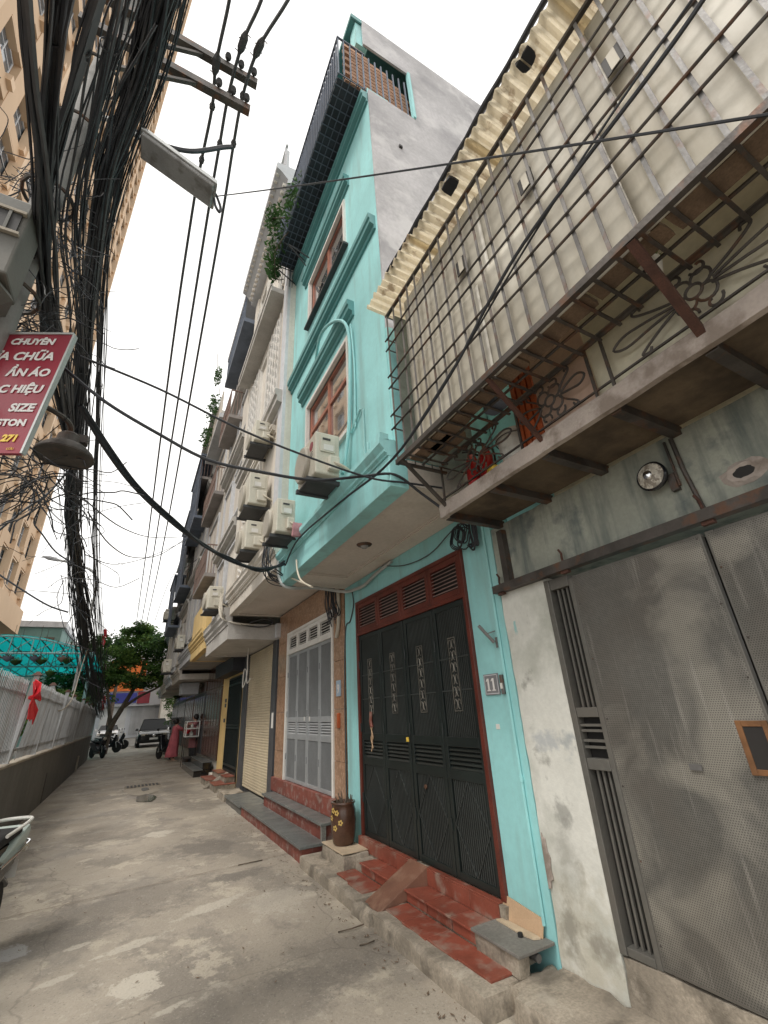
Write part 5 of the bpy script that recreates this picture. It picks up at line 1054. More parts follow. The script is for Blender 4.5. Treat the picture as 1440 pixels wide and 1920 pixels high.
while yy < 28.5:
    n = 24; ln = n*.098; lean = (.07, .03, .10, .05, .08, .04, .09, .06, .05, .07)[pn % 10]
    F_ = thing('fence_panel', {2: 'grey picket fence panel with two missing pickets beside the large red bow', 9: 'last grey picket fence panel ending at the leaning tree'}.get(pn, 'grey steel picket fence panel standing on the low wall'), 'fence', (-1.56, yy+ln/2, 1.12), 'fence panels on the low wall')
    for z in (.18, .98):
        mb = MB(); mb.box(-1.565+lean*z, -1.54+lean*z, yy, yy+ln, 1.12+z-.02, 1.12+z+.02); mb.build('rail', 'fence_grey', F_)
    for k in range(n):
        if pn == 2 and k in (2, 3): continue
        if pk0 is None: pk0 = pk.build('picket', 'fence_grey', F_, origin=(0, 0, 0)); o = pk0
        else: o = bpy.data.objects.new('picket', pk0.data); COL.objects.link(o); o.parent = F_
        o.location = Vector((-1.532, yy+.05+k*.098+rnd.uniform(-.008, .008), 1.15+rnd.uniform(-.008, .012)))-wloc(F_); o.rotation_euler = (rnd.uniform(-.012, .012), math.atan(lean), rnd.uniform(-.03, .03))
    mb = MB(); mb.hexa([(-1.60, yy-.08, 1.12), (-1.52, yy-.08, 1.12), (-1.52, yy-.01, 1.12), (-1.60, yy-.01, 1.12), (-1.60+lean*1.3, yy-.08, 2.40), (-1.52+lean*1.3, yy-.08, 2.40), (-1.52+lean*1.3, yy-.01, 2.40), (-1.60+lean*1.3, yy-.01, 2.40)]); po = mb.build('post', 'fence_grey', F_)
    mb = MB(); x = -1.56+lean*1.3; mb.hexa([(x-.07, yy-.115, 2.401), (x+.07, yy-.115, 2.401), (x+.07, yy+.025, 2.401), (x-.07, yy+.025, 2.401), (x-.02, yy-.06, 2.46), (x+.02, yy-.06, 2.46), (x+.02, yy-.03, 2.46), (x-.02, yy-.03, 2.46)]); mb.build('post_cap', 'rust', po)
    yy += ln+.16; pn += 1
def bow(label, c, s):
    t = thing('ribbon_bow', label, 'ribbon', c); c = Vector(c)
    for k, (dy, dz) in enumerate(((.5, .35), (-.5, .4), (.35, -.7), (-.3, -.85), (.1, .5))):
        mb = MB(); e = c+Vector((.06*(k % 2), dy*s, dz*s)); d = (e-c); side = Vector((.5, 0, .3)).cross(d).normalized()*s*.36
        mb.add([c+Vector((.01, 0, 0)), c+d*.4+side+Vector((.05, 0, 0)), e+side*.9, e+Vector((.04, 0, .03)), e-side*.8, c+d*.45-side*1.1+Vector((.02, 0, 0))], [(0, 1, 2, 3), (0, 3, 4, 5)]); o = mb.build('loop', 'ribbon', t); q = o.modifiers.new('thick', 'SOLIDIFY'); q.thickness = .012
    mb = MB(); mb.lathe([(.0, -.04), (.05, -.02), (.05, .02), (.0, .04)], c, 'Z', 8); mb.build('knot', 'ribbon', t)
bow('large red ribbon bow tied to the picket fence beside the wall', atX(60, 1308, -1.40), .42)
bow('small red ribbon bow at the end of the fence by the tree', atX(192, 1316, -1.25), .5)
bow('red paper bow hanging among the cables before the tree', atY(194, 1193, 26), .55)
# hedge and plants behind the fence
def leaf_obj(name, label, cat, spots, n, size, ms, trunk=None, group=None):
    t = thing(name, label, cat, trunk[0] if trunk else spots[0][0], group)
    for i, m_ in enumerate(ms):
        mb = MB()
        for c, rad in spots: leafcloud(mb, c, rad, int(n/len(ms)), size)
        mb.build('foliage', m_, t)
    if trunk: mb = MB(); mb.tube(trunk, [.1, .06][:1]*len(trunk), 7); mb.build('trunk', 'bark', t)
    return t
for i, (y, z, r_) in enumerate(((17.5, 2.1, .55), (20, 2.3, .7), (23, 2.4, .75), (27, 2.5, .8))):
    leaf_obj('shrub', ['low leafy shrub behind the fence by the red bow', 'green shrub behind the fence under the hanging baskets', 'dense shrub behind the fence below the teal canopy edge', 'tall shrub behind the far end of the fence'][i], 'shrub', [((-2.3+.2*(i % 2), y, z-.2), (.6, 1.3, r_)), ((-2.6, y+.7, z+.1), (.5, .8, r_*.7))], 900, .10, ['leaf_a', 'leaf_c', 'leaf_b'])
# parked vehicles hinted behind the pickets
mb = MB(); mb.box(-3.6, -2.0, 8.0, 12.2, .35, 1.1); mb.prism([(8.8, 1.1), (9.4, 1.55), (11.4, 1.55), (12.0, 1.1)], 'X', -3.5, -2.1); tag(mb.build('parked_car', 'green_bldg', bevel=.08), 'dark green car parked behind the picket fence', 'car')
# ---- teal canopy
def translucent(name, c):
    m = bpy.data.materials.new(name); m.use_nodes = True; n = m.node_tree.nodes; l = m.node_tree.links.new; b = n['Principled BSDF']
    b.inputs['Base Color'].default_value = (*c, 1); b.inputs['Roughness'].default_value = .4
    t = n.new('ShaderNodeBsdfTranslucent'); t.inputs[0].default_value = (*c, 1); mx = n.new('ShaderNodeMixShader'); mx.inputs[0].default_value = .6
    l(b.outputs[0], mx.inputs[1]); l(t.outputs[0], mx.inputs[2]); l(mx.outputs[0], n['Material Output'].inputs[0]); M[name] = m
translucent('teal_translucent', (.0, .50, .52))
CN = thing('arched_canopy', 'arched teal plastic canopy on pale steel trusses behind the fence', 'canopy', (-4.5, 30, 0))
cy0, cy1, xr, xl = 25.0, 40.0, -1.75, -8.5
def arc(x): u = (x-xl)/(xr-xl); return 4.35+1.05*math.sin(math.pi*min(1, max(0, .06+u*.90)))**.8
mb = MB(); nxx = 28; nyy = 8
for j in range(nyy+1):
    for i in range(nxx+1): x = xl+(xr-xl)*i/nxx; mb.v.append((x, cy0+(cy1-cy0)*j/nyy, arc(x)-.5*j/nyy*.6))
mb.f = [(j*(nxx+1)+i, j*(nxx+1)+i+1, (j+1)*(nxx+1)+i+1, (j+1)*(nxx+1)+i) for j in range(nyy) for i in range(nxx)]; mb.mi = [0]*len(mb.f)
mb.build('roof_sheet', 'teal_translucent', CN)
for q in range(4):
    y = cy0+.05+q*4.8; tr = None
    mb = MB(); mb.tube([(xl+(xr-xl)*i/14, y, arc(xl+(xr-xl)*i/14)-.06-.02*q*4.8/1.5*.6) for i in range(15)], .045, 6); mb.build('truss_arch', 'teal_steel', CN)
    zc = 4.62-.03*q*4.8*.6; mb = MB(); mb.tube([(xl, y, zc), (xr-.05, y, zc)], .045, 6); ch = mb.build('truss_chord', 'teal_steel', CN)
    for k in range(9):
        x = xl+.4+k*.78
        if arc(x)-.1 > zc+.08: mb = MB(); mb.tube([(x, y, zc), (x, y, arc(x)-.06-.06*q)], .03, 5); mb.build('web', 'teal_steel', ch); mb = MB(); mb.tube([(x, y, zc), (x+.78, y, min(arc(min(xr, x+.78))-.06, arc(x)))], .022, 5); mb.build('web', 'teal_steel', ch)
for k in range(10): x = xl+.3+k*.7; mb = MB(); mb.tube([(x, cy0, arc(x)-.02), (x, cy1, arc(x)-.33)], .03, 5); mb.build('purlin', 'green_bldg', CN)
for (x, y) in ((-1.85, 25.1), (-1.85, 34.7), (-8.3, 25.1)): mb = MB(); mb.tube([(x, y, 0), (x, y, 4.55)], .07, 8); mb.build('column', 'teal_steel', CN)
for i, (px_, py_, m_) in enumerate(((15, 1234, 'far_blue'), (30, 1241, 'leaf_b'), (66, 1234, 'far_blue'), (77, 1240, 'leaf_b'), (117, 1235, 'far_brown'), (126, 1239, 'leaf_b'), (95, 1262, 'leaf_b'))):
    p = atY(px_, py_, 19.5); t = thing('hanging_basket', 'small hanging flower bowl under the teal canopy' if m_ != 'leaf_b' else 'small leafy hanging basket under the teal canopy', 'basket', p, 'hanging baskets under the canopy')
    mb = MB(); mb.lathe([(.02, -.12), (.14, -.03), (.17, .04), (.15, .04), (.0, -.02)], p, 'Z', 12); mb.build('bowl', m_ if m_ != 'leaf_b' else 'leaf_c', t, smooth=True)
    mb = MB(); leafcloud(mb, p+Vector((0, 0, .06)), (.16, .16, .07), 40, .05); mb.build('flowers', 'leaf_b' if m_ == 'leaf_b' else 'ceramic', t)
    mb = MB(); 
    for a in (0, 2.1, 4.2): mb.tube([p+Vector((.15*math.cos(a), .15*math.sin(a), .04)), p+Vector((0, 0, .6))], .006, 4)
    mb.tube([p+Vector((0, 0, .6)), p+Vector((0, 0, 1.1))], .006, 4); mb.build('hanger', 'iron', t)
GB = thing('green_building', 'low building with green roof tops beyond the teal canopy', 'building', (-9, 62, 0))
mb = MB(); mb.box(-16, -7.5, 58, 70, 0, 11.2); mb.build('wall', 'green_bldg', GB); mb = MB(); mb.box(-16.3, -7.2, 57.7, 70, 11.2, 11.8); mb.build('roof', 'far_grey', GB)
mb = MB(); mb.box(-7.5, -3.2, 60, 70, 0, 8.6); mb.build('wall', 'green_bldg', GB); mb = MB(); mb.prism([(-7.6, 8.6), (-3.0, 8.6), (-4.2, 10.0), (-7.6, 10.0)], 'Y', 59.8, 70); mb.build('roof', 'far_grey', GB)
for k in range(5): mb = MB(); mb.box(-15.3+k*1.6, -14.4+k*1.6, 57.93, 57.99, 8.5, 10.2); mb.build('window', 'glass_dark', GB)
# ------------------------------------------------------------------ tower
TW = thing('tower_block', 'tall orange tan apartment tower rising on the left behind the cables', 'building', (-18, 33, 0))
TX, T0, T1, TB, TT = -10.5, 10.0, 52.5, 10.6, 156
mb = MB(); mb.box(-34, TX-.45, T0, T1, TB+.4, TT); mb.build('core', 'tower_tan', TW)
mb = MB(); mb.box(-34, TX+.35, T0, T1+.1, TB-1.0, TB+1.1); mb.build('base_band', 'tower_tan', TW)
mb = MB(); mb.box(-33, TX-2, T0+1, T1-1.5, 0, TB-1.0); mb.build('podium', 'tower_recess', TW)
pitch = 3.55; nb = int((T1-T0)/pitch); st = 3.35; ns = int((TT-TB-1.2)/st)
for k in range(nb+1):
    y = T1-k*pitch; mb = MB(); mb.box(TX-.449, TX, y-1.15, y, TB+1.1, TT); mb.build('pier', 'tower_tan', TW)
    if k % 2 == 0: mb = MB(); mb.box(TX-.3, TX+.28, y-1.5, y-1.16, TB+1.1, TT); mb.build('fin', 'tower_trim', TW)
sp_ = MB(); sp_.box(-.44, -.03, T0, T1, 0, .95)
s0 = sp_.build('spandrel', 'tower_tan', TW, origin=(0, 0, 0)); s0.location = Vector((TX, 0, TB+1.1))-wloc(TW)
for s in range(1, ns): piece(s0, (TX, 0, TB+1.1+s*st), TW)
wm = MB(); wm.cur = 0; wm.box(-.02, .06, -1.15, -1.07, 0, 2.3); wm.box(-.02, .06, 1.07, 1.15, 0, 2.3); wm.box(-.02, .06, -1.07, 1.07, 2.2, 2.3); wm.box(-.02, .06, -.04, .04, 0, 2.2); wm.box(-.02, .055, -1.07, 1.07, 1.5, 1.56)
wm.cur = 1; wm.box(-.01, .02, -1.07, 1.07, 0, 2.2); wm.cur = 2; wm.box(.0, .42, -1.2, .35, 2.12, 2.22); wm.box(.25, .6, .55, 1.12, -.15, .35)
wins = []
for k in range(nb):
    for s in range(ns):
        c = Vector((TX-.40, T1-k*pitch-1.15-1.2, TB+1.1+.95+s*st)); wins.append(((c-CAM).length, c))
wins.sort(key=lambda q: q[0]); w0 = None
for d_, c in wins[:290]:
    if w0 is None: w0 = wm.build('window', 'white_paint', TW, origin=(0, 0, 0), mats=['far_grey', 'glass_tower', 'tower_trim']); w0.location = c-wloc(TW)
    else: piece(w0, c, TW)
mb = MB()
for d_, c in wins[290:]: mb.cur = 0; mb.box(c.x, c.x+.05, c.y-1.15, c.y+1.15, c.z, c.z+2.3)
stuff(mb.build('far_windows', 'glass_tower', TW))
# ------------------------------------------------------------------ end of the alley: street, shops, trees, vehicles
SH = thing('shop_row', 'row of shops across the end street under orange and blue signs', 'shop', (2, 66, 0))
mb = MB(); mb.box(-14, 16, 64, 75, 0, 9.5); mb.build('wall', 'shop_white', SH)
for i, (x0, x1, z0, z1, m_) in enumerate(((-2.6, 1.2, 5.0, 8.4, 'orange_sign'), (1.4, 6.2, 5.9, 7.6, 'far_cream'), (-2.4, .6, 3.7, 4.8, 'blue_sign'), (.7, 2.0, 3.6, 4.9, 'sign_red'), (6.4, 10, 5.5, 7.5, 'orange_sign'), (-8, -3, 4.5, 7, 'sign_red'))):
    mb = MB(); mb.box(x0, x1, 63.75, 63.99, z0, z1); mb.build('sign_board', m_, SH)
for k in range(7): mb = MB(); mb.box(-9+k*3.1, -6.4+k*3.1, 63.9, 63.99, .3, 3.3); mb.build('shutter', 'far_grey' if k % 2 else 'car_white', SH)
mb = MB(); mb.box(-9, 12, 63.2, 63.99, 3.32, 3.42); mb.build('awning', 'far_grey', SH)
mb = MB(); mb.box(3.2, 11, 60.0, 63.7, 0, 14.0); mb.box(3.0, 11, 59.8, 63.7, 14.0, 14.4); tag(mb.build('pale_building', 'far_cream'), 'pale flat roofed building above the tree at the end', 'building')
def tree(name, label, base, trunk, spots, n, size, seed, ms=('leaf_a', 'leaf_b', 'leaf_c')):
    rg = random.Random(seed); t = thing(name, label, 'tree', base)
    mb = MB()
    for pts, r0, r1 in trunk:
        P = catmull(pts, 5); mb.tube(P, [r0+(r1-r0)*i/(len(P)-1) for i in range(len(P))], 8)
    mb.build('trunk', 'bark', t, smooth=True)
    for i, m_ in enumerate(ms):
        mb = MB()
        for c, rad in spots:
            for q in range(9):
                d = Vector((rg.gauss(0, 1), rg.gauss(0, 1), rg.gauss(0, .8))).normalized(); cc = Vector(c)+Vector((d.x*rad[0], d.y*rad[1], d.z*rad[2]))*rg.uniform(.3, 1)
                leafcloud(mb, cc, (rad[0]*.42, rad[1]*.42, rad[2]*.34), int(n/len(ms)/9), size, rg)
        mb.build('crown', m_, t)
    return t
tree('street_tree', 'large leafy tree leaning over the end of the alley', (-.95, 33, 0),
     [([(-.95, 33, 0), (-.8, 33, 1.4), (-.3, 33, 2.6), (.3, 33, 4.2), (.6, 33.2, 6)], .2, .06), ([(-.5, 33, 2.3), (.4, 33, 3.0), (1.4, 32.5, 3.5), (2.3, 32.5, 4.2)], .1, .03), ([(-.8, 33, 1.4), (-1.2, 33, 3.0), (-1.7, 33.2, 5)], .12, .04)],
     [((.2, 33, 5.6), (1.6, 1.5, 1.1)), ((1.5, 32.6, 4.7), (1.2, 1.3, .9)), ((1.2, 33, 6.3), (1.2, 1.2, .8)), ((-.8, 33, 5.2), (1.2, 1.2, .9)), ((2.1, 32.2, 3.9), (.8, 1, .6)), ((.2, 32.6, 4.0), (1.3, 1.0, .55)), ((-.3, 33.2, 6.9), (1.0, 1, .6)), ((2.5, 31.5, 3.6), (.6, .9, .7)), ((2.6, 31.8, 4.6), (.7, .9, .7)), ((-1.4, 33.5, 4.2), (1.0, 1, .8))], 2600, .10, 5)
tree('street_tree', 'smaller dark tree behind the fence end beside the cable bundle', (-2.6, 35, 0), [([(-2.6, 35, 0), (-2.5, 35, 3), (-2.2, 35, 5.5)], .18, .06)],
     [((-2.6, 35, 5.8), (1.6, 1.4, 1.2)), ((-3.4, 34, 4.2), (1.5, 1.4, .9)), ((-1.6, 35.5, 6.4), (1.2, 1.2, .9)), ((-2.3, 34, 3.4), (1.5, 1, .8))], 1900, .10, 9, ('leaf_c', 'leaf_a'))
tree('street_tree', 'pale green young tree beside the parked black car', (3.0, 36.5, 0), [([(3.0, 36.5, 0), (2.95, 36.5, 2.0), (2.8, 36.3, 3.2)], .07, .03)],
     [((2.7, 36, 2.6), (.8, .8, .8)), ((2.2, 35.6, 3.3), (.7, .7, .5)), ((3.0, 36, 1.7), (.7, .7, .5))], 700, .08, 12, ('leaf_b', 'leaf_a'))
tree('street_tree', 'distant round tree rising above the street end', (-1.5, 52, 0), [([(-1.5, 52, 0), (-1.4, 52, 6)], .25, .1)], [((-1.4, 52, 8.6), (3.2, 2, 1.8)), ((1.6, 53, 9.3), (2.4, 2, 1.5))], 900, .2, 15, ('leaf_c', 'leaf_a'))
# ---- vehicles
def wheel(parent, c, r, w_, axis='X', name='wheel'):
    c = Vector(c); mb = MB(); mb.lathe([(r*.6, -w_/2), (r*.92, -w_/2), (r, -w_*.3), (r, w_*.3), (r*.92, w_/2), (r*.6, w_/2)], c, axis, 18); wl = mb.build(name, 'rubber', parent, smooth=True)
    mb = MB(); mb.lathe([(.0, -w_*.42), (r*.6, -w_*.45), (r*.62, 0), (r*.6, w_*.45), (.0, w_*.42)], c, axis, 12); mb.build('rim', 'galv', wl); return wl
def car(label, x, y, m, ln=4.6, wd=1.88, ht=1.68):
    t = thing('parked_car', label, 'car', (x, y, 0)); hw = wd/2
    sec = [(0, .42, .78, .80), (.12, .30, .86, .96), (.5, .26, .98, 1.0), (1.15, .25, 1.06, 1.0), (2.6, .25, 1.08, 1.0), (3.9, .26, 1.06, 1.0), (4.35, .32, .98, .96), (4.6, .45, .80, .86)]
    mb = MB(); rows = []
    for (yy, z0, z1, s) in sec:
        r_ = []; yv = y+yy*ln/4.6
        for (u, v) in ((-1, 0), (-1.0, .55), (-.93, .93), (-.75, 1), (.75, 1), (.93, .93), (1.0, .55), (1, 0)): r_.append((x+u*hw*s, yv, z0+(z1-z0)*v))
        rows.append(r_)
    for r_ in rows: mb.v += r_
    n = 8
    for i in range(len(rows)-1):
        for k in range(n): mb.f.append((i*n+k, (i+1)*n+k, (i+1)*n+(k+1) % n, i*n+(k+1) % n))
    mb.f.append(tuple(range(n))); mb.f.append(tuple((len(rows)-1)*n+k for k in range(n-1, -1, -1))); mb.mi = [0]*len(mb.f)
    mb.build('body', m, t, bevel=.03, smooth=True)
    mb = MB(); a = [(-.86, 1.2, 1.05), (.86, 1.2, 1.05), (.86, 4.35, 1.03), (-.86, 4.35, 1.03), (-.66, 1.95, ht-.02), (.66, 1.95, ht-.02), (.66, 3.9, ht-.02), (-.66, 3.9, ht-.02)]
    mb.hexa([(x+u*hw/.94, y+v*ln/4.6, z) for u, v, z in a]); mb.build('glasshouse', 'glass_car', t, bevel=.05)
    mb = MB(); mb.box(x-.64*hw/.94, x+.64*hw/.94, y+2.0, y+3.85, ht-.03, ht); mb.build('roof', m, t, bevel=.015)
    for s in (1, -1):
        wheel(t, (x+s*(hw-.1), y+.9, .34), .34, .22); wheel(t, (x+s*(hw-.1), y+3.7, .34), .34, .22)
        mb = MB(); mb.box(x+s*hw*.58-.2, x+s*hw*.58+.2, y-.02, y+.1, .72, .84); mb.build('headlight', 'lamp_lens', t, bevel=.02)
        mb = MB(); mb.box(x+s*(hw+.06)-.09, x+s*(hw+.06)+.09, y+1.35, y+1.45, 1.02, 1.18); mb.build('mirror', m, t, bevel=.03)
        mb = MB(); mb.box(x+s*hw*.95-.04, x+s*hw*.95+.04, y+1.4, y+1.7, 1.0, 1.05); mb.build('mirror_arm', m, t)
    mb = MB(); mb.box(x-.55, x+.55, y-.025, y+.05, .58, .80); mb.build('grille', 'rubber', t); mb = MB(); mb.box(x-.26, x+.26, y-.04, y-.027, .47, .59); mb.build('license_plate', 'car_white', t)
    mb = MB(); mb.lathe([(.0, -.01), (.09, 0)], (x, y-.028, .72), 'Y', 12); mb.build('badge', 'chrome', t); mb = MB(); mb.box(x-.8, x+.8, y-.01, y+.08, .34, .44); mb.build('bumper_lip', 'rubber', t)
    return t
car('large black car parked facing down the alley by the tree', 1.75, 36.6, 'car_black', 4.8, 2.0, 1.75)
car('white car parked on the end street left of the black car', -1.4, 50, 'car_white', 4.4, 1.8, 1.5)
car('white car partly hidden behind the large black car', 3.6, 44, 'car_white', 4.4, 1.8, 1.6)
def motorbike(label, pos, ang, mbody='scooter_black', mtrim='galv', group='motorbikes parked along the alley'):
    t = thing('motorbike', label, 'motorbike', pos, group)
    def bd(m, nm, **k): return m.build(nm, k.pop('mt', mbody), t, **k)
    # built along local +Y (rear at +Y), then the whole thing is turned about its base
    x, y, z = pos
    wheel(t, (x, y-.62, .28), .28, .09); wheel(t, (x, y+.62, .28), .28, .10)
    mb = MB(); pr = [(-.42, .32), (-.30, .30), (.15, .28), (.30, .36), (.78, .55), (.86, .68), (.80, .76), (.45, .74), (.2, .70), (.05, .50), (-.2, .42), (-.32, .60), (-.46, .98), (-.56, .98), (-.60, .80), (-.52, .55)]
    mb.prism([(y+a, z+b) for a, b in pr], 'X', x-.11, x+.11); bd(mb, 'body', bevel=.035)
    mb = MB(); mb.prism([(y+a, z+b) for a, b in ((.12, .71), (.5, .75), (.78, .78), (.80, .83), (.5, .83), (.15, .78))], 'X', x-.12, x+.12); bd(mb, 'seat', mt='rubber', bevel=.03)
    mb = MB(); mb.prism([(y+a, z+b) for a, b in ((-.90, .40), (-.66, .58), (-.36, .50), (-.36, .46), (-.64, .52), (-.86, .38))], 'X', x-.06, x+.06); bd(mb, 'front_fender', bevel=.02)
    mb = MB(); mb.prism([(y+a, z+b) for a, b in ((.38, .50), (.66, .58), (.92, .42), (.90, .38), (.64, .53), (.40, .46))], 'X', x-.06, x+.06); bd(mb, 'rear_fender', bevel=.02)
    mb = MB(); mb.tube([(x-.06, y-.62, .28), (x-.06, y-.46, .75)], .022, 7); mb.tube([(x+.06, y-.62, .28), (x+.06, y-.46, .75)], .022, 7); bd(mb, 'fork', mt='galv')
    mb = MB(); mb.tube(catmull([(x-.33, y-.34, 1.02), (x-.12, y-.46, 1.03), (x+.12, y-.46, 1.03), (x+.33, y-.34, 1.02)]), .014, 7); bd(mb, 'handlebar', mt='rubber')
    for s in (1, -1):
        mb = MB(); mb.tube([(x+s*.2, y-.43, 1.03), (x+s*.26, y-.42, 1.2)], .006, 5); mb.lathe([(.0, -.015), (.055, -.01), (.05, .01), (.0, .012)], (x+s*.27, y-.42, 1.22), 'Y', 10); bd(mb, 'mirror', mt='rubber')
        mb = MB(); mb.lathe([(.0, -.02), (.028, -.01), (.028, .02)], (x+s*.13, y+.86, .66), 'Y', 8); bd(mb, 'indicator', mt='lamp_lens')
    mb = MB(); mb.lathe([(.0, -.04), (.075, -.02), (.08, .03)], (x, y-.58, .90), 'Y', 14); bd(mb, 'headlight', mt='lamp_lens', smooth=True)
    mb = MB(); mb.box(x-.09, x+.09, y+.84, y+.885, .60, .68); bd(mb, 'tail_lamp', mt='sign_red', bevel=.01)
    mb = MB(); mb.tube(catmull([(x-.13, y+.45, .82), (x-.15, y+.75, .86), (x-.10, y+.93, .87), (x+.10, y+.93, .87), (x+.15, y+.75, .86), (x+.13, y+.45, .82)]), .014, 7); bd(mb, 'grab_rail', mt=mtrim, smooth=True)
    mb = MB(); mb.tube([(x+.13, y+.1, .24), (x+.16, y+.4, .28), (x+.17, y+.8, .36)], [.03, .045, .05], 9); bd(mb, 'exhaust', mt='iron')
    mb = MB(); mb.box(x-.08, x+.08, y-.05, y+.28, .2, .36); bd(mb, 'engine', mt='iron_grey', bevel=.02)
    mb = MB(); mb.tube([(x-.1, y+.05, .26), (x-.22, y+.02, .012)], .01, 6); bd(mb, 'side_stand', mt='iron')
    mb = MB(); mb.box(x-.09, x+.09, y+.905, y+.912, .45, .57); bd(mb, 'license_plate', mt='paper')
    t.rotation_euler.z = ang; return t
motorbike('dark motorbike parked at the far end of the grey wall', (-1.12, 29.9, 0), R(25)); motorbike('dark motorbike parked under the leaning tree trunk', (-.85, 34.2, 0), R(60)); motorbike('dark motorbike standing before the white car', (-.55, 37.5, 0), R(75)); motorbike('dark motorbike standing behind the woman in pink', (1.72, 24.4, 0), R(200))
# scooter whose tail shows at the frame edge: built at full size along the wall
SC = motorbike('scooter with pale mint tail and chrome grab rail by the grey wall', (-.93, 4.78, 0), R(-12), 'scooter_black', 'white_plastic', None)
if 'group' in SC: del SC['group']
for ch in list(SC.children):
    if ch.name.startswith('exhaust'): bpy.data.objects.remove(ch)
x, y = -.93, 4.78
mb = MB(); mb.prism([(y+a, b) for a, b in ((.40, .66), (.78, .80), (.90, .84), (.93, .78), (.88, .70), (.6, .60))], 'X', x-.135, x+.135); mb.build('tail_cowl', 'scooter_mint', SC, bevel=.03)
mb = MB(); mb.lathe([(.0, .0), (.05, .0), (.055, .05), (.04, .09), (.0, .10)], (x+.05, y+.86, .76), 'Y', 14); mb.build('tail_lens', 'lamp_lens', SC, smooth=True)
mb = MB(); mb.tube(catmull([(x+.15, y+.4, .62), (x+.155, y+.75, .68), (x+.13, y+.93, .70), (x, y+.97, .70)]), .012, 6); mb.build('chrome_trim', 'chrome', SC, smooth=True)
# ------------------------------------------------------------------ utility pole with lamp, sign and cables
PX, PY = -1.09, 2.88
UP = thing('utility_pole', 'grey concrete utility pole buried in cables on the left', 'pole', (PX, PY, 0))
mb = MB(); mb.lathe([(.11, 0), (.07, 9.4), (.0, 9.42)], (PX, PY, 0), 'Z', 18); mb.build('shaft', 'pole_concrete', UP, smooth=True)
for (z, x1, m_) in ((8.15, .24, 'iron'), (7.55, .20, 'iron')):
    mb = MB(); mb.box(PX-.25, x1, PY-.13, PY-.06, z-.05, z+.05); cr = mb.build('crossarm', m_, UP)
    mb = MB(); mb.bar((PX, PY-.1, z-.55), (PX+.75, PY-.1, z-.05), .035); mb.build('crossarm_brace', m_, UP)
    for k in range(3):
        x = x1-.05-.14*k; mb = MB(); mb.lathe([(.014, 0), (.032, .02), (.02, .035), (.034, .05), (.02, .065), (.03, .08), (.0, .09)], (x, PY-.16, z+.03), 'Z', 12); mb.build('insulator', 'ac_dark', cr)
for z in (3.3, 4.2, 5.2, 6.1, 7.0):
    mb = MB(); mb.tube([(PX+.16*math.cos(a), PY+.16*math.sin(a), z) for a in [i*6.283/14 for i in range(15)]], .014, 5); mb.build('strap', 'iron', UP)
sf = thing('street_light', 'long grey boxed street light on an arm from the pole', 'street light', (-.3, 2.82, 6.0))
a, b = Vector((-.64, 2.80, 6.20)), Vector((.01, 2.80, 5.92)); d = (b-a).normalized(); up_ = Vector((-d.z, 0, d.x)); 
mb = MB(); w1, w2, h_ = .13, .09, .10
def cor(p, w_, q): return [p+Vector((0, -w_, 0))+up_*q, p+Vector((0, w_, 0))+up_*q]
A0 = cor(a, w1, 0); B0 = cor(b, w1, 0); A1 = cor(a, w2, h_); B1 = cor(b-d*.05, w2, h_)
mb.hexa([A0[0], B0[0], B0[1], A0[1], A1[0], B1[0], B1[1], A1[1]]); mb.build('housing', 'galv', sf, bevel=.012)
mb = MB(); A2 = cor(a+d*.03, w1-.03, -.03); B2 = cor(b-d*.03, w1-.03, -.03); A3 = cor(a+d*.02, w1-.015, -.001); B3 = cor(b-d*.02, w1-.015, -.001)
mb.hexa([A2[0], B2[0], B2[1], A2[1], A3[0], B3[0], B3[1], A3[1]]); mb.build('diffuser', 'lens_grey', sf, bevel=.008)
mb = MB(); mb.tube(catmull([(PX, PY, 6.35), (-.85, 2.8, 6.33), (-.6, 2.8, 6.24)]), .022, 8); mb.build('arm', 'galv', sf)
mb = MB(); mb.tube(catmull([(-.72, 2.8, 6.33), (-.5, 2.78, 6.28), (-.25, 2.76, 6.35), (.0, 2.75, 6.62), (.08, 2.75, 6.7)]), .022, 6); mb.build('feed_cable', 'cable', sf, smooth=True)
mb = MB(); mb.tube(catmull([(.01, 2.8, 5.97), (.06, 2.78, 5.8), (.06, 2.78, 5.72), (.02, 2.78, 5.78), (-.0, 2.8, 5.9)]), .012, 5); mb.build('loose_wire', 'cable', sf)
# grey equipment box
eb = thing('equipment_box', 'weathered grey equipment box with vent window strapped behind the cables', 'box', (-1.2, 2.6, 4.6))
c0 = atY(20, 430, 2.5); mb = MB(); mb.box(c0.x-.40, c0.x+.08, 2.45, 2.70, c0.z-.40, c0.z+.22); mb.build('housing', 'box_grey', eb, bevel=.015)
mb = MB(); mb.box(c0.x-.25, c0.x+.05, 2.437, 2.449, c0.z-.08, c0.z+.08); mb.build('vent_window', 'dark_inside', eb)
for k in range(4): mb = MB(); mb.box(c0.x-.25+.08*k, c0.x-.235+.08*k, 2.428, 2.436, c0.z-.08, c0.z+.08); mb.build('vent_bar', 'box_grey', eb)
mb = MB(); mb.box(c0.x-.27, c0.x+.07, 2.425, 2.449, c0.z+.08, c0.z+.10); mb.box(c0.x-.27, c0.x+.07, 2.425, 2.449, c0.z-.10, c0.z-.08); mb.build('vent_trim', 'coping', eb)
mb = MB(); mb.lathe([(.2, 0), (.22, -.04), (.16, -.10), (.0, -.11)], (c0.x-.12, 2.6, c0.z-.41), 'Z', 8); mb.build('cable_gland', 'box_grey', eb)
mb = MB(); mb.bar((c0.x, 2.7, c0.z), (PX, PY, c0.z), .05); mb.build('bracket', 'iron', eb)
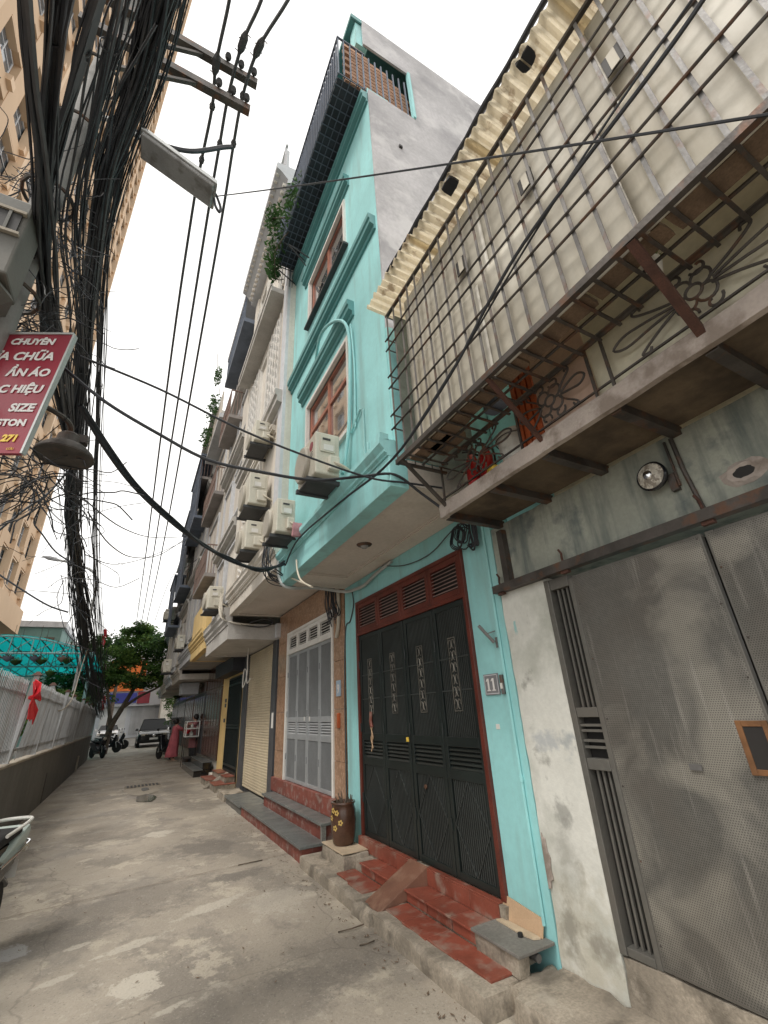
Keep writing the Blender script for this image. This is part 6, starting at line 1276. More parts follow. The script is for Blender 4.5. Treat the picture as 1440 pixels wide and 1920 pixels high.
# red sign facing the alley mouth
TRc = atY(138, 628, 2.66); BRc = atY(38, 850, 2.66); dn_ = Vector((.883, -.47, 0)).normalized(); upv = (TRc-BRc).normalized(); dn_ = (dn_ - upv*dn_.dot(upv)).normalized(); nv = dn_.cross(upv).normalized()
if nv.y > 0: nv = -nv
SG = thing('shop_sign', 'red tailoring sign board with white Vietnamese lettering hung on the pole', 'sign', BRc)
hgt = (TRc-BRc).length; W_ = .95; th = nv*-.022
P_ = [BRc-dn_*W_, BRc, BRc+th, BRc-dn_*W_+th]; Q_ = [p+upv*hgt for p in P_]
mb = MB(); mb.hexa(P_+Q_); mb.build('panel', 'sign_red', SG)
mb = MB(); e = .012
for (p, q) in ((BRc, TRc),): mb.hexa([p+nv*.006, p+dn_*.012+nv*.006, p+dn_*.012+th*1.1, p+th*1.1, q+nv*.006, q+dn_*.012+nv*.006, q+dn_*.012+th*1.1, q+th*1.1])
mb.hexa([TRc-dn_*W_+nv*.006, TRc+nv*.006, TRc+th, TRc-dn_*W_+th, TRc-dn_*W_+nv*.006+upv*.015, TRc+nv*.006+upv*.015, TRc+th+upv*.015, TRc-dn_*W_+th+upv*.015]); mb.build('edge_trim', 'galv', SG)
def on_sign(px_, py_):
    d = ray(px_, py_); t_ = (BRc-CAM).dot(nv)/d.dot(nv); return CAM+d*t_
sm = Matrix((dn_, upv, nv)).transposed(); seu = sm.to_euler()
for (s, rx, by, hp, m_) in (('CHUYÊN', 101, 647, 13.0, 'sign_white'), ('ỬA CHỮA', 99, 676, 17.5, 'sign_white'), ('ẦN ÁO', 91, 706, 16.5, 'sign_white'), ('C HIỆU', 77, 737, 17, 'sign_white'), ('SIZE', 62, 772, 17.5, 'sign_white'), ('ESTON', 47, 799, 14.5, 'sign_white'), ('271', 31, 828, 14.5, 'sign_yellow'), ('CỬU', 25, 844, 4.6, 'sign_yellow')):
    p = on_sign(rx, by); q = on_sign(rx+hp*.36, by-hp); size = (on_sign(rx, by-hp)-p).length*1.08
    text(s, m_, size, p+nv*.004, seu, SG, name='lettering', ext=.001, align='RIGHT', shear=.12 if 'ESTON' not in s else 0, off=.003 if hp > 6 else 0)
mb = MB(); mb.bar(TRc-dn_*.4+th*2-upv*.2, Vector((PX, PY, TRc.z-.2)), .03); mb.bar(BRc-dn_*.4+th*2+upv*.2, Vector((PX, PY, BRc.z+.2)), .03); mb.build('bracket', 'iron', SG)
# bell shaped lamp
lc = atY(120, 858, 3.3); BL = thing('bell_lamp', 'rusty bell shaped street lamp shade below the red sign', 'lamp', lc)
mb = MB(); mb.lathe([(.175, .0), (.178, .01), (.165, .04), (.12, .085), (.075, .11), (.07, .17), (.05, .19), (.0, .19)], lc, 'Z', 26); mb.build('shade', 'rust_lamp', BL, smooth=True)
mb = MB(); mb.lathe([(.0, .10), (.06, .10), (.11, .08), (.16, .03), (.172, .002)], lc, 'Z', 26); mb.build('inner_shade', 'rust_lamp', BL, smooth=True)
mb = MB(); mb.lathe([(.0, -.0), (.03, .01), (.045, .05), (.025, .10)], lc, 'Z', 14); mb.build('bulb', 'lens_grey', BL, smooth=True)
mb = MB(); mb.tube(catmull([lc+Vector((0, 0, .18)), lc+Vector((-.05, -.1, .26)), Vector((PX, PY, lc.z+.25))]), .018, 7); mb.box(lc.x+.05, lc.x+.11, lc.y-.03, lc.y+.03, lc.z+.13, lc.z+.19); mb.build('arm', 'iron', BL)
# ---- cable bundles
def bundle(label, pts, n, spread, seed, rad=(.0035, .010), wob_=1.0, stray=.22):
    """many separate cables that wander inside the bundle; a few stray outside it"""
    rg = random.Random(seed); P = catmull([atX(*p) for p in pts], 2); mb = MB(); m_ = len(P)
    sp_ = spread if isinstance(spread, list) else [spread]*len(pts)
    def sp_at(i): u = i/2; a = min(int(u), len(sp_)-1); b = min(a+1, len(sp_)-1); return sp_[a]+(sp_[b]-sp_[a])*(u-a)
    for k in range(n):
        a = rg.uniform(0, 6.283); q = math.sqrt(rg.random()); out = 1.7 if rg.random() < stray else 1.0
        off = Vector((math.cos(a)*q, .35*rg.gauss(0, 1), math.sin(a)*q*1.1))*out; pts2 = []; fr = rg.uniform(.12, .42); ph = rg.uniform(0, 99)
        i0 = 0 if rg.random() > .12 else rg.randrange(0, m_//3); i1 = m_ if rg.random() > .12 else rg.randrange(2*m_//3, m_)
        for i in range(i0, i1):
            s_ = sp_at(i); w_ = Vector((mnoise.noise(Vector((i*fr+ph, k*.77, 1))), mnoise.noise(Vector((i*fr+ph, k*.77, 5))), mnoise.noise(Vector((i*fr+ph, k*.77, 9)))))*s_*wob_*out
            pts2.append(P[i]+off*s_+w_)
        mb.cur = 1 if rg.random() < .22 else 0; mb.tube(catmull(pts2, 3), rg.uniform(*rad)*(1.7 if rg.random() < .15 else 1), 5, False)
    mb.cur = 0
    for i in range(3, m_-2, 4):      # tape and tie wraps
        c = P[i]; d = (P[i+1]-P[i-1]).normalized(); s_ = sp_at(i)*.8; u_ = d.orthogonal().normalized(); v_ = d.cross(u_)
        mb.tube([c+(u_*math.cos(t_)+v_*math.sin(t_))*s_+d*.01*t_ for t_ in [x_*6.283/12 for x_ in range(15)]], .005, 4, False)
    o = mb.build('cable_bundle', 'cable', smooth=True, mats=['cable', 'cable_grey']); return tag(o, label, 'cables', 'black cable bundles along the pole')
low = [(136, 870, -1.18), (136, 960, -1.22), (143, 1040, -1.25), (152, 1120, -1.27), (164, 1210, -1.28), (177, 1285, -1.28), (189, 1338, -1.28)]
bundle('thickest black cable bundle sweeping down in front of the concrete pole', [(345, -140, -.36), (300, 0, -.48), (255, 170, -.64), (200, 330, -.82), (178, 480, -.93), (160, 640, -1.05), (148, 760, -1.12)] + low, 64, [.085, .08, .075, .062, .058, .065, .062, .06, .07, .10, .14, .19, .22, .25], 1)
bundle('black cable bundle joining from the left near the grey box', [(125, -140, -.5), (110, 0, -.6), (98, 150, -.75), (84, 330, -.9), (82, 500, -1.0), (96, 640, -1.08), (118, 760, -1.14)] + low[:5], 22, [.02, .02, .022, .03, .036, .045, .05, .055, .06, .08, .11, .13], 2)
bundle('straight dark cable group crossing before the orange tower', [(40, -140, -.6), (47, 0, -.7), (58, 170, -.8), (73, 330, -.9), (80, 480, -.98), (95, 640, -1.08), (118, 760, -1.14)] + low[:2], 10, [.014, .016, .018, .025, .04, .05, .05, .05, .05], 3)
bundle('slanting dark cable group meeting the straight one beside the pole', [(215, -140, -.42), (185, 0, -.55), (138, 170, -.74), (100, 290, -.88), (86, 420, -.96), (92, 560, -1.04), (130, 700, -1.1)] + low[:3], 16, [.022, .022, .026, .03, .04, .045, .05, .05, .06, .08], 4)
bundle('thin cable group hanging free along the right of the thick bundle', [(372, -140, -.30), (335, 0, -.42), (290, 160, -.56), (225, 340, -.78), (198, 480, -.9), (190, 640, -1.0), (184, 800, -1.06), (180, 950, -1.1), (182, 1090, -1.12), (188, 1220, -1.14), (192, 1330, -1.2)], 16, [.05, .05, .055, .05, .04, .045, .05, .06, .08, .10, .14], 5, (.003, .008))
bundle('loose cable group between the two thick bundles', [(250, -140, -.42), (225, 0, -.55), (190, 160, -.70), (150, 330, -.86), (140, 480, -.95), (150, 620, -1.03), (158, 760, -1.1), (150, 880, -1.16), (145, 1000, -1.22)], 18, [.06, .06, .06, .06, .07, .06, .06, .05, .06], 6, (.003, .008))
# tangles of loose thin wire
def tangle(label, c, r_, n, seed, ln=.6, Y=3.0):
    rg = random.Random(seed); mb = MB()
    for k in range(n):
        p = Vector(atY(c[0]+rg.gauss(0, r_[0]), c[1]+rg.gauss(0, r_[1]), Y+rg.uniform(-.15, .35))); pts = [p]; d = Vector((rg.gauss(0, 1), rg.gauss(0, .5), rg.gauss(0, .8))).normalized()
        for i in range(5): d = (d+Vector((rg.gauss(0, .35), rg.gauss(0, .2), rg.gauss(0, .3)-.12))).normalized(); p = p+d*ln/5*rg.uniform(.6, 1.4); pts.append(p)
        mb.tube(catmull(pts, 4), rg.uniform(.002, .0055), 4, False)
    o = mb.build('tangled_wires', 'cable', smooth=True); o['label'] = label; o['category'] = 'cables'; return stuff(o)
tangle('mess of thin loose wires between the cable bundles', (118, 440), (14, 60), 60, 11, .3); tangle('mess of loose wires behind and above the red sign', (55, 590), (38, 26), 80, 12, .4); tangle('mess of loose wires below the red sign by the bell lamp', (60, 890), (45, 26), 80, 13, .5, 3.3); tangle('loose wire loops dangling beside the hanging bundle', (125, 1040), (14, 50), 26, 14, 1.1, 7.0); tangle('loose wires reaching off beside the grey box', (25, 345), (28, 22), 40, 15, .7)
# the three overhead lines
for i, (lab, pts) in enumerate((('left one of three overhead lines along the alley', [(440, -90, 6.5), (430, 0, 6.45), (405, 120, 6.4), (398, 200, 6.35), (378, 300, 6.2), (360, 400, 6.05), (322, 660, 5.6), (285, 950, 5.3), (268, 1080, 5.3), (254, 1180, 5.6)]),
                     ('middle one of three overhead lines along the alley', [(512, -90, 6.6), (490, 0, 6.5), (455, 80, 6.45), (428, 180, 6.4), (412, 270, 6.25), (390, 400, 6.05), (345, 680, 5.6), (302, 950, 5.3), (281, 1080, 5.3), (263, 1180, 5.6)]),
                     ('right one of three overhead lines along the alley', [(585, -90, 6.6), (540, 0, 6.5), (485, 90, 6.45), (455, 180, 6.4), (438, 270, 6.25), (414, 420, 6.05), (368, 680, 5.6), (320, 950, 5.3), (294, 1080, 5.3), (272, 1180, 5.6)]))):
    P = [atZ(a, b, 1.6+h) for a, b, h in pts]; t = thing('overhead_line', lab, 'cable', P[0], 'overhead lines')
    mb = MB(); mb.tube(catmull(P, 5), .017, 6, False); mb.build('conductor', 'cable_grey', t, smooth=True)
    c = P[2] if i == 0 else P[2]; dd = (P[3]-P[1]).normalized(); mb = MB(); mb.tube([c-dd*.10, c-dd*.05, c+dd*.05, c+dd*.10], [.018, .04, .04, .018], 7); cl = mb.build('clamp', 'ac_dark', t)
    for q in range(4): mb = MB(); e = c+dd*(.06*q-.09); mb.tube([e, e+Vector((.05*(-1)**q, 0, -.05+.03*q))], .005, 4); mb.build('clamp_bolt', 'iron', cl)
    for c2 in (P[3], P[4]): mb = MB(); mb.lathe([(.012, -.05), (.03, -.035), (.018, -.01), (.034, .015), (.016, .04), (.026, .055), (.0, .06)], c2, 'Z', 10); mb.build('insulator', 'ac_dark', t)
# drop cables
def dropc(label, pts, r_, m_='cable', n=6, use='Y'):
    P = [(atY if use == 'Y' else atX)(*p) for p in pts]; mb = MB(); mb.tube(catmull(P, n), r_, 6, False)
    return tag(mb.build('service_cable', m_, smooth=True), label, 'cable', 'service cables to the houses')
dropc('black service cable swooping from the pole to the turquoise ledge corner', [(120, 690, 2.8), (200, 755, 2.8), (300, 815, 2.8), (390, 862, 2.8), (490, 885, 2.75), (590, 900, 2.7), (680, 893, 2.68), (740, 890, 2.62), (790, 925, 2.58), (835, 958, 2.52)], .011)
dropc('upper thin black cable from the pole to the balcony corner', [(150, 668, 2.8), (300, 730, 2.8), (440, 800, 2.75), (560, 850, 2.7), (690, 895, 2.65), (760, 905, 2.6), (830, 915, 2.55)], .008)
dropc('thick twisted black cable sagging from the pole to the ledge end', [(150, 760, 2.9), (205, 850, 3.2), (260, 920, 3.6), (330, 985, 4.2), (380, 1020, 4.6), (430, 1050, 5.0), (480, 1066, 5.3), (520, 1062, 5.5), (548, 1050, 5.6)], .02)
dropc('second cable twisted round the thick one to the ledge end', [(158, 765, 2.9), (212, 848, 3.2), (265, 918, 3.6), (335, 982, 4.2), (385, 1026, 4.6), (432, 1046, 5.0), (480, 1070, 5.3), (515, 1064, 5.5), (560, 1030, 5.55)], .012)
dropc('long black cable running in front of the cage bars', [(1345, -40, 1.42), (1230, 125, 1.42), (1000, 430, 1.42), (920, 560, 1.42), (840, 710, 1.43), (735, 862, 1.45), (640, 940, 1.46), (560, 1010, 1.46), (535, 1060, 1.47)], .010, use='X')
dropc('second black cable running in front of the cage bars', [(1440, -200, 1.44), (1150, 210, 1.44), (985, 465, 1.44), (850, 690, 1.45), (732, 866, 1.46), (650, 930, 1.47)], .006, use='X')
A = Vector((.02, 2.8, 5.95)); B2_ = atX(1500, 205, 1.36); mb = MB(); mb.tube(sag(A, B2_, .02), .005, 5, False); tag(mb.build('service_cable', 'cable', smooth=True), 'single thin wire stretched from the street light past the cage', 'cable', 'service cables to the houses')
dropc('far thin cable looping low to the house row', [(150, 930, 7), (230, 990, 10), (290, 1008, 14), (350, 1006, 19)], .012); dropc('far cable sagging deepest across the alley', [(165, 960, 7), (205, 1020, 9), (250, 1045, 12), (300, 1040, 15), (345, 1012, 18)], .012); dropc('faint far cable crossing near the treetop', [(160, 1040, 9), (220, 1058, 12), (290, 1040, 16), (355, 1010, 19)], .010); dropc('far cable climbing from the tree to the upper house', [(290, 1165, 26), (320, 1085, 22), (355, 1060, 19), (385, 1035, 16)], .012)
dropc('cable sagging left from the hanging bundle toward the tower', [(128, 1148, 12), (90, 1135, 12), (40, 1105, 12), (-20, 1065, 12)], .02); dropc('thin cable rising left behind the red sign', [(-20, 1010, 6), (40, 960, 6), (90, 925, 6), (130, 880, 6)], .012)
dropc('pale wire looping down from the bundle to the fence', [(165, 1215, 15), (150, 1260, 15), (135, 1310, 14.5), (115, 1332, 14), (102, 1325, 13.5), (103, 1290, 13)], .014, 'conduit')
# ---- wiring under the ledges
def pipe(name, label, cat, pts, r_, m_): 
    mb = MB(); mb.tube(catmull(pts, 6), r_, 8); return tag(mb.build(name, m_, smooth=True), label, cat)
pipe('conduit', 'beige flexible conduit drooping under the cream fascia', 'conduit', [atX(556, 1050, 1.46), atX(558, 1072, 1.46), atX(566, 1090, 1.47), atX(584, 1100, 1.52), (1.66, 5.86, 3.37), (1.9, 5.82, 3.40)], .011, 'copper_lag')
pipe('conduit', 'grey flexible conduit running along the lintel above the red transom', 'conduit', [(1.5, 5.70, 3.5), (1.52, 5.69, 3.28), (1.62, 5.62, 3.12), (2.0, 5.6, 3.14), (2.40, 5.55, 3.10), (2.47, 5.3, 3.08), (2.46, 5.0, 3.06), (2.47, 4.7, 3.12), (2.48, 4.3, 3.17)], .022, 'galv')
pipe('conduit', 'beige conduit bending down the brown stone pier', 'conduit', [(1.75, 5.85, 3.35), (2.2, 5.86, 3.33), (2.42, 5.87, 3.25), (2.46, 5.88, 3.0), (2.46, 5.90, 2.7), (2.47, 6.0, 2.55)], .028, 'conduit')
pipe('service_cable', 'thin dark wire draped along the turquoise lintel', 'cable', [(2.47, 4.5, 3.17), (2.475, 4.0, 3.03), (2.475, 3.5, 3.0), (2.47, 3.1, 3.1), (2.46, 2.8, 3.13)], .006, 'cable_grey')
pipe('service_cable', 'dark wire hanging down the turquoise corner beside the transom', 'cable', [(2.48, 5.45, 3.10), (2.485, 5.42, 2.9), (2.488, 5.55, 2.7), (2.49, 5.72, 2.6), (2.48, 5.76, 1.8), (2.48, 5.76, .4)], .008, 'cable_grey')
rg = random.Random(3); mb = MB()
for k in range(9):
    c = Vector((2.43+rg.uniform(-.03, .03), 2.95+rg.uniform(-.06, .06), 2.98+rg.uniform(-.03, .03))); r1 = rg.uniform(.05, .10); mb.tube([c+Vector((.01*math.sin(a*3), r1*math.cos(a), r1*1.1*math.sin(a))) for a in [i*6.283/16 for i in range(17)]], .006, 5, False)
tag(mb.build('cable_coil', 'cable', smooth=True), 'coil of black cable hung on the turquoise wall under the balcony', 'coil')
mb = MB()
for k in range(8): y = 2.78+rg.uniform(-.05, .05); mb.tube(catmull([(2.46, y, 3.14), (2.44, y-.04+rg.uniform(-.03, .03), 2.98), (2.45, y-.02, 2.84+rg.uniform(-.04, .04)), (2.46, y+.06, 2.88)]), .008, 5, False)
tag(mb.build('cable_hank', 'cable', smooth=True), 'hank of black cable ends beside the coil under the balcony', 'cables')
mb = MB()
for k in range(16):
    y = 6.0+rg.uniform(-.12, .25); mb.tube(catmull([(2.44+rg.uniform(-.05, .03), y, 3.35), (2.42, y+rg.uniform(-.1, .1), 3.1), (2.43, y+rg.uniform(-.15, .15), 2.85), (2.45, y+rg.uniform(-.1, .2), 2.7+rg.uniform(0, .3))]), rg.uniform(.004, .009), 5, False)
stuff(mb.build('tangled_wires', 'cable', smooth=True))
mb = MB()
for k in range(12):
    x = 1.40+rg.uniform(-.05, .05); mb.tube(catmull([(x, 5.75+rg.uniform(-.2, .2), 3.75+rg.uniform(-.1, .2)), (x-.03, 5.8+rg.uniform(-.2, .2), 3.5), (x+.1, 5.75+rg.uniform(-.2, .3), 3.3), (x+.4, 5.8+rg.uniform(-.1, .2), 3.2+rg.uniform(0, .15))]), rg.uniform(.004, .009), 5, False)
stuff(mb.build('tangled_wires', 'cable', smooth=True))
mb = MB()
for k in range(10): x = 1.38; mb.tube(catmull([(x, 9.6+rg.uniform(-.2, .3), 3.9+rg.uniform(-.1, .2)), (x-.04, 9.4+rg.uniform(-.2, .2), 3.6), (x+.05, 9.25, 3.35), (x+.3+rg.uniform(0, .3), 9.1, 3.25)]), rg.uniform(.008, .016), 5, False)
stuff(mb.build('tangled_wires', 'conduit', smooth=True))
pipe('service_cable', 'white wire dangling in a loop under the grey fascia', 'cable', [(2.2, 10.6, 3.0), (2.2, 10.6, 2.7), (2.21, 10.6, 2.45), (2.2, 10.75, 2.25), (2.2, 10.95, 2.2), (2.2, 10.9, 2.55), (2.2, 10.65, 2.5), (2.2, 10.5, 2.25), (2.2, 10.2, 2.32)], .012, 'paper')
pipe('service_cable', 'dark cable bunch running under the cream house soffit', 'cable', [(1.42, 9.3, 3.4), (1.7, 9.2, 3.28), (2.1, 9.15, 3.22), (2.35, 9.15, 3.3), (2.2, 9.12, 3.38), (1.9, 9.15, 3.3)], .014, 'cable_grey')
mb = MB(); mb.box(2.40, 2.50, 9.0, 9.12, 3.0, 3.28); tag(mb.build('junction_box', 'far_grey', bevel=.005), 'grey junction box at the top of the dark jamb', 'box')
# far street lamp
fl = thing('street_lamp', 'slim street lamp with a long arm beyond the hanging bundle', 'street lamp', (-1.35, 20.5, 0))
p0, p1, p2 = atY(80, 1043, 20.5), atY(140, 1058, 20.5), atY(180, 1085, 20.5); base = Vector((p2.x+.05, 20.5, 0))
mb = MB(); mb.tube(catmull([Vector((base.x, 20.5, 1.1)), Vector((base.x, 20.5, 4.5)), p2, p1, p0.lerp(p1, .45)]), .05, 8); mb.build('post', 'galv', fl, smooth=True); mb = MB(); mb.tube([p0, p0.lerp(p1, .2), p0.lerp(p1, .5)], [.03, .09, .06], 8); mb.build('lamp_head', 'far_grey', fl, smooth=True)
# ------------------------------------------------------------------ people
def skin_body(name, joints, edges, m_, parent, sub=2):
    me = bpy.data.meshes.new(name); bm = bmesh.new(); sk = bm.verts.layers.skin.verify(); vs = []
    for i, (p, r_) in enumerate(joints): v = bm.verts.new(p); v[sk].radius = (r_, r_); v[sk].use_root = (i == 0); vs.append(v)
    for a, b in edges: bm.edges.new((vs[a], vs[b]))
    bm.to_mesh(me); bm.free(); me.materials.append(M[m_]); o = bpy.data.objects.new(name, me); COL.objects.link(o); o.parent = parent
    o.modifiers.new('skin', 'SKIN').use_smooth_shade = True; o.modifiers.new('sub', 'SUBSURF').levels = sub; o.modifiers['sub'].render_levels = sub; return o
def person(label, loc, ang, dress, mdress, arm, hairbun=True, h=1.58):
    t = thing('person', label, 'person', loc); s = h/1.6
    J = [((0, 0, .92*s), .13), ((0, 0, 1.12*s), .115), ((0, .0, 1.30*s), .10), ((.01, 0, 1.40*s), .05), ((.03, 0, 1.48*s), .085), ((.03, 0, 1.56*s), .075),
         ((0, .16, 1.31*s), .05), ((arm[0]*.5+.05, .2, 1.31*s+arm[1]*.5), .042), ((arm[0], .14, 1.31*s+arm[1]), .034), ((arm[0]+.1, .12, 1.31*s+arm[1]), .025),
         ((0, -.16, 1.31*s), .05), ((arm[0]*.5+.05, -.2, 1.31*s+arm[1]*.5), .042), ((arm[0], -.14, 1.31*s+arm[1]), .034), ((arm[0]+.1, -.12, 1.31*s+arm[1]), .025),
         ((0, .09, .86*s), .09), ((.03, .10, .48*s), .065), ((-.02, .10, .09*s), .045), ((.12, .10, .035*s), .03), ((0, -.09, .86*s), .09), ((.03, -.10, .48*s), .065), ((-.05, -.10, .09*s), .045), ((.09, -.10, .035*s), .03)]
    E_ = [(0, 1), (1, 2), (2, 3), (3, 4), (4, 5), (2, 6), (6, 7), (7, 8), (8, 9), (2, 10), (10, 11), (11, 12), (12, 13), (0, 14), (14, 15), (15, 16), (16, 17), (0, 18), (18, 19), (19, 20), (20, 21)]
    skin_body('body', J, E_, 'skin', t)
    mb = MB(); n = 26
    for i, (z, rx, ry, dx) in enumerate(dress):
        for k in range(n):
            a = 6.283*k/n; f = 1+(.10*math.sin(a*6+i)+.05*math.sin(a*11))*max(0, (1.1-z)) ; mb.v.append((dx+rx*math.cos(a)*f, ry*math.sin(a)*f, z*s))
    for i in range(len(dress)-1):
        for k in range(n): mb.f.append((i*n+k, i*n+(k+1) % n, (i+1)*n+(k+1) % n, (i+1)*n+k))
    mb.mi = [0]*len(mb.f); me = mb.mesh('dress'); me.materials.append(M[mdress]); me.shade_smooth(); o = bpy.data.objects.new('dress', me); COL.objects.link(o); o.parent = t
    for sg in (1, -1):
        mb = MB(); mb.tube([(0, sg*.15, 1.335*s), (arm[0]*.3+.03, sg*.195, 1.31*s+arm[1]*.3), (arm[0]*.5+.05, sg*.205, 1.31*s+arm[1]*.5), (arm[0]*.75+.03, sg*.18, 1.31*s+arm[1]*.75)], [.075, .075, .068, .06], 10); me = mb.mesh('sleeve'); me.materials.append(M[mdress]); me.shade_smooth(); o = bpy.data.objects.new('sleeve', me); COL.objects.link(o); o.parent = t
        mb = MB(); mb.box(-.09, .17, sg*.10-.045, sg*.10+.045, .0, .03); me = mb.mesh('sandal'); me.materials.append(M['sandal']); o = bpy.data.objects.new('sandal', me); COL.objects.link(o); o.parent = t
    mb = MB(); mb.lathe([(.0, .125), (.06, .11), (.10, .05), (.108, -.01), (.10, -.06), (.07, -.09)], (-.005, 0, 1.52*s), 'Z', 16)
    if hairbun: mb.lathe([(.0, .06), (.05, .03), (.055, 0), (.03, -.04), (.0, -.05)], (-.10, 0, 1.55*s), 'Z', 12)
    me = mb.mesh('hair'); me.materials.append(M['hair']); me.shade_smooth(); o = bpy.data.objects.new('hair', me); COL.objects.link(o); o.parent = t
    mb = MB(); mb.lathe([(.0, .03), (.02, .01), (.018, -.02), (.0, -.03)], (.118, 0, 1.50*s), 'Z', 8); mb.box(.112, .118, -.045, -.02, 1.525*s, 1.535*s); mb.box(.112, .118, .02, .045, 1.525*s, 1.535*s); mb.box(.108, .114, -.025, .025, 1.448*s, 1.456*s); me = mb.mesh('face'); me.materials.append(M['skin']); o = bpy.data.objects.new('face', me); COL.objects.link(o); o.parent = t
    t.rotation_euler.z = ang; return t
wp = atZ(322, 1428, 0)
person('woman in a long pink dress carrying a red basket toward the stall', (wp.x, wp.y, .012), R(5), [(.17, .25, .24, -.05), (.30, .235, .23, -.04), (.6, .205, .21, -.02), (.9, .175, .19, 0), (1.08, .15, .175, 0), (1.25, .14, .20, 0), (1.34, .11, .17, 0), (1.385, .06, .07, .005)], 'pink_dress', (.30, -.16))
person('person in a pink top standing behind the food cabinet', (2.36, 20.1, .012), R(200), [(.55, .17, .2, 0), (.9, .17, .19, 0), (1.1, .15, .18, 0), (1.28, .13, .19, 0), (1.36, .09, .13, 0)], 'pink_top', (.22, -.02), False, 1.72)
p2_ = [o for o in bpy.data.objects if o.get('label', '').startswith('person in a pink top')][0]
for sg in (1, -1):
    mb = MB(); mb.tube([(0, sg*.085, 1.0), (.02, sg*.095, .55), (-.02, sg*.10, .10)], [.115, .095, .075], 10); me = mb.mesh('trouser_leg'); me.materials.append(M['ac_dark']); me.shade_smooth(); o = bpy.data.objects.new('trouser_leg', me); COL.objects.link(o); o.parent = p2_
rb = thing('red_basket', 'round red plastic basket held by the woman in pink', 'basket', (wp.x+.42, wp.y, 1.08))
mb = MB(); mb.lathe([(.13, -.10), (.20, .08), (.215, .085), (.215, .10), (.19, .10), (.12, -.085), (.0, -.085)], (wp.x+.46, wp.y, 1.12), 'Z', 20); mb.build('bowl', 'basket_red', rb, smooth=True)
mb = MB(); mb.tube([(wp.x+.46, wp.y+.2*math.cos(a), 1.21+.14*math.sin(a)) for a in [i*3.1416/10 for i in range(11)]], .012, 5); mb.build('handle', 'basket_red', rb)
# food stall cabinet
FS = thing('food_cabinet', 'white framed glass food cabinet on a dark metal stand', 'cabinet', (2.2, 19.62, 0)); cx, cy = 2.19, 19.62
mb = MB()
for dx in (-.22, .22):
    for dy in (-.3, .3): mb.box(cx+dx-.012, cx+dx+.012, cy+dy-.012, cy+dy+.012, .0, .98)
mb.box(cx-.23, cx+.23, cy-.31, cy+.31, .30, .33); mb.box(cx-.23, cx+.23, cy-.31, cy+.31, .95, .99); mb.build('stand', 'iron', FS)
mb = MB()
for dx in (-.22, .22):
    for dy in (-.3, .3): mb.box(cx+dx-.018, cx+dx+.018, cy+dy-.018, cy+dy+.018, .99, 1.52)
for z in (.99, 1.25, 1.49):
    for dx in (-.22, .22): mb.box(cx+dx-.016, cx+dx+.016, cy-.281, cy+.281, z, z+.03)
    for dy in (-.3, .3): mb.box(cx-.201, cx+.201, cy+dy-.016, cy+dy+.016, z+.001, z+.029)
mb.build('cabinet_frame', 'white_paint', FS)
mb = MB(); mb.box(cx-.21, cx+.21, cy-.29, cy+.29, 1.26, 1.27); mb.build('shelf', 'galv', FS); mb = MB(); mb.box(cx-.2, cx+.2, cy-.28, cy+.28, 1.0, 1.02); mb.build('cabinet_base', 'iron_grey', FS)
for (y, z) in ((cy-.1, 1.02), (cy+.1, 1.02), (cy, 1.27)): mb = MB(); mb.lathe([(.05, 0), (.055, .1), (.02, .13), (.02, .16)], (cx, y, z), 'Z', 10); tag(mb.build('food_jar', 'white_plastic', smooth=True), 'white jar inside the glass food cabinet', 'jar', 'jars in the food cabinet')
for k in (1, 2): mb = MB(); mb.lathe([(.10, .0), (.13, .25), (.0, .25)], (2.1+.08*k, 19.9+.45*k, .012), 'Z', 12); tag(mb.build('plastic_stool', ['red_paint', 'iron', 'frame_dark'][k], smooth=True), ['red plastic stool beside the food cabinet', 'brown stool between the cabinet and black steps', 'dark stool next to the food cabinet stand'][k], 'stool')
mb = MB(); mb.rough(2.28, 2.42, 14.9, 15.2, .02, .16, .05, .03, 7, .03); tag(mb.build('plastic_bag', 'paper', smooth=True), 'crumpled white plastic bag beside the red tiled steps', 'bag')
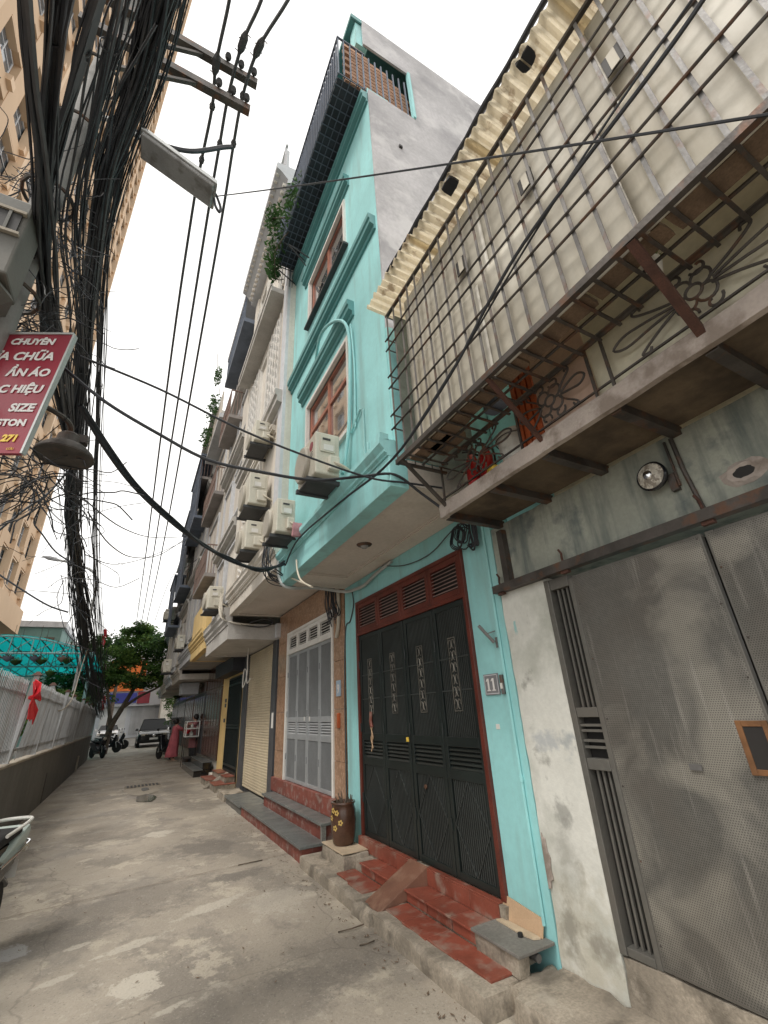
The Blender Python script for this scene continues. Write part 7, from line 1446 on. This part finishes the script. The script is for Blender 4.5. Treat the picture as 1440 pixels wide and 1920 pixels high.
# litter on the alley
rg = random.Random(21); mb = MB()
for k in range(200):
    x, y = rg.uniform(-1.4, 1.93), 2+rg.random()**1.6*16; r_ = rg.uniform(.002, .006); z = .014
    mb.add([(x-r_, y-r_*.6, z), (x+r_, y-r_, z+.002), (x+r_*.7, y+r_, z+.006), (x-r_*.8, y+r_*.7, z+.004)], [(0, 1, 2, 3)])
o = mb.build('litter', 'coping'); o['label'] = 'scattered tiny chips and litter on the alley'; o['category'] = 'litter'; stuff(o)
mb = MB()
for k in range(420):
    e = rg.random(); x = (1.93-abs(rg.gauss(0, .12))) if e < .6 else rg.uniform(-1.4, 1.9); y = 1.5+rg.random()**1.4*9; l_ = rg.uniform(.006, .02); a = rg.uniform(0, 3.14); d = Vector((math.cos(a), math.sin(a), 0))*l_; q = Vector((-d.y, d.x, 0))*.4; c = Vector((x, y, .015))
    mb.add([c-d, c+q, c+d+Vector((0, 0, .004)), c-q], [(0, 1, 2, 3)])
o = mb.build('leaf_litter', 'wood_old'); o['label'] = 'dry leaf crumbs along the kerb and alley'; o['category'] = 'litter'; stuff(o)
for i, (px_, py_, L_) in enumerate(((470, 1618, .28), (660, 1742, .22), (690, 1770, .12))):
    p = atZ(px_, py_, .015); mb = MB(); mb.tube([p+Vector((-L_/2, .02, 0)), p+Vector((0, -.01, .008)), p+Vector((L_/2, .015, .002))], .005, 5); tag(mb.build('twig', 'bark'), ['dry twig lying on the alley near the granite steps', 'dry twig at the foot of the plywood ramp', 'short dry twig beside the red step kerb'][i], 'twig')

# slab joints across the alley
for i, (a, b) in enumerate((((0, 1723), (478, 1615)), ((478, 1615), (545, 1598)))):
    p, q = atZ(*a, .018), atZ(*b, .018); mb = MB(); pts = [p.lerp(q, t/14)+Vector((0, .012*mnoise.noise(Vector((t*.9, i, 3))), 0)) for t in range(15)]
    for k in range(14):
        w_ = .004+.004*abs(mnoise.noise(Vector((k, i, 7)))); a_, b_ = pts[k], pts[k+1]; mb.add([a_-Vector((0, w_, 0)), b_-Vector((0, w_, 0)), b_+Vector((0, w_, 0)), a_+Vector((0, w_, 0))], [(0, 1, 2, 3)])
    o = mb.build('slab_joint', 'wood_old', bpy.data.objects['alley_pavement'])
